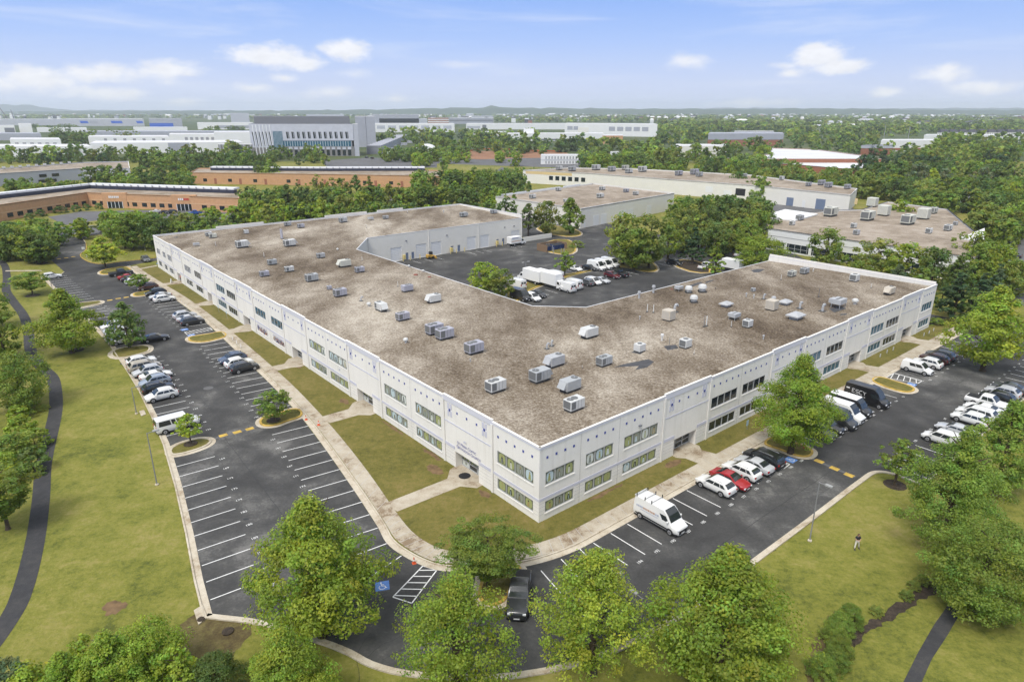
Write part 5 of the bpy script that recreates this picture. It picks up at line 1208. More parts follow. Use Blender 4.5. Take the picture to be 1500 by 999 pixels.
# ------------------------------------------------------------------ people
def person(p,ang,label,top,legs,hair,pose,skin=(.45,.27,.19)):
    root=thing('person',label,'person',p,ang)
    J=dict(pel=(0,0,.95),ch=(0,.02,1.25),nk=(0,.03,1.47),hd=(0,.06,1.60),tp=(0,.05,1.73))
    for s in (-1,1):
        k='l' if s<0 else 'r'
        J['hip'+k]=(s*.10,0,.90); J['sh'+k]=(s*.18,.02,1.40)
        f=pose.get('step'+k,(0,0)); J['kn'+k]=(s*.12+f[0]*.5,f[1]*.5+.03,.49); J['an'+k]=(s*.12+f[0],f[1],.08); J['to'+k]=(s*.13+f[0],f[1]+.17,.035)
        e,h=pose['arm'+k]; J['el'+k]=(s*e[0],e[1],e[2]); J['wr'+k]=(s*h[0],h[1],h[2])
    def skinmesh(name,verts,edges,rad,m,sub=1):
        me=bpy.data.meshes.new(name); me.from_pydata(verts,edges,[]); me.materials.append(m)
        o=bpy.data.objects.new(name+'_tmp',me); COL.objects.link(o); o.modifiers.new('s','SKIN'); 
        for v,r_ in zip(me.skin_vertices[0].data,rad): v.radius=(r_,r_)
        me.skin_vertices[0].data[0].use_root=True
        ss=o.modifiers.new('u','SUBSURF'); ss.levels=sub; ss.render_levels=sub
        bpy.context.view_layer.update(); dg=bpy.context.evaluated_depsgraph_get(); out=bpy.data.meshes.new_from_object(o.evaluated_get(dg),depsgraph=dg); out.name=name
        bpy.data.objects.remove(o); 
        if not out.materials: out.materials.append(m)
        out.polygons.foreach_set('use_smooth',[True]*len(out.polygons)); return out
    SK=mat('skin',skin,.6)
    V=[];E=[];Rr=[];ix={}
    def v(n,c,r): ix[n]=len(V); V.append(c); Rr.append(r)
    v('pel',J['pel'],.13); v('ch',J['ch'],.135); v('nk',J['nk'],.055); v('hd',J['hd'],.095); v('tp',J['tp'],.07)
    E+=[(0,1),(1,2),(2,3),(3,4)]
    v('nose',(0,.17,1.60),.018); E.append((ix['hd'],ix['nose']))
    for k in 'lr':
        s=-1 if k=='l' else 1
        v('ear'+k,(s*.105,.05,1.60),.02); E.append((ix['hd'],ix['ear'+k]))
        v('hip'+k,J['hip'+k],.095); v('kn'+k,J['kn'+k],.06); v('an'+k,J['an'+k],.042); v('to'+k,J['to'+k],.04); E+=[(ix['pel'],ix['hip'+k]),(ix['hip'+k],ix['kn'+k]),(ix['kn'+k],ix['an'+k]),(ix['an'+k],ix['to'+k])]
        v('sh'+k,J['sh'+k],.065); v('el'+k,J['el'+k],.042); v('wr'+k,J['wr'+k],.03); E+=[(ix['ch'],ix['sh'+k]),(ix['sh'+k],ix['el'+k]),(ix['el'+k],ix['wr'+k])]
        a=Vector(J['wr'+k]); d=(a-Vector(J['el'+k])).normalized(); sd=d.orthogonal().normalized(); up=d.cross(sd)
        pm=a+d*.07; v('pm'+k,tuple(pm),.032); E.append((ix['wr'+k],ix['pm'+k]))
        for j,(off,ln) in enumerate(((-.03,.065),(-.01,.08),(.01,.075),(.03,.055))):
            q=pm+sd*off+d*.02; v(f'f{k}{j}',tuple(q),.0095); v(f'g{k}{j}',tuple(q+d*ln*.6+up*.015),.009); v(f'h{k}{j}',tuple(q+d*ln+up*.045),.008)
            E+=[(ix['pm'+k],ix[f'f{k}{j}']),(ix[f'f{k}{j}'],ix[f'g{k}{j}']),(ix[f'g{k}{j}'],ix[f'h{k}{j}'])]
        q=a+d*.03+sd*-.035; v('t'+k,tuple(q),.011); v('u'+k,tuple(q+d*.045-sd*.02+up*.02),.01); E+=[(ix['wr'+k],ix['t'+k]),(ix['t'+k],ix['u'+k])]
    link('body',skinmesh('body',V,E,Rr,SK),root)
    # shirt, trousers, shoes, hair
    tv=[J['pel'],J['ch'],(0,.02,1.40)]; te=[(0,1),(1,2)]; tr=[.155,.165,.11]
    for k in 'lr':
        a=Vector(J['sh'+k]); b=Vector(J['el'+k]); i=len(tv); tv+=[tuple(a),tuple(a.lerp(b,.75))]; te+=[(1,i),(i,i+1)]; tr+=[.09,.068]
    link('shirt',skinmesh('shirt',tv,te,tr,mat('shirt '+label[:14],top,.8)),root)
    tv=[(0,0,.96)]; te=[]; tr=[.15]
    for k in 'lr':
        i=len(tv); tv+=[J['hip'+k],J['kn'+k],tuple(Vector(J['an'+k])+Vector((0,0,.03)))]; te+=[(0,i),(i,i+1),(i+1,i+2)]; tr+=[.115,.085,.07]
    link('trousers',skinmesh('trousers',tv,te,tr,mat('trousers '+label[:14],legs,.85)),root)
    for k in 'lr':
        a=Vector(J['an'+k]); b=Vector(J['to'+k]); sh=MB(); d=(b-a); ang2=math.atan2(d.y,d.x); sh.bbox(-.08,.25,-.05,.05,.0,.10,mat('shoe '+label[:6],pose.get('shoe',(.05,.05,.05)),.6),.03,Matrix.Translation((a.x,a.y,0))@Matrix.Rotation(ang2,4,'Z')); sh.build('shoe',root)
    hr=MB(); hr.lathe((0,.035,1.60),[(.112,-.06),(.122,.02),(.115,.09),(.08,.145),(.02,.165)],mat('hair '+label[:6],hair,.8),14); 
    hr.v=[(x,min(y,.10) if z<1.66 else y,z) for x,y,z in hr.v]; hr.build('hair',root,True)
    fc=MB()
    for s in (-1,1): fc.lathe((s*.035,.150,1.618),[(.012,0),(.006,.012)],TRIM,6)
    fc.box(-.03,.03,.138,.150,1.545,1.556,mat('lips',(.30,.12,.10),.6)); fc.build('face_detail',root)
    return root
hold=dict(arml=((.27,.02,1.14),(.10,.26,1.12)),armr=((.27,.02,1.14),(.10,.26,1.12)),stepl=(-.16,-.10),stepr=(.10,.14))
person(P(1254,803),math.pi*.97,'person in dark shirt and pale trousers standing on the lawn',(.018,.02,.028),(.60,.57,.50),(.09,.05,.03),hold)
walk=dict(arml=((.25,-.12,1.15),(.24,.08,.98)),armr=((.25,.12,1.15),(.22,.30,1.02)),stepl=(0,.28),stepr=(0,-.25),shoe=(.7,.7,.7))
person(P(1399,474.5),math.pi*.75,'person in purple top walking beside the black SUV under the conifers',(.22,.05,.17),(.50,.44,.30),(.3,.28,.25),walk)
st=dict(arml=((.25,0,1.13),(.25,.08,.88)),armr=((.25,0,1.13),(.25,.08,.88)))
q=W(139.0,.35,.143); person(q,ROT_A+math.pi/2,'person in orange vest and dark trousers standing in a far doorway',(.62,.13,.05),(.03,.025,.04),(.02,.015,.012),st)
# ------------------------------------------------------------------ trees
def crown_mesh(kind,nclump,nleaf,leaf,seed,asp=1.0):
    """unit crown (diameter 1, height 1): leaf blades gathered in clumps through the crown's volume; asp = real height/width"""
    g=np.random.default_rng(seed)
    def prof(t):
        if kind=='maple': return .5*np.where(t<.32,(t/.32+.05)**.5,np.clip(1-((t-.32)/.68)**1.25,0,1)**.92+.025)
        if kind=='round': return .5*np.sqrt(np.clip(1-(2*t-1)**2,0,1))**.8
        if kind=='conifer': return .5*(np.clip(1-t,0,1)**.85)*(.82+.18*np.sin(t*26))+.015
        if kind=='column': return .5*np.clip(t/.14,0,1)**.5*np.clip(1-t**3.2,0,1)**.7
        if kind=='umbrella': return .5*np.clip(t/.75,0.12,1)**.6*np.where(t>.72,np.sqrt(np.clip(1-((t-.72)/.30)**2,0,1)),1)
        if kind=='open': return .5*np.clip(t/.25,0,1)**.6*np.clip(1-t**2.4,0,1)**.6
        if kind=='shrub': return .5*np.sqrt(np.clip(1-t**2.2,0,1))
    th=g.uniform(0,2*np.pi,nclump); t=g.beta(1.25,1.35,nclump)
    if kind in('conifer',): t=g.beta(1.0,1.6,nclump)
    if kind=='shrub': t=g.uniform(0.05,.95,nclump)
    lob=1+.16*np.sin(3*th+g.uniform(0,6))*np.cos(5*t+g.uniform(0,6))+.10*np.sin(5*th+9*t+g.uniform(0,6))
    shell=g.uniform(0,1,nclump)**(.12 if kind=='shrub' else .42 if kind!='open' else .55)
    R=prof(t)*lob
    cr=dict(maple=.095,round=.11,conifer=.06,column=.10,umbrella=.085,open=.085,shrub=.12)[kind]*g.uniform(.55,1.15,nclump)
    rr=np.maximum(0,R-cr*.55)*shell
    cx=np.stack([rr*np.cos(th),rr*np.sin(th),t*(1-.06)+.03],1)
    per=max(3,nleaf//nclump); n=per*nclump
    ci=np.repeat(np.arange(nclump),per)
    d=g.normal(size=(n,3)); d/=np.linalg.norm(d,axis=1)[:,None]
    flat=.45 if kind in('umbrella','conifer') else .75
    rad=cr[ci]*g.uniform(.25,1,n)**.5
    off=d*rad[:,None]; off[:,2]*=flat/asp
    if kind=='conifer': off[:,2]-=rad*.25/asp
    pos=cx[ci]+off
    out=pos.copy(); out[:,2]=(pos[:,2]-.45)*.6; out/=np.linalg.norm(out,axis=1)[:,None]+1e-6
    nr=.70*d+.50*out+np.array([0,0,.65])+.60*g.normal(size=(n,3)); nr/=np.linalg.norm(nr,axis=1)[:,None]
    a=np.cross(nr,g.normal(size=(n,3))); a/=np.linalg.norm(a,axis=1)[:,None]; b=np.cross(nr,a)
    s=leaf*g.uniform(.6,1.35,n)[:,None]; a=a*s; b=b*s*.62; sc=np.array([1,1,1/asp])
    v=np.empty((n,4,3)); v[:,0]=pos-a*sc; v[:,1]=pos-b*sc+nr*s*.12*sc; v[:,2]=pos+a*sc; v[:,3]=pos+b*sc+nr*s*.12*sc
    v=v.reshape(-1,3)
    tint=g.normal(1,.13,nclump)[ci]*g.normal(1,.13,n); yel=np.clip(g.normal(0,.10,nclump)[ci]+g.normal(0,.06,n),-.25,.3)
    col=np.stack([tint*(1+yel),tint,tint*(1-yel*.5)],1)
    return v,col
def to_mesh(name,v,col,m):
    n=len(v)//4; me=bpy.data.meshes.new(name); me.vertices.add(4*n); me.vertices.foreach_set('co',v.astype(np.float32).ravel())
    me.loops.add(4*n); me.loops.foreach_set('vertex_index',np.arange(4*n,dtype=np.int32))
    me.polygons.add(n); me.polygons.foreach_set('loop_start',np.arange(0,4*n,4,dtype=np.int32)); me.polygons.foreach_set('loop_total',np.full(n,4,dtype=np.int32))
    me.update(); at=me.color_attributes.new('tint','FLOAT_COLOR','POINT')
    c=np.ones((4*n,4),np.float32); c[:,:3]=np.repeat(col,4,0); at.data.foreach_set('color',c.ravel()); me.materials.append(m); me.validate(); return me
CM={}
LOD=((78,(270,38000,.0096)),(48,(180,13000,.0155)),(26,(100,3200,.032)),(13,(60,1000,.058)),(0,(30,320,.10)))
def crown(kind,wpx,asp,var):
    for th,(nc,nl,lf) in LOD:
        if wpx>=th: break
    if kind in('open',): nl=int(nl*.55)
    ab_=1.0 if asp<1.15 else 1.4 if asp<1.8 else 2.2
    k=(kind,th,var,ab_)
    if k not in CM: v,c=crown_mesh(kind,nc,nl,lf,hash(k)%99991 if False else (sum(map(ord,kind))*31+th*7+var*13+int(ab_*10)),ab_); CM[k]=to_mesh('crown',v,c,LEAF)
    return CM[k]
TK={}
def trunk_mesh(var,kind):
    k=(var,kind)
    if k in TK: return TK[k]
    r=random.Random(var+5); mb=MB(); h=1.0
    pts=[(0,0,0),(.01,.0,.25),(r.uniform(-.02,.02),r.uniform(-.02,.02),.55),(r.uniform(-.03,.03),r.uniform(-.03,.03),.92)]
    rad=[.030,.021,.014,.003]; mb.tube((0,0,-.01),(0,0,.03),.042,.030,BARK,9)
    for a,b,ra,rb in zip(pts,pts[1:],rad,rad[1:]): mb.tube(a,b,ra,rb,BARK,8)
    if kind!='conifer':
        for i in range(11):
            t=.28+.055*i; an=i*2.4+r.random(); b0=Vector((0,0,t)); L=.30*(1-t*.6); b1=b0+Vector((math.cos(an)*L*.55,math.sin(an)*L*.55,L*.45)); b2=b1+Vector((math.cos(an+.3)*L*.4,math.sin(an+.3)*L*.4,L*.35))
            mb.tube(b0,b1,.010,.006,BARK,6); mb.tube(b1,b2,.006,.002,BARK,5)
    TK[k]=mb.mesh('trunk',True,.9); return TK[k]
GREENS=dict(mid=(.178,.240,.042),bright=(.230,.300,.040),dark=(.118,.172,.042),olive=(.195,.232,.050),deep=(.064,.108,.042),yellow=(.285,.345,.042),blue=(.102,.145,.066),grey=(.172,.202,.098))
NTREE=0
NAMES=dict(maple='maple_tree',round='broadleaf_tree',conifer='conifer_tree',column='columnar_tree',umbrella='locust_tree',open='sycamore_tree',shrub='shrub')
def tree(p,h,w,kind,green,label,group=None,clear=None):
    global NTREE; NTREE+=1
    d=math.sqrt(p.x**2+p.y**2+(CH-h/2)**2); wpx=w*F/d*.683*(2.4 if kind=='shrub' and w<3 else 1)
    rr=random.Random(NTREE*17); kk=rr.uniform(.86,1.16); c=[q*kk for q in GREENS[green]]; c[0]*=rr.uniform(.93,1.05)
    cl=(.12 if kind in('conifer','column') else .0 if kind=='shrub' else .17) if clear is None else clear; hc=h*(1-cl)
    nm=NAMES[kind]; var=rr.randrange(3 if wpx<110 else 4); ang=rr.uniform(0,6.28)
    root=thing(nm,label,'shrub' if kind=='shrub' else 'tree',(p.x,p.y,0),ang,group)
    o=link('crown',crown(kind,wpx,hc/w,var),root,c); o.location=(0,0,h*cl); o.scale=(w,w,hc)
    if kind!='shrub':
        t=link('trunk',trunk_mesh(var,'conifer' if kind=='conifer' else 'b'),root); t.scale=(h,h,h*.97)
    else:
        t=link('stem',trunk_mesh(var,'b'),root); t.scale=(h*.8,h*.8,h*.8)
    return root
def T(u,vtop,h,w,kind,green,label,group=None,clear=None): return tree(P(u,vtop,h),h,w,kind,green,label,group,clear)
def Tb(u,vb,vt,wpx,kind,green,label,group=None,clear=None):
    p=P(u,vb); h=height_at(p,vt); d=math.sqrt(p.length**2+(CH-h/2)**2); return tree(p,h,wpx*d/F,kind,green,label,group,clear)
# near trees, each described
T(450,727,13.5,12.6,'maple','bright','tall conical maple standing over the bottom left parking bays',clear=.06)
T(408,922,9.0,8.0,'maple','bright','bright maple cut by the bottom edge, below the tall conical maple',clear=.05)
T(664,840,11.5,10.6,'open','bright','broad sycamore at the bottom edge left of the dark pickup',clear=.06)
T(876,806,11.5,10.8,'open','bright','loose crowned sycamore at the bottom edge showing asphalt through its leaves',clear=.08)
T(1077,801,12.5,13.0,'maple','bright','dense conical maple at the bottom edge right of the loose sycamore',clear=.04)
T(714,770,6.6,9.6,'umbrella','mid','spreading honey locust on the corner island over the dark pickup',clear=.2)
T(1424,622,14.0,10.6,'maple','mid','large dark maple on the right beside the small young lawn tree',clear=.05)
T(1462,768,9.0,10.5,'round','mid','low drooping tree over the end of the black path',clear=.05)
T(1492,585,12.0,9.5,'maple','mid','big tree at the right edge behind the large dark maple',clear=.08)
T(1470,418,15.0,15,'maple','bright','broad tall tree at the right edge above the parked silver SUV',clear=.1)
Tb(1310,711,642,62,'open','mid','thin young tree with a mulch ring at the lawn corner',clear=.28)
Tb(1158,664,518,120,'maple','bright','bright full maple hiding windows of the right facade',clear=.1)
Tb(404,619,573,50,'round','mid','small round tree on the yellow tipped island by the walk',clear=.25)
Tb(280,650,606,40,'open','yellow','small bright young tree beside the white passenger van',clear=.25)
Tb(106,517,422,94,'maple','bright','large maple on the lawn left of the upper parking row',clear=.06)
Tb(190,510,443,50,'column','dark','dark columnar tree on the parking island by the white cars',clear=.08)
Tb(48,432,399,42,'round','mid','small lawn tree with mulch ring below the far white SUV',clear=.25)
Tb(62,386,353,44,'round','mid','small lawn tree at the upper left driveway bend',clear=.25)
Tb(155,392,347,52,'maple','yellow','yellow green tree on the far driveway island',clear=.18)
Tb(205,424,402,28,'round','mid','little tree hiding a white car in the far row',clear=.2)
Tb(12,775,682,95,'umbrella','mid','layered spreading tree at the left edge beside the path',clear=.2)
Tb(34,598,516,74,'round','mid','large dark tree overhanging the left path',clear=.03)
Tb(8,525,448,50,'round','mid','tall tree at the left edge above the overhanging one',clear=.03)
Tb(-4,480,405,42,'round','mid','tree at the left edge level with the upper lawn trees',clear=.03)
for u,vb,vt,w,k,gk,l in ((30,613,585,34,'shrub','bright','round bush under the large dark tree on the left'),(33,640,602,40,'shrub','bright','bright bush below the round bush on the left'),(52,655,622,42,'shrub','mid','bushy shrub against the left path edge'),(22,672,628,50,'shrub','mid','wide shrub left of the path bushes'),(50,690,650,44,'shrub','dark','shrub beside the path near the layered tree'),(18,700,655,45,'shrub','bright','leafy bush just above the layered tree'),(62,600,588,20,'shrub','olive','small bush at the dark shaded bed by the path')):
    Tb(u,vb,vt+5,w*.85,k,gk,l)
T(150,926,6.2,6.0,'maple','bright','bright young tree in the thicket at the bottom left',clear=.02)
T(205,914,5.4,5.6,'round','bright','second tree in the bottom left thicket behind the bright young one',clear=.02)
T(85,955,5.0,5.0,'maple','bright','left bright bush in the thicket at the bottom edge',clear=0)
T(250,945,4.6,4.2,'open','bright','green thicket bush right of the bright young tree',clear=0)
T(330-70,965,4.0,3.2,'maple','bright','small bright bush beside the dark glossy bush',clear=0)
T(310,962,3.4,4.6,'shrub','dark','dark glossy bush at the bottom edge under the leaf litter')
T(20,978,4.0,4.6,'shrub','yellow','yellow green bush in the bottom left corner')
T(5,966,4.4,3.6,'shrub','blue','bluish dark bush in the bottom left corner')
T(115,930,4.5,4.0,'open','bright','soft green tree left in the bottom left thicket',clear=.02)
for i,(u,v,r_) in enumerate(((1243,905,1.05),(1230,918,1.05),(1221,932,1.0),(1229,953,1.0),(1221,969,1.0),(1202,981,1.1))):
    p=P(u,v+9); tree(p,2.0,2.35*r_,'shrub','mid',('topmost clipped bush of the row by the mulch bed','second clipped bush from the top of the row','third clipped bush from the top, leftmost in the row','fourth clipped bush from the top, beside the lawn','fifth clipped bush from the top of the row','lowest clipped bush of the row at the bottom edge')[i],'clipped bushes in a row')
for u,v,l in ((1283,895,'small olive shrub in the dark mulch bed near the clipped bushes'),(1327,872,'small yellowish shrub in the middle of the mulch bed'),(1338,858,'small shrub at the upper end of the mulch bed'),(1350,850,'last small shrub of the mulch bed under the big tree')): tree(P(u,v+4),.9,1.3,'shrub','olive',l)
tree(P(1371,476),1.6,3.4,'shrub','mid','rounded shrub at the far right corner of the facade')
# courtyard
Tb(709,432,385,52,'round','bright','brighter of two trees by the courtyard cabinet',clear=.1); Tb(735,438,394,42,'round','olive','darker olive tree beside the courtyard cabinet',clear=.12)
Tb(827,404,367,34,'open','mid','small thin courtyard tree behind the white vans',clear=.2)
Tb(912,388,312,62,'round','olive','left of the great round courtyard trees beside the white vans',clear=.1); Tb(950,393,314,70,'round','olive','right of the great round courtyard trees with the yellow kerb',clear=.1); Tb(928,398,335,60,'round','mid','front tree of the great courtyard clump',clear=.12); Tb(978,380,322,40,'maple','bright','bright slim tree at the right of the courtyard clump',clear=.1)
Tb(1014,386,327,44,'conifer','deep','dark broad conifer beside the courtyard lane'); Tb(1047,404,351,36,'conifer','bright','bright feathery conifer over the courtyard eave')
Tb(1112,398,346,74,'round','bright','broad bright tree against the right wing end',clear=.06)
Tb(774,346,296,32,'maple','dark','dark slim tree just beyond the dock wing end'); Tb(800,346,294,42,'round','olive','olive tree between the dark slim tree and the conical one',clear=.1); Tb(835,343,288,46,'maple','mid','conical tree before the white gravel roofed warehouse',clear=.06)
Tb(845,362,352,22,'shrub','olive','low shrub on the courtyard island beside the blue containers')
# far right cluster
for u,vb,vt,w,k,gk,l in ((1395,470,392,62,'conifer','deep','largest dark conifer behind the right facade end'),(1430,468,398,58,'conifer','deep','dark conifer right of the largest one'),(1415,478,420,50,'conifer','dark','front conifer shading the black SUV'),(1450,460,385,48,'conifer','blue','bluish conifer at the right behind the pair'),(1376,455,410,34,'conifer','dark','small conifer right at the wall corner')): Tb(u,vb,vt,w,k,gk,l)
FRONT=[(1216,334,46,'round','olive','olive tree before the spandrel wall of the tan roofed building'),(1245,372,34,'round','mid','low tree right of the olive spandrel tree'),(1292,350,66,'round','olive','wide pale tree at the tan roofed building centre front'),(1335,357,62,'round','bright','bright round tree before the tan roofed building'),(1375,362,52,'round','dark','dark round tree before the tan roof corner'),(1412,370,40,'maple','dark','dark tree at the tan roof corner'),(1320,385,44,'maple','blue','bluish tree behind the far end parapet'),(1262,382,40,'round','mid','mid green tree just behind the end parapet'),(1190,375,30,'round','dark','dark bush tree by the ground floor windows'),(1358,390,36,'maple','mid','leafy tree behind the far right roof corner')]
for u,vt,w,k,gk,l in FRONT: p=P(u,vt,10.5); d=p.length; tree(p,10.5,w*d/F,k,gk,l,clear=.06)
# belts --------------------------------------------------------------------
def belt(x0,x1,y0,y1,jit,n,hs,ws,kinds,greens,label,group,seed):
    r=random.Random(seed)
    for i in range(n):
        t=(i+r.uniform(.15,.85))/n; u=x0+(x1-x0)*t; v=y0+(y1-y0)*t+r.uniform(-jit,jit); h=r.uniform(*hs); k=r.choice(kinds)
        tree(P(u,v,h),h,h*r.uniform(*ws),k,r.choice(greens),label,group,clear=.05)
D=('round','round','maple'); M_=('mid','dark','olive','mid'); Bt=('bright','mid','yellow')
belt(415,590,262,260,8,13,(11,16),(.6,.95),D+('conifer',),('mid','dark','olive'),'tall tree at the back of the belt behind the dock wing','trees behind the dock wing',1)
belt(345,600,290,285,9,20,(8,12),(.6,1.0),D+('column',),('mid','bright','olive','yellow'),'middle sized tree in the belt behind the dock wing','middle trees behind the dock wing',2)
belt(350,690,306,296,4,15,(6,8.5),(.75,1.0),D,Bt,'bright small tree just over the far edge of the gravel roof','bright trees at the far roof edge',3)
belt(645,770,238,262,9,14,(10,13),(.7,1.0),D,('mid','dark','bright'),'tree in the grove between the orange brick and the pale warehouses','grove beside the warehouses',4)
belt(600,760,262,284,9,14,(9,11),(.75,1.0),D+('conifer',),('mid','dark','bright'),'tree in front of the grove beside the gravel roofed warehouse','front grove beside the warehouse',5)
belt(985,1135,292,302,9,13,(10,13),(.8,1.05),D,('mid','dark','olive'),'tree in the dense grove beyond the courtyard lane','grove beyond the courtyard lane',6)
belt(1000,1110,322,318,7,9,(10,12),(.75,1.0),D,('olive','mid','dark'),'tree in the front of the grove beside the dark conifer','front of the courtyard lane grove',7)
belt(870,1080,240,238,5,12,(8,11),(.8,1.2),D,('mid','dark','bright','yellow'),'tree just behind the long cream warehouse roof','trees behind the cream warehouse',8)
belt(905,1130,212,205,9,16,(10,17),(.7,1.2),D,('mid','dark','bright','olive'),'tall tree in the wood between the brick and white buildings','wood behind the cream warehouse',9)
belt(1075,1320,252,256,6,14,(9,12),(.9,1.2),D,('mid','dark','olive'),'tree in the row behind the cream warehouse right end','row behind the warehouse end',10)
belt(1265,1500,226,220,8,18,(10,16),(.8,1.3),D,('dark','mid','olive','bright','deep'),'tree in the far right wood','far right wood',11)
belt(1260,1500,250,240,9,15,(9,15),(.8,1.3),D,('dark','mid','olive','grey','bright','yellow'),'tree in the front of the far right wood','front of the far right wood',12)
belt(1320,1500,290,262,9,12,(7,12),(.8,1.2),D,('mid','bright','olive','yellow','dark'),'tree behind the tan roofed building','trees behind the tan roofed building',13)
belt(1436,1510,305,300,8,7,(9,12),(.9,1.15),D,('mid','olive','bright'),'tree at the right end of the tan roofed building','trees at the right end of the tan roof',14)
belt(1425,1500,345,375,10,7,(9,12),(.8,1.0),D,('mid','bright','olive'),'tree by the lane at the right edge','trees by the right edge lane',15)
belt(2,165,219,222,4,9,(9,12),(.8,1.1),D,('dark','deep','mid'),'dark tree in the row before the white warehouses','row before the white warehouses',16)
belt(205,395,214,232,6,17,(11,14),(.85,1.1),D,('mid','dark','mid'),'tree in the belt left of the striped grey building','belt left of the striped building',17)
belt(125,275,242,246,6,10,(10,13),(.85,1.1),D,('mid','bright','dark'),'tree in the clump between the white and the orange brick building','clump between white and orange buildings',18)
belt(362,480,220,222,3,7,(9,11),(.8,1.0),D,('mid','dark'),'tree standing before the striped grey building','trees before the striped building',19)
belt(0,130,258,268,5,8,(7,9),(.8,1.1),D,('mid','bright'),'small tree between the white building and the orange brick front','small trees behind the orange brick front',20)
belt(20,345,322,306,6,17,(6,8.5),(.9,1.2),D,('mid','bright','olive'),'parking lot tree before the orange brick front','parking trees before the orange brick',21)
belt(238,345,322,316,6,8,(7,9),(.8,1.0),D,('mid','dark','bright'),'tree between the parking lot and the far end of the office','trees beyond the far end of the office',22)
belt(-10,58,322,336,6,7,(9,11),(.9,1.2),D,('mid','dark','bright'),'tree in the dark grove at the upper left edge','grove at the upper left edge',23)
belt(150,236,303,314,5,6,(10,12),(.8,1.0),D,('mid','dark'),'large tree behind the yellow green island tree','large trees behind the island tree',24)
def hedge(pts,h,w,green,label):
    v_,c_=[],[]; 
    P2=smooth_poly(pts,6); n=len(P2); g=np.random.default_rng(5)
    base,col=crown_mesh('shrub',16,420,.07,77)
    for q in P2[::2]: v_.append(base*np.array([w,w,h])+np.array([q.x,q.y,0])); c_.append(col)
    o=link('hedge',to_mesh('hedge',np.concatenate(v_),np.concatenate(c_),LEAF),None,GREENS[green]); tag(o,label,'hedge')
hedge(px((62,350),(75,351)),1.2,2.2,'dark','clipped hedge left of the driveway mouth'); hedge(px((80,350),(100,349),(118,348)),1.2,2.2,'dark','clipped hedge along the far parking lot')
for u,v,w,l in ((45,318,14,'low shrub under the orange brick windows at the left'),(60,313,14,'shrub beside the left orange brick windows'),(90,308,16,'shrub bed before the orange brick entrance'),(112,306,12,'clipped shrub left of the orange brick corner'),(128,304,10,'dark clipped shrub at the orange brick corner'),(145,303,10,'round shrub right of the orange brick corner')): Tb(u,v+4,v-6,w,'shrub','dark',l)
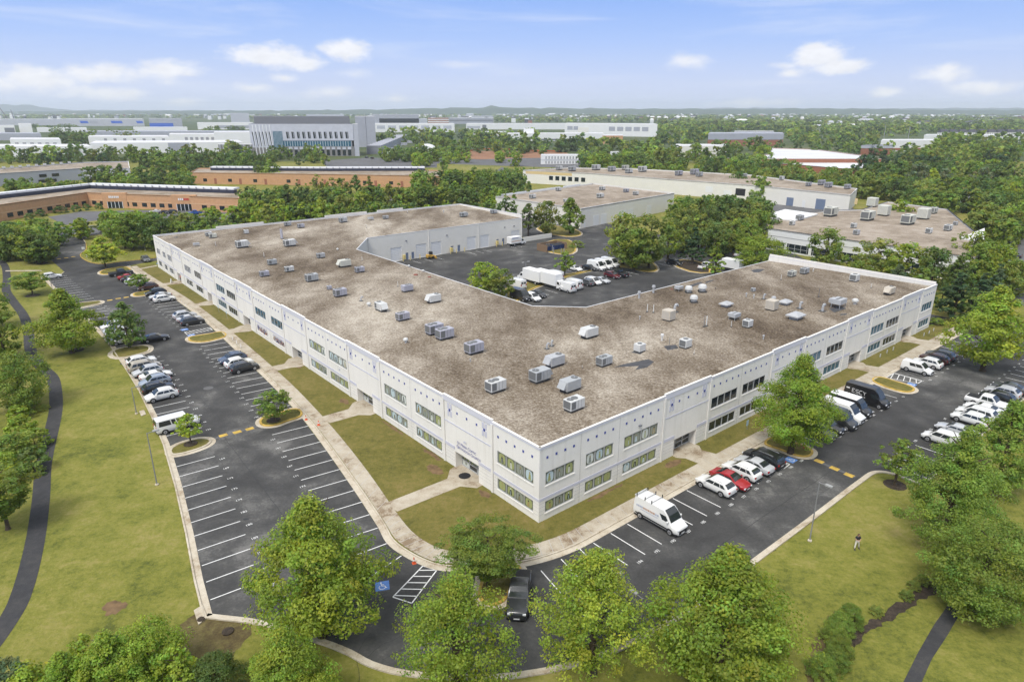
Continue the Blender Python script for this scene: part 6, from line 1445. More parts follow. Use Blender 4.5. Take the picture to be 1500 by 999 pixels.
# ------------------------------------------------------------------ the far woods: one mass
def woods():
    g=np.random.default_rng(11); protos={-1:[crown_mesh('round',60,700,.065,300+j) for j in range(4)]}
    for k,(nc,nl,lf) in {0:(26,200,.10),1:(14,70,.17),2:(8,26,.28)}.items():
        protos[k]=[crown_mesh('round',nc,nl,lf,200+10*k+j) for j in range(4)]
    V=[];C=[]
    EX=[(-40,560,174,231),(540,665,177,197),(655,965,180,199),(655,725,171,182),(790,965,180,214),(600,645,210,230),(665,850,215,242),(985,1065,212,231),(1035,1150,194,222),(1065,1290,218,250),(1285,1380,202,224),(1345,1540,195,208),(540,600,200,226),(470,600,226,246)]
    bands=[(163.0,165,1200,.3),(165,168,2000,.4),(168,172,2200,.45),(172,178,2400,.5),(178,186,2300,.6),(186,196,1500,.8),(196,215,1000,1),(215,240,420,1)]
    for y0,y1,n,_ in bands:
        for i in range(int(n*1.25)):
            u=g.uniform(-500,2000) if g.random()<.5 else g.uniform(-60,1560); v=g.uniform(y0,y1)
            if any(a<u<b and c<v<d for a,b,c,d in EX): continue
            if v<176 and math.sin(u*.013+v*.9)+math.sin(u*.029-v*1.7)>1.15: continue
            p=P(u,v); D=p.y
            if D<330: continue
            # keep the ground just before the buildings open
            h=g.uniform(9,16); w=h*g.uniform(.8,1.3)*(1.0 if D<1500 else 1.5 if D<3500 else 2.2)
            k=0 if D<700 else 1 if D<1800 else 2
            bv,bc=protos[k][g.integers(4)]; a=g.uniform(0,6.28); R=np.array([[math.cos(a),-math.sin(a),0],[math.sin(a),math.cos(a),0],[0,0,1]])
            V.append((bv@R.T)*np.array([w,w,h])+np.array([p.x,p.y,0])); base=np.array(GREENS[('mid','dark','mid','olive','dark')[g.integers(5)]])*g.uniform(.68,1.45)*(1.08 if u>560 else 1.0); C.append(bc*base)
    def belt2(x0,x1,y,n,hh,greens):
        for i in range(n):
            u=g.uniform(x0,x1); h=g.uniform(*hh); p=P(u,y+g.uniform(-2.5,2.5),h); w=h*g.uniform(.8,1.1); bv,bc=protos[0 if y<212 else -1][g.integers(4)]
            V.append(bv*np.array([w,w,h])+np.array([p.x,p.y,0])); C.append(bc*np.array(GREENS[greens[g.integers(len(greens))]])*g.uniform(.7,1.3))
    belt2(550,760,196,30,(11,15),('dark','deep','mid')); belt2(655,800,205,24,(11,15),('dark','mid')); belt2(740,870,203,26,(11,15),('dark','deep','dark')); belt2(560,700,214,16,(10,13),('mid','dark')); belt2(690,800,192,9,(9,12),('mid','dark'))
    belt2(48,115,183,22,(10,14),('mid','dark')); belt2(75,125,193,22,(12,16),('mid','dark')); belt2(120,200,190,16,(12,16),('mid','olive')); belt2(290,372,185,22,(10,14),('dark','mid')); belt2(600,760,222,12,(9,12),('mid','bright')); belt2(850,960,222,20,(11,14),('mid','dark','bright'))
    belt2(1040,1150,206,12,(10,13),('dark','mid')); belt2(1150,1300,206,20,(11,14),('mid','dark')); belt2(1065,1180,231,14,(10,13),('mid','dark')); belt2(1380,1500,209,18,(11,14),('mid','dark'))
    for x0,x1,y,n,hh,gr in ((985,1130,286,14,(8,10),('mid','dark')),(890,1000,238,14,(7,9),('mid','bright')),(900,1130,226,26,(10,13),('mid','dark','olive')),(1060,1330,244,26,(9,12),('dark','mid','olive')),(1260,1500,236,30,(11,14),('dark','mid')),(1260,1500,258,26,(9,12),('dark','mid','olive')),(1330,1500,278,20,(9,11),('mid','dark','olive')),(1456,1500,318,6,(8,10),('mid','dark')),(345,600,296,22,(8,10),('mid','dark')),(345,600,274,22,(10,12),('dark','mid')),(610,770,250,22,(10,12),('dark','mid')),(600,745,272,16,(8,10),('mid','dark')),(205,395,224,20,(10,12),('dark','mid')),(130,275,252,12,(9,11),('dark','mid')),(0,130,264,10,(6,8),('mid',)),(236,340,326,10,(6,8),('dark','mid')),(-20,50,330,10,(8,10),('dark','mid')),(0,200,226,12,(6,8),('dark','mid')),(690,860,246,20,(5,7),('mid','olive')),(1090,1260,262,14,(6,9),('mid','olive'))):
        belt2(x0,x1,y,n,hh,gr)
    belt2(1510,1900,250,70,(9,14),('dark','mid','olive')); belt2(1540,2000,300,50,(9,13),('dark','mid','bright')); belt2(-450,-30,260,50,(9,13),('dark','mid'))
    V=np.concatenate(V); C=np.clip(np.concatenate(C),0,1)
    o=link('woodland',to_mesh('woodland',V,C,LEAFW)); o['kind']='stuff'; o['label']='dark green woods and tree belts stretching to the horizon'
    print('woods quads',len(V)//4)
woods()
print('trees',NTREE)
# ------------------------------------------------------------------ other buildings
def poly_building(name,label,roofpx,zt,wallm,roofm,wins=(),cap=WMETAL,parapet=.5,cat='building',zr=None):
    pts=[P(u,v,zt) for u,v in roofpx]; c=sum(pts,Vector())/len(pts); c.z=0
    r=thing(name,label,cat,c); q=[p-c for p in pts]; xy=[(p.x,p.y) for p in q]
    ar=sum(xy[i][0]*xy[(i+1)%len(xy)][1]-xy[(i+1)%len(xy)][0]*xy[i][1] for i in range(len(xy)))
    if ar<0: xy=xy[::-1]
    w=MB(); n=len(xy); w.add([(x,y,0) for x,y in xy]+[(x,y,zt) for x,y in xy],[(i,(i+1)%n,n+(i+1)%n,n+i) for i in range(n)],wallm)
    w.strip(xy,0,.3,zt-parapet-.1,zt,wallm,True); w.build('wall',r)
    w=MB(); w.strip(xy,-.06,.34,zt,zt+.08,cap,True); w.build('parapet_cap',r)
    w=MB(); w.sheet(xy,zt-parapet,roofm); w.build('roof',r); return r,c
def wallpanels(r,c,A,B,items,out=None):
    """things on a wall running A->B (world points); items: (s0,s1,z0,z1,material,name)"""
    A=Vector((A.x,A.y,0))-c; B=Vector((B.x,B.y,0))-c; t=(B-A).normalized(); n=Vector((t.y,-t.x,0))
    cw=Vector((-c.x,-c.y,0))-A
    if n.dot(cw)<0: n=-n
    for s0,s1,z0,z1,m,nm in items:
        b=MB(); vs=[A+t*s+n*o+Vector((0,0,z)) for z in (z0,z1) for s,o in ((s0,-.02),(s1,-.02),(s1,.06),(s0,.06))]
        b.add(vs,[(0,3,2,1),(4,5,6,7),(0,1,5,4),(1,2,6,5),(2,3,7,6),(3,0,4,7)],m); b.build(nm,r)
def rooftops(items,z,what):
    for i,(u,v,k,col,sc,lab) in enumerate(items):
        p=P(u,v,z); roofthing(k,p,col,lab,ROT_B,sc)
# gravel roofed warehouse beyond the dock wing
r,c=poly_building('warehouse','cream warehouse with gravel roof and dock doors beyond the dock wing',[(851,306),(988,283),(869,269),(726,288)],7.4,CREAM,ROOF2)
A_=P(851,306,7.4); B_=P(988,283,7.4)
wallpanels(r,c,A_,B_,[(s,s+3.6,.05,4.0,FWHITE,'loading_door') for s in (8,13.2,27,32,46)]+[(2.2,3.1,.05,2.1,FWHITE,'service_door')])
for a0,a1 in ((.05,.28),(.32,.62),(.66,.85)):
    q0=P(726,288,7.4).lerp(P(869,269,7.4),a0)-c; q1=P(726,288,7.4).lerp(P(869,269,7.4),a1)-c; b=MB(); b.strip([q0,q1],-.15,.15,7.48,8.0,WMETAL); b.build('parapet_cap',r)
rooftops([(780,291,'rtu2',WHC,1.4,'white unit on the warehouse gravel roof nearest the dock wing'),(818,280,'rtu2',WHC,1.3,'white unit at the back of the warehouse gravel roof'),(879,290,'rtu',WHC,1.5,'white unit in the centre of the warehouse gravel roof'),(882,279,'rtu2',WHC,1.4,'larger white unit behind the centre one on the warehouse roof'),(917,282,'rtu2',LVC,1.3,'grey unit on the right of the warehouse roof'),(931,286,'rtu2',WHC,1.3,'white unit farthest right on the warehouse roof'),(828,296,'small',WHC,1.2,'white box peeking above the conical tree on the warehouse roof')],6.9,'')
# long cream warehouse
r,c=poly_building('warehouse','very long cream warehouse with tan roof and a yellow strip',[(766,249.5),(868,254.5),(1003,264.5),(1100,271.5),(1246,286),(1256,276.5),(1100,256.5),(925,247.2),(830,246)],7.6,CREAM,ROOF2)
wallpanels(r,c,P(766,249.5,7.6),P(868,254.5,7.6),[(2,33,5.6,7.2,mat('pale yellow band',(.62,.47,.24),.8),'wall_band')]+[(18+i*4.2,20.6+i*4.2,2.6,5.0,GLASS,'window') for i in range(6)])
wallpanels(r,c,P(1100,271.5,7.6),P(1246,286,7.6),[(20,23.5,.1,3.8,mat('blue grey door',(.15,.19,.27),.5),'loading_door'),(34.5,39,.1,4.6,mat('blue grey door',(.15,.19,.27),.5),'loading_door'),(28,29.5,.1,3.2,FWHITE,'service_door'),(52,53.2,4.0,6.5,mat('pale yellow band',(.62,.47,.24),.8),'wall_patch')])
wallpanels(r,c,P(1003,264.5,7.6),P(1100,271.5,7.6),[(12,16,2.5,5.5,FWHITE,'loading_door'),(28,33,2.2,5.6,TRIM,'loading_door'),(22,26,1.5,4.2,FWHITE,'loading_door')])
rooftops([(819,249.5,'rtu2',WHC,2.0,'first white unit from the left on the long cream warehouse'),(838,251,'rtu2',STC,2.3,'grey unit beside the first white one on the long warehouse'),(873,249.5,'rtu2',WHC,2.6,'double white unit on the long cream warehouse'),(896,251.5,'rtu2',STC,2.4,'grey unit in the middle of the long cream warehouse'),(916,249,'rtu2',CRC,2.2,'cream unit at the back of the long cream warehouse'),(921,254,'rtu2',WHC,2.2,'white unit in front of the cream one on the long warehouse'),(941,252,'rtu2',WHC,2.6,'wide white unit right of the cream one on the long warehouse'),(994,257.5,'rtu2',LVC,2.2,'lone grey unit on the right half of the long warehouse'),(1017,256,'rtu2',LVC,2.5,'rear grey unit of a close pair on the long warehouse'),(1024,259,'rtu2',STC,2.0,'front grey unit of a close pair on the long warehouse'),(1090,260,'rtu2',STC,1.6,'small grey unit past the pair on the long warehouse'),(1145,264,'small',WHC,2.0,'white box alone near the long warehouse right end'),(1184,273,'rtu2',LVC,1.5,'leftmost of the grey group at the long warehouse end'),(1203,271.5,'rtu2',LVC,2.0,'rear grey unit of the group at the long warehouse end'),(1213,275,'rtu2',LVC,2.0,'front grey unit of the group at the long warehouse end'),(1241,277,'rtu2',LVC,1.7,'grey unit at the very end of the long warehouse')],7.1,'')
# tan roofed building with white spandrels at the right
r,c=poly_building('office_block','low office with tan roof and white spandrel walls behind the right wing',[(1126,335),(1286,358),(1430,378),(1446,354),(1388,306.5),(1300,295.5),(1262,307),(1225,308),(1113,318)],6.6,FWHITE,ROOF2,parapet=.35,cap=TRIM)
for A1,B1 in ((P(1126,335,6.6),P(1286,358,6.6)),(P(1286,358,6.6),P(1430,378,6.6))):
    Ln=(B1-A1).length; its=[(0.2,Ln-.2,.5,2.9,GLASS,'window_band')]
    wallpanels(r,c,A1,B1,its)
    wallpanels(r,c,A1+Vector((0,-.07,0)),B1+Vector((0,-.07,0)),[(s,s+.9,.3,3.0,FWHITE,'pillar') for s in np.arange(6,Ln-2,8)]+[(s,s+.12,.5,2.9,ALU,'mullion') for s in np.arange(1.4,Ln-1,2.0)]+[(.2,Ln-.2,1.5,1.6,ALU,'mullion'),(.2,Ln-.2,4.6,4.66,JOINT,'wall_joint')])
rooftops([(1115,321,'small',WHC,1.6,'white unit at the left of the tan roof'),(1136,326,'cube',WHC,1.0,'white boxes by the white skylight roof'),(1171,323,'rtu2',STC,1.5,'grey unit by the white skylight roof'),(1160,330,'small',WHC,1.4,'small white unit before the skylight roof'),(1216,317,'rtu',CRC,2.6,'long cream unit beside the white flat roof'),(1277,303,'cube',CRC,1.9,'big cream box at the back left of the tan roof'),(1294,316,'cube',CRC,2.0,'big cream box in the middle of the tan roof'),(1270,323,'rtu',CRC,2.6,'long cream unit with open end in the middle of the tan roof'),(1322,304,'rtu2',CRC,1.6,'cream unit at the back right of the tan roof'),(1352,321,'cube',CRC,2.0,'big cream box at the right of the tan roof'),(1329,329,'rtu',CRC,2.6,'long cream unit with open end at the right of the tan roof'),(1366,313,'rtu2',CRC,1.8,'cream unit behind the big right box'),(1250,334,'small',WHC,1.5,'white small unit behind the fan unit on the tan roof'),(1254,344,'small',STC,1.5,'small fan unit at the front of the tan roof'),(1360,342,'small',WHC,1.6,'white unit on a tar strip at the front of the tan roof'),(1388,338,'rtu2',WHC,1.5,'white unit on long tar strips on the tan roof'),(1399,330,'small',STC,1.2,'grey unit near the right tip of the tan roof')],6.25,'')
sk=MB(); sk.prism([P(u,v,6.4) for u,v in ((1112,319),(1150,308),(1198,315),(1165,324))],6.3,6.75,FWHITE); o=sk.build('skylight_roof'); tag(o,'flat white raised roof at the left end of the tan roof','roof box')
for i,q in enumerate((((1407,350),(1442,336),(1441,353),(1438,355)),((1430,366),(1446,356),(1442,374),(1432,377)))):
    b=MB(); b.prism([P(u,v,6.4) for u,v in q],6.27,6.8+.2*i,FWHITE); o=b.build('raised_parapet'); tag(o,('white sloping parapet on the right tip of the tan roof','white parapet at the front right tip of the tan roof')[i],'parapet')
# orange brick buildings
def navy_strip(name,pts,z0,label):
    r=thing(name,label,'roof screen',(0,0,0)); b=MB(); b.strip(pts,-1.2,1.2,z0,z0+1.5,NAVY); b.build('screen',r); b=MB(); b.strip(pts,-1.0,3.4,z0+1.51,z0+2.3,WMETAL); b.build('screen_cap',r)
    L=sum((Vector(a)-Vector(b_)).length for a,b_ in zip(pts,pts[1:])); b=MB()
    for a,c2 in zip(pts,pts[1:]):
        k=int((c2-a).length/4)
        for i in range(k): q=a.lerp(c2,i/max(1,k)); b.box(q.x-.25,q.x+.25,q.y-1.5,q.y-1.2,z0+1.5,z0+2.4,GMETAL)
    b.build('screen_post',r)
R1=[(-60,312),(0,300),(60,291.5),(127,282),(200,285),(288,288),(350,290.5),(352,281),(134,271.5),(0,284),(-60,291)]
r,c=poly_building('brick_office','low orange brick office bent round a planted court',R1,6.4,BRICK,ROOF2,cap=BRICK2)
def brickwall(u0,v0,u1,v1,z,its): wallpanels(r,c,P(u0,v0,z),P(u1,v1,z),its)
for (u0,v0),(u1,v1) in zip(R1[:6],R1[1:7]):
    Ln=(P(u1,v1,6.4)-P(u0,v0,6.4)).length
    brickwall(u0,v0,u1,v1,6.4,[(0,Ln,3.0,3.35,BRICK2,'brick_band'),(0,Ln,5.6,5.75,BRICK2,'brick_band')]+[(s,s+2.6,1.0,2.7,GLASS,'window') for s in np.arange(2,Ln-3,4.6)])
for u,vt,lg,m in ((168,284,.35,'pale'),(270,287.2,.5,'red')):
    p=P(u,vt,6.4); b=MB(); q=p-c; b.box(q.x-5.5,q.x+5.5,q.y-1.1,q.y+.5,0,6.9,BRICK); b.build('entrance_bay',r)
    b=MB(); b.box(q.x-3.4,q.x+3.4,q.y-1.16,q.y-1.1,.1,3.0,GLASS)
    for i in range(5): b.box(q.x-3.4+i*1.7-.1,q.x-3.4+i*1.7+.1,q.y-1.24,q.y-1.12,.1,3.0,WMETAL)
    b.build('entrance_door',r)
    b=MB()
    for i in range(6): b.box(q.x-2.4+i*.8,q.x-1.85+i*.8,q.y-1.2,q.y-1.12,4.6,5.5,WMETAL if m=='pale' or i<3 else mat('sign red',(.5,.04,.04),.5))
    b.build('sign_lettering',r)
navy_strip('roof_screen',[P(u,v,6.0) for u,v in ((-60,300),(0,291),(134,276),(345,283))],6.0,'long navy and white screen on the bent orange brick roof')
R2=[(278,253),(400,254.5),(512,256),(655,258.5),(668,251),(560,246),(290,246.5)]
r,c=poly_building('brick_office','long low orange brick building behind the tree belt',R2,6.6,BRICK,ROOF2,cap=BRICK2)
for (u0,v0),(u1,v1) in zip(R2[:3],R2[1:4]):
    Ln=(P(u1,v1,6.6)-P(u0,v0,6.6)).length
    brickwall(u0,v0,u1,v1,6.6,[(0,Ln,5.2,5.4,BRICK2,'brick_band')]+[(s,s+2.4,1.4,3.2,GLASS,'window') for s in np.arange(8,Ln-4,16)]+[(s+7,s+8.6,.1,3.4,REDB,'service_door') for s in np.arange(8,Ln-10,16)])
navy_strip('roof_screen',[P(u,v,6.2) for u,v in ((310,249.6),(470,250.6),(622,250.2))],6.2,'straight navy and white screen on the long orange brick roof')
R3=[(-40,257),(60,250.5),(121,246.7),(190,246.6),(188,236.5),(122,238),(0,247),(-40,249)]
r,c=poly_building('office_block','pale lavender building with tan roof at the left behind the orange brick',R3,7.2,FGREY,ROOF2)
Ln=(P(60,250.5,7.2)-P(121,246.7,7.2)).length; wallpanels(r,c,P(0,254.4,7.2),P(121,246.7,7.2),[(20,24,3.5,5.2,GLASS,'window'),(27,31,3.5,5.2,GLASS,'window'),(19,29,.4,2.0,GLASS,'window')])
for i in range(9):
    u=6+i*12; p=P(u,248.2-i*.95,7.3); o=roofthing('small',p,WHC,'small white unit in the even row on the pale lavender roof',ROT_B,1.6,'units on the lavender building')
# fronto-parallel far blocks: base px, top px
def block(name,label,u0,u1,vb,vt,depth,m,roofm=FROOF,panels=(),cat='building',skew=0):
    A=P(u0,vb); B=P(u1,vb+skew); h=height_at(A,vt); d=Vector(((A.x+B.x)/2,(A.y+B.y)/2,0)).normalized(); c=(A+B)/2
    r=thing(name,label,cat,c); a=A-c; b=B-c; q=[a,b,b+d*depth,a+d*depth]; w=MB(); w.prism([(p.x,p.y) for p in q],0,h,m,m); w.build('wall',r)
    w=MB(); w.sheet([(p.x,p.y) for p in q],h+.05,roofm); w.build('roof',r)
    t=(b-a); n=Vector((t.y,-t.x,0)).normalized()
    for f0,f1,g0,g1,pm,nm in panels:
        vs=[a+t*f+n*o+Vector((0,0,h*gz)) for gz in (g0,g1) for f,o in ((f0,0),(f1,0),(f1,.25),(f0,.25))]
        w=MB(); w.add(vs,[(0,3,2,1),(4,5,6,7),(0,1,5,4),(1,2,6,5),(2,3,7,6),(3,0,4,7)],pm); w.build(nm,r)
    return r,c,a,b,h,d,n
def sq(n,x0,x1,w,g0,g1,m,nm='window'): return [(x0+(x1-x0)*(i+.5)/n-w/2,x0+(x1-x0)*(i+.5)/n+w/2,g0,g1,m,nm) for i in range(n)]
PG=mat('panel grey',(.27,.27,.29),.7)
block('warehouse','white warehouse wall at the left behind the dark tree row',-60,138,231,215,60,FWHITE)
block('warehouse','white hall with six grey square openings at the far left',18,92,221,204.5,60,FWHITE,panels=sq(6,.05,.95,.07,.25,.72,PG))
block('warehouse','long white warehouse wall right of the six openings',135,358,226,210,60,FWHITE,skew=-2,panels=[(.50,.64,0,.98,GMETAL,'wall_panel')])
block('warehouse','white upper hall with small grey openings in the row',131,250,212,200.5,60,FWHITE,panels=sq(7,.15,.98,.035,.45,.78,PG))
block('warehouse','white hall with six tall grey openings left of the striped building',250,318,212,197,50,FWHITE,panels=sq(6,.3,.98,.06,.40,.72,PG))
block('warehouse','white hall adjoining the striped building on its left',316,372,214,194,40,FWHITE)
block('warehouse','low grey roofed hall across the left distance',118,372,204,193,60,GMETAL,GMETAL)
block('warehouse','lavender grey hall at the far left edge',-50,62,206,196,60,GMETAL,GMETAL)
block('warehouse','white gabled hall at the far left edge',30,49,197,181.5,40,FWHITE)
block('warehouse','white and dark block at the far left edge',-20,24,198,184,30,FWHITE,panels=[(.65,.98,.05,.75,DGREY,'wall_panel')])
block('warehouse','long low white hall left of the green belt',55,128,194,187.5,50,FWHITE)
block('warehouse','long lavender hall with white front at the left distance',-60,98,184,175,90,FGREY)
def para(r,c,a,b,h,n,f0,f1,g0,g1,m):
    t=b-a; vs=[a+t*(f0+.01)+n*.3+Vector((0,0,h*g0)),a+t*(f1+.01)+n*.3+Vector((0,0,h*g0)),a+t*f1+n*.3+Vector((0,0,h*g1)),a+t*(f0-.0)+n*.3+Vector((0,0,h*g1))]
    o=MB(); o.add(vs+[v-n*.28 for v in vs],[(0,1,2,3),(0,4,5,1),(3,2,6,7),(0,3,7,4),(1,5,6,2)],m); o.build('blue_panel',r)
r,c,a,b,h,d,n=block('warehouse','long pale hall with blue slanted panels in the left distance',96,212,185,174.5,90,FGREY)
for f0,f1,m in ((.19,.29,FBLUE),(.31,.41,GMETAL),(.58,.72,FBLUE),(.90,.98,FBLUE)): para(r,c,a,b,h,n,f0,f1,.38,.72,m)
block('warehouse','grey hall with one wide blue wall in the left distance',220,268,187.5,174,40,GMETAL,panels=[(.0,.72,.02,.5,FBLUE,'blue_panel')])
block('warehouse','white low hall under the wide blue wall',196,275,192,186.5,30,FWHITE)
block('warehouse','white hall beside the striped building with grey panel',290,372,190,180,50,FWHITE,panels=[(.35,.98,.2,.6,GMETAL,'wall_panel')])
block('warehouse','tall plain concrete block on the left horizon',339,366,180,166,60,FGREY)
block('warehouse','grey hall just behind the striped building left',372,440,178,170.5,60,GMETAL)
block('warehouse','grey hall behind the striped building right',449,505,176,168,60,FGREY)
block('warehouse','grey stepped hall on the horizon right of the striped building',546,614,184,168,70,GMETAL)
block('warehouse','lower lavender hall beside the grey stepped hall',556,626,184,174,50,FGREY)
block('warehouse','brown and glass office on the horizon',627,658,182,173,40,REDB,panels=[(.0,1,.3,.45,FWHITE,'wall_band'),(.0,1,.65,.8,FWHITE,'wall_band')])
block('warehouse','grey office with upper storeys on the horizon centre',657,723,182,173,60,GMETAL,panels=[(.02,.98,.45,.7,DGREY,'window')])
block('warehouse','pale upper storey block behind the grey office',677,722,176,170,40,FGREY)
block('warehouse','long white hall with grey panels in front of the horizon offices',548,666,194,181.5,60,FWHITE,panels=sq(7,.02,.98,.10,.4,.78,FGREY,'wall_panel'))
block('warehouse','white hall right of the grey panelled one',683,830,190,181.5,60,FWHITE,panels=[(.16,.2,.1,.8,DGREY,'wall_panel'),(.01,.14,.2,.6,FGREY,'wall_panel')])
block('warehouse','white hall on the centre right with grey square panels',827,962,199,181.5,70,FWHITE,skew=2,panels=[(.03,.09,.5,.8,GMETAL,'wall_panel'),(.10,.15,.5,.8,GMETAL,'wall_panel'),(.15,.27,.05,.7,CREAM,'wall_panel')]+sq(5,.48,.92,.065,.45,.78,GMETAL,'wall_panel'))
block('warehouse','low white and brick row before the white hall',742,885,207,196,40,FWHITE,panels=[(.3,.98,.1,.3,DGREY,'wall_band')])
block('warehouse','white drum like box before the white halls',767,782,206,189,14,FWHITE)
block('warehouse','white stepped entrance block left of the drum box',693,742,204,193.5,30,FWHITE,panels=[(.1,.2,.2,.8,DGREY,'window'),(.3,.4,.2,.8,DGREY,'window')])
block('brick_block','small orange brick block at the centre distance',882,912,212,199,30,BRICK,panels=[(0,1,.4,.55,FWHITE,'wall_band')])
block('site_office','white two storey site office with rows of dark windows',792,847,241,227.5,14,FWHITE,panels=sq(11,.1,.98,.022,.58,.86,DGREY)+sq(11,.1,.98,.022,.08,.36,DGREY)+[(0,1,.47,.5,FGREY,'wall_band')])
block('warehouse','grey roofed brick building in the right distance',1036,1146,214,196,50,REDB,GMETAL,panels=[(0,1,.5,1,GMETAL,'wall_band')])
block('warehouse','grey upper roof block on the right distance building',1074,1132,208,193,30,GMETAL,panels=[(.35,.65,.3,.8,FWHITE,'wall_panel')])
block('warehouse','white walled building among trees in the right distance',987,1064,231,214,40,CREAM)
block('brick_block','long brick building with white roof in the right distance',1100,1288,250,233,2,REDB)
r,c=poly_building('brick_block','brick building with big white membrane roof in the right distance',[(1065,232),(1110,237),(1200,244),(1245,248),(1288,244),(1290,231),(1195,219),(1132,217),(1128,226)],6.0,REDB,FROOF)
block('brick_block','low brick strip with dark roof right of the white membrane roof',1259,1306,228,214,30,REDB,DGREY,panels=[(0,1,.75,1,FGREY,'wall_band')])
block('warehouse','white roofed building right of the brick strip',1288,1376,222,206,40,FWHITE,panels=[(.1,.9,.1,.3,REDB,'wall_band')])
block('warehouse','long white wall at the right distance',1352,1560,208,198,40,FWHITE)
block('brick_block','tan school with pale trim on the centre horizon',779,858,175,171.5,40,REDB,panels=[(.3,.98,.4,1,CREAM,'wall_band')])
# row of town houses
for i in range(9):
    u=1378+i*14; A=P(u,198.5); r=thing('town_house',('pale house with dark roof in the right distance row'),'house',A,0,'row of dark roofed houses'); s=(P(u+11,198.5)-A).x; h=height_at(A,194)
    b=MB(); b.box(0,s,0,12,0,h,CREAM); b.build('wall',r); b=MB(); b.add([(-.4,-.4,h),(s+.4,-.4,h),(s+.4,12.4,h),(-.4,12.4,h),(s*.1,6,h+5),(s*.9,6,h+5)],[(0,1,5,4),(2,3,4,5),(0,4,3),(1,2,5)],mat('dark shingle',(.05,.05,.06),.8)); b.build('roof',r)
    b=MB()
    for k in (.15,.45,.75): b.box(s*k,s*k+1.3,-.1,0.02,h*.5,h*.75,DGREY)
    b.build('window',r)
# striped grey building (data hall)
r,c,a,b,h,d,n=block('striped_building','large grey building with slanted fins and bands of windows',370,520,229,182,60,GMETAL,DGREY)
t=b-a; up=Vector((0,0,1)); SILV=mat('silver fin',(.50,.51,.56),.5,noise=.08,nscale=.3); STONE=mat('dark stone base',(.20,.195,.19),.85)
def pan(name,f0,f1,g0,g1,m,o0=0,o1=.3,sl=0):
    q=[a+t*f+n*o+up*(h*g) for g,sh in ((g0,0),(g1,sl)) for f,o in ((f0+sh,o0),(f1+sh,o0),(f1+sh,o1),(f0+sh,o1))]
    m_=MB(); m_.add(q,[(0,3,2,1),(4,5,6,7),(0,1,5,4),(1,2,6,5),(2,3,7,6),(3,0,4,7)],m); m_.build(name,r)
pan('stone_base',0,1.0,0,.30,STONE,0,.4); pan('upper_cladding',.0,1.0,.49,1.0,SILV,.0,.5); pan('cladding',0,.235,.27,.49,SILV,0,.5)
pan('window_band',.25,.97,.31,.47,TEAL,0,.3); pan('glass_bay',.225,.315,.25,.78,TEAL,.4,.7)
for i in range(12):
    f=.355+i*.052; pan('window',f,f+.016,.55,.76,GLASS,.4,.56,-.004); pan('window',f+.02,f+.026,.55,.76,GLASS,.4,.56,-.004)
for i in range(12):
    f=.365+i*.052; pan('window',f,f+.03,.02,.20,GLASS,.3,.5); pan('cladding',f,f+.034,.21,.29,SILV,.3,.6)
for i in range(6): f=.035+i*.033; pan('window',f,f+.009,.30,.76,GLASS,.4,.56,-.014); pan('fin',f+.012,f+.02,.0,.98,WMETAL,.45,1.0,-.016)
for i in range(26): f=.33+i*.0245; pan('mullion',f,f+.003,.31,.47,WMETAL,.25,.4)
for i in range(7): f=.235+i*.012; pan('mullion',f,f+.002,.26,.78,WMETAL,.6,.75)
q=MB(); b0=a+d*8; 
for f0,f1,z in ((.05,.98,h*1.23),):
    vs=[b0+t*f0,b0+t*f1,b0+t*f1+d*45,b0+t*f0+d*45]; q.prism([(v.x,v.y) for v in vs],h,z,DGREY)
q.build('roof_screen',r)
block('striped_wing','plain light grey block at the right end of the striped building',523,551.5,216,171,50,GMETAL,panels=[(.52,.54,0,1,DGREY,'wall_joint')])
block('striped_wing','narrow grey link at the corner of the striped building',517,527,229,182,20,FGREY)
block('grey_wall','fluted grey wall left of the striped building',322,372,231,212,10,STONE,panels=sq(10,0,1,.03,0,1,FGREY,'pilaster'),cat='wall')
# plant enclosures, tent, containers, mound
r=thing('plant_enclosure','long ribbed grey equipment enclosure beside the striped building','enclosure',P(540,228)); c=P(540,228); A=P(548,226)-c; B=P(590,206)-c; b=MB(); b.strip([A,B],-7,7,0,8,GMETAL); b.build('casing',r)
b=MB()
for i in range(14): q=A.lerp(B,i/14); b.strip([q,A.lerp(B,i/14+.02)],-7.2,7.2,0,8.5,FGREY)
b.build('rib',r)
r=thing('tent','white domed fabric tent on the building site','tent',P(621,229)); hw=(P(638,229)-P(604,229)).x/2; hh=height_at(P(621,229),213); b=MB(); pr=[(hw*math.cos(x),hh*math.sin(x)**.9) for x in np.linspace(0,math.pi,13)]
vs=[(x,y0,z) for y0 in (0,30) for x,z in pr]; b.add(vs,[(i,i+1,13+i+1,13+i) for i in range(12)]+[tuple(range(13))[::-1],tuple(range(13,26))],FWHITE); b.build('canvas',r,True,.6); b=MB(); b.box(-2,2,-.1,.05,0,3.5,FGREY); b.build('door_flap',r)
for i,(u,v,l) in enumerate(((575,221,'first grey container behind the ribbed enclosure'),(583,217,'second grey container behind the ribbed enclosure'),(592,213,'third grey container behind the ribbed enclosure'),(600,210,'fourth grey container behind the ribbed enclosure'),(570,227,'pale container nearest the dome tent'),(755,222,'white container on the orange fenced site'),(688,219,'white site cabin on the earth mound'),(900,227,'white site cabin among trees in the centre right'))):
    A=P(u,v); t_=thing('container',l,'container',A,.2); b=MB(); b.bbox(-4,4,-1.4,1.4,0,3.2,GMETAL if i<4 else FWHITE,.08); b.build('box',t_); b=MB(); b.box(-1,1,-1.5,-1.4,.2,2.6,FGREY); b.build('door',t_)
of=MB(); r_=random.Random(2); OR=mat('site fence orange',(.55,.13,.05),.8)
pl=[P(u,v) for u,v in ((662,230),(680,224),(700,220),(730,219),(760,221),(790,222),(820,223))]
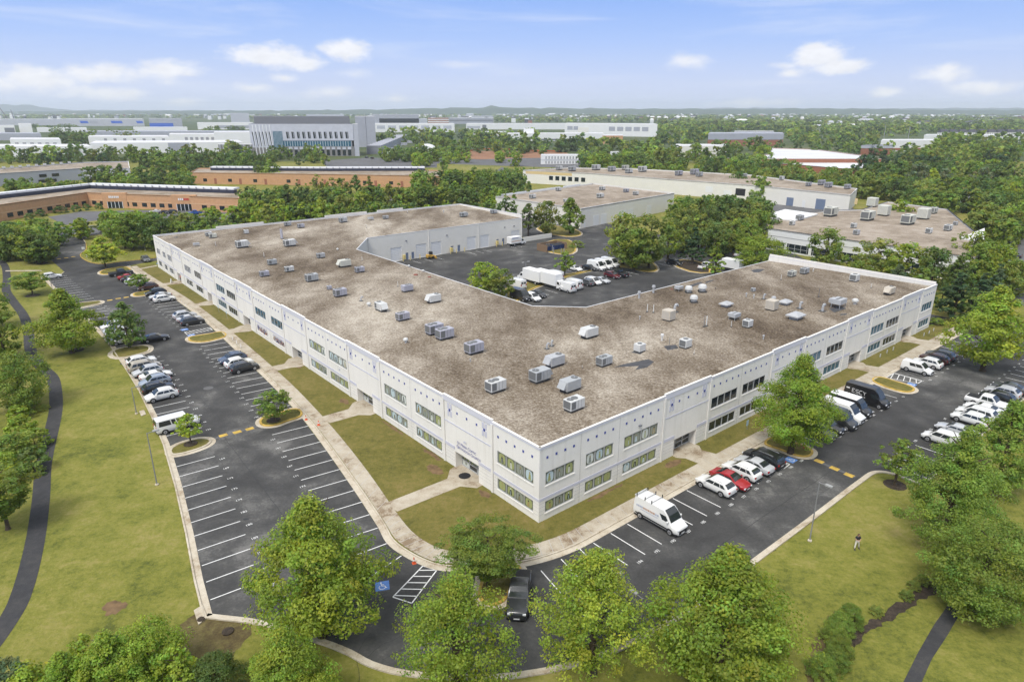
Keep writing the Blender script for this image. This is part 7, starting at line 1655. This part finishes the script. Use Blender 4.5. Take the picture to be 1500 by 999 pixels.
of.strip(pl,-.05,.05,.3,1.4,OR)
for q in pl: of.box(q.x-.15,q.x+.15,q.y-.15,q.y+.15,0,1.8,OR)
o=of.build('safety_fence'); tag(o,'orange safety fence along the bare soil of the building site','fence')
# cranes and poles
def crane(u,vb,vt,lean,label):
    A=P(u,vb); h=height_at(A,vt); r=thing('crane',label,'crane',A); m=mat('crane steel',(.12,.08,.10),.6); b=MB(); b.box(-6,6,-5,5,0,9,DGREY); b.build('machine_house',r)
    b=MB(); 
    for s in (-1.2,1.2): b.tube((s,0,8),(lean+s*.4,0,h),.8,.5,m,5)
    for i in range(10): t0=i/10; b.tube((-1.2+lean*t0+1.2*t0*.6,0,8+(h-8)*t0),(1.2+lean*(t0+.1)-1.2*t0*.6,0,8+(h-8)*(t0+.1)),.35,.35,m,4)
    b.build('boom',r); b=MB(); b.tube((lean,0,h),(lean+12,0,h*.35),.2,.2,m,4); b.build('cable',r)
crane(12,178,152,-30,'tall lattice crane leaning left at the far left horizon'); crane(21,178,161,-4,'short lattice crane at the far left horizon')
for u,vb,vt,l in ((1266,197,184,'left utility pole of three in the right distance'),(1294.5,203,184,'middle utility pole of three in the right distance'),(1330,205,186,'right utility pole of three in the right distance'),(957,207,199,'white pole at the end of the white hall')):
    A=P(u,vb); h=height_at(A,vt); t_=thing('utility_pole',l,'pole',A); b=MB(); b.tube((0,0,0),(0,0,h),.5,.35,mat('pole grey',(.30,.30,.30),.7),6); b.build('pole',t_); b=MB(); b.box(-2.4,2.4,-.15,.15,h-2,h-1.6,DGREY); b.build('cross_arm',t_)
# far town: pale specks of houses among the woods
dt=MB(); g=np.random.default_rng(21); RFS=[FWHITE,CREAM,FGREY,mat('dark shingle',(.05,.05,.06),.8),REDB]
for i in range(760):
    v=163.8+abs(g.normal(0,1))*9; u=g.uniform(-40,1560)
    if u<560: 
        if v>176: continue
        if g.random()<.2: v=163.6+g.random()*7
    if v>196 or (u<960 and v>181): continue
    A=P(u,v); D=A.y
    if D<600: continue
    s=g.uniform(9,20)*(1 if g.random()<.85 else 3.0); hh=g.uniform(6,11)+ (5 if D>2500 else 2); x,y=A.x,A.y
    m=RFS[g.choice(5,p=[.42,.2,.2,.08,.1])]
    dt.box(x,x+s,y,y+s*.7,0,hh,m)
    dt.add([(x-.3,y-.3,hh),(x+s+.3,y-.3,hh),(x+s+.3,y+s*.7+.3,hh),(x-.3,y+s*.7+.3,hh),(x+s*.1,y+s*.35,hh+4),(x+s*.9,y+s*.35,hh+4)],[(0,1,5,4),(2,3,4,5),(0,4,3),(1,2,5)],RFS[g.choice([0,2,3,3,2])])
o=dt.build('distant_town'); o['kind']='stuff'; o['label']='scattered pale houses of the far town among the woods'
# parked cars far away
for u,v,k,col,l in ((228,312,'sedan',cW,'white car before the orange brick entrance'),(240,313,'sedan',cK,'left black car before the orange brick entrance'),(251,313,'suv',cDG,'right dark car before the orange brick entrance'),(285,314.5,'pickup',(.02,.09,.35),'blue pickup truck before the orange brick office'),(343,318,'sedan',cDG,'dark car at the right end of the brick car park'),(350,318.5,'sedan',cK,'black car at the right end of the brick car park'),(360,319,'suv',cW,'white car at the right end of the brick car park'),(537,232,'suv',cK,'dark car left of the gate by the striped building'),(545,233,'suv',cK,'dark car near the striped building gate'),(1478,362,'suv',cDG,'dark SUV in the lane at the right edge'),(1475,372,'suv',cW,'white SUV in the lane at the right edge'),(1482,377,'sedan',cDG,'dark car below the white SUV at the right edge'),(721,299,'suv',cW,'white SUV beyond the dock wing among trees'),(1412,250,'sedan',cW,'white car on the far right road'),(1480,301,'suv',cW,'white car on the far right grass bend'),(745,303,'sedan',cK,'dark car beyond the dock wing')):
    simple_car(k,P(u,v),ROT_A+math.pi/2*(u<400),col,l)
# hills on the horizon
HM=mat('wooded hill',(.045,.072,.035),.95,noise=.35,nscale=.006)
def ridge(name,prof,D0,dep,m):
    b=MB(); n=len(prof); rows=[]
    for k,(f,zf) in enumerate(((0,0),(.35,.75),(.6,1),(1,.4))):
        for u,z in prof:
            q=P(u,163.2); s=D0/q.y; jit=(1+.05*math.sin(u*.31+k*2.1)+.05*math.sin(u*.13+k)); rows.append(((q.x*s)*(1+f*dep/D0),D0+f*dep,max(-.5,z*zf*jit-(0 if k else 3))))
    b.add(rows,[(k*n+i,k*n+i+1,(k+1)*n+i+1,(k+1)*n+i) for k in range(3) for i in range(n-1)],m); struct(b.build(name,None,True))
def zz(v,D): return CH+(HZ-v)*D/F
U=np.arange(-120,1640,12)
def curve(pts,amp,D,sd):
    xs,ys=zip(*pts); return [(float(u),zz(float(np.interp(u,xs,ys))+amp*(math.sin(u*.09+sd)+math.sin(u*.23+2*sd)*.6+math.sin(u*.51+sd*3)*.35),D)) for u in U]
ridge('wooded_hills',curve([(-120,164),(400,162.5),(560,160.5),(640,158.5),(700,158.0),(722,155.5),(740,158),(900,159.5),(1100,160.5),(1180,159.2),(1260,160),(1400,161.5),(1640,161.5)],.35,5600,1),5600,1500,HM)
ridge('far_hills',curve([(-120,155),(0,154),(45,154.3),(70,158.5),(100,161.5),(400,162),(900,161),(1080,158.5),(1300,159.5),(1420,158.8),(1640,159)],.2,9800,4),9800,1200,mat('far hill',(.04,.06,.045),.95))
# air: one even volume round everything
hz=MB(); hz.box(-11950,11950,-950,11950,-1.5,150,GRASS); hzo=hz.build('haze'); hzo['kind']='stuff'; hzo['label']='thin summer haze'
hm=bpy.data.materials.new('haze'); N,K=nt(hm); N.remove(N['Principled BSDF']); pv=N.new('ShaderNodeVolumePrincipled'); pv.inputs['Color'].default_value=(.86,.92,1,1); pv.inputs['Density'].default_value=HAZE; pv.inputs['Anisotropy'].default_value=.2; K.new(pv.outputs[0],N['Material Output'].inputs['Volume'])
hzo.data.materials.clear(); hzo.data.materials.append(hm)
# ------------------------------------------------------------------ sky, sun, exposure
SUN_EL,SUN_AZ=R_(56),R_(-150)     # azimuth measured from +Y towards +X: behind the camera, to the left
world=bpy.data.worlds.new('World'); scene.world=world; world.use_nodes=True
N,K=world.node_tree.nodes,world.node_tree.links; N.clear()
out=N.new('ShaderNodeOutputWorld'); bg=N.new('ShaderNodeBackground'); K.new(bg.outputs[0],out.inputs['Surface']); bg.inputs['Strength'].default_value=SKY
sky=N.new('ShaderNodeTexSky'); sky.sky_type='NISHITA'; sky.sun_disc=False; sky.sun_elevation=SUN_EL; sky.sun_rotation=SUN_AZ; sky.air_density=1.0; sky.dust_density=1.2; sky.ozone_density=1.5; sky.altitude=100
tc=N.new('ShaderNodeTexCoord'); sep=N.new('ShaderNodeSeparateXYZ'); K.new(tc.outputs['Generated'],sep.inputs[0])
def M(op,a,b=None,c=None):
    n=N.new('ShaderNodeMath'); n.operation=op
    for i,q in enumerate((a,b,c)):
        if q is None: continue
        if isinstance(q,(int,float)): n.inputs[i].default_value=q
        else: K.new(q,n.inputs[i])
    return n.outputs[0]
def MIX(f,a,b,bt='MIX'):
    n=N.new('ShaderNodeMix'); n.data_type='RGBA'; n.blend_type=bt
    for i,q in ((0,f),(6,a),(7,b)):
        if isinstance(q,tuple): n.inputs[i].default_value=(*q,1)
        elif isinstance(q,(int,float)): n.inputs[i].default_value=q
        else: K.new(q,n.inputs[i])
    return n.outputs[2]
az=M('MULTIPLY',M('ARCTAN2',sep.outputs[0],sep.outputs[1]),57.2958); el=M('MULTIPLY',M('ARCSINE',sep.outputs[2]),57.2958)
comb=N.new('ShaderNodeCombineXYZ'); K.new(az,comb.inputs[0]); K.new(el,comb.inputs[1]); ang=comb.outputs[0]
# low summer sky: periwinkle above, paler haze at the horizon (values are radiance before the background strength)
rp=N.new('ShaderNodeValToRGB'); K.new(M('DIVIDE',el,30.0),rp.inputs[0]); e=rp.color_ramp.elements
LOW=[(0.0,(.61,.67,.84)),(.07,(.55,.635,.86)),(.17,(.385,.535,.89)),(.30,(.235,.415,.86)),(.6,(.22,.40,.80)),(1,(.2,.37,.76))]
while len(e)<len(LOW): e.new(.5)
for q,(p,c) in zip(e,LOW): q.position=p; q.color=(*c,1)
def lift(sock,k): 
    n=N.new('ShaderNodeVectorMath'); n.operation='SCALE'; K.new(sock,n.inputs[0]); n.inputs[3].default_value=k; return n.outputs[0]
low=lift(rp.outputs[0],SKYLOW)
fade=N.new('ShaderNodeMapRange'); fade.inputs[1].default_value=14; fade.inputs[2].default_value=34; fade.interpolation_type='SMOOTHSTEP'; K.new(el,fade.inputs[0])
# overhead a bright thin cloud sheet lets only part of the blue through
veil=N.new('ShaderNodeRGB'); veil.outputs[0].default_value=(VEIL*1.0,VEIL*.985,VEIL*.955,1)
upper=MIX(.74,sky.outputs[0],veil.outputs[0])
base=MIX(fade.outputs[0],low,upper)
# clouds: lumpy masses at fixed bearings, plus thin streaks
def noise(vec,sc,det,rough=.6,dist=0):
    n=N.new('ShaderNodeTexNoise'); n.inputs['Scale'].default_value=sc; n.inputs['Detail'].default_value=det; n.inputs['Roughness'].default_value=rough; n.inputs['Distortion'].default_value=dist; K.new(vec,n.inputs['Vector']); return n.outputs['Fac']
mp=N.new('ShaderNodeMapping'); mp.inputs['Scale'].default_value=(.42,.75,1); K.new(ang,mp.inputs['Vector'])
n1=noise(mp.outputs[0],1.0,7,.62); wob=M('MULTIPLY',M('SUBTRACT',n1,.5),2.1)
CL=[(35,116,62,22,1),(148,106,50,17,1),(250,106,46,16,1),(150,137,58,12,.9),(395,83,72,19,1),(440,92,42,13,1),(510,74,46,18,1),(418,115,24,8,.8),(370,130,30,9,.75),(480,136,46,12,.6),(580,145,32,9,.6),(520,110,30,10,.45),(1200,80,44,22,1.05),(1225,100,40,15,1),(1160,108,26,10,.7),(1010,92,46,15,.65),(1380,112,42,14,.95),(1440,128,46,11,.9),(1385,103,20,10,.9),(1300,136,28,8,.75),(1110,152,72,8,.75),(680,95,60,7,.42),(1150,97,26,7,.6),(268,150,30,8,.7)]
acc=None
for u,v,w,h,s in CL:
    x=u-750.0; y=v-499.5; d=Vector((x,F*CP_-y*SP_,-(y*CP_+F*SP_))).normalized(); a0=math.degrees(math.atan2(d.x,d.y)); e0=math.degrees(math.asin(d.z)); k=57.3/F
    vm=N.new('ShaderNodeVectorMath'); vm.operation='SUBTRACT'; K.new(ang,vm.inputs[0]); vm.inputs[1].default_value=(a0,e0,0)
    v2=N.new('ShaderNodeVectorMath'); v2.operation='MULTIPLY'; K.new(vm.outputs[0],v2.inputs[0]); v2.inputs[1].default_value=(1/(w*.92*k),1/(h*.90*k),0)
    ln=N.new('ShaderNodeVectorMath'); ln.operation='LENGTH'; K.new(v2.outputs[0],ln.inputs[0])
    val=M('MULTIPLY',M('SUBTRACT',1.12,M('ADD',ln.outputs['Value'],wob)),s)
    acc=val if acc is None else M('MAXIMUM',acc,val)
cm=N.new('ShaderNodeMapRange'); cm.interpolation_type='SMOOTHSTEP'; cm.inputs[1].default_value=0.03; cm.inputs[2].default_value=.85; K.new(acc,cm.inputs[0])
mp2=N.new('ShaderNodeMapping'); mp2.inputs['Scale'].default_value=(.05,.42,1); mp2.inputs['Rotation'].default_value=(0,0,-.10); K.new(ang,mp2.inputs['Vector'])
st=N.new('ShaderNodeMapRange'); st.interpolation_type='SMOOTHSTEP'; st.inputs[1].default_value=.48; st.inputs[2].default_value=.78; K.new(noise(mp2.outputs[0],1.0,5,.55,.4),st.inputs[0])
streak=M('MULTIPLY',st.outputs[0],.7)
mp3=N.new('ShaderNodeMapping'); mp3.inputs['Scale'].default_value=(.5,1.1,1); mp3.inputs['Location'].default_value=(3,1,0); K.new(ang,mp3.inputs['Vector'])
shade=M('MULTIPLY_ADD',noise(mp3.outputs[0],1.6,5),.35,.80)
ccol=N.new('ShaderNodeVectorMath'); ccol.operation='SCALE'; ccol.inputs[0].default_value=(.90*SKYLOW,.90*SKYLOW,.92*SKYLOW); K.new(shade,ccol.inputs[3])
f2=MIX(streak,base,(.72*SKYLOW,.77*SKYLOW,.89*SKYLOW))
fin=MIX(M('MULTIPLY',cm.outputs[0],.88),f2,ccol.outputs[0])
K.new(fin,bg.inputs['Color'])
sun=bpy.data.lights.new('Sun','SUN'); sun.energy=SUNE; sun.angle=R_(SUNA); sun.color=(1,.965,.91); so_=bpy.data.objects.new('Sun',sun); COL.objects.link(so_)
dirv=Vector((math.cos(SUN_EL)*math.sin(SUN_AZ),math.cos(SUN_EL)*math.cos(SUN_AZ),math.sin(SUN_EL))); so_.rotation_euler=dirv.to_track_quat('Z','Y').to_euler(); so_.location=dirv*100+Vector((0,0,60))
vs_=scene.view_settings; vs_.view_transform='Standard'; vs_.look='None'; vs_.exposure=EXPO; vs_.gamma=1; vs_.use_curve_mapping=False
scene.cycles.max_bounces=6; scene.cycles.diffuse_bounces=3; scene.cycles.glossy_bounces=2; scene.cycles.transmission_bounces=3; scene.cycles.transparent_max_bounces=6; scene.cycles.volume_bounces=1
scene.cycles.use_denoising=True; scene.cycles.use_adaptive_sampling=True; scene.cycles.adaptive_threshold=.02; scene.cycles.caustics_reflective=False; scene.cycles.caustics_refractive=False
bpy.data.objects.remove(fo)
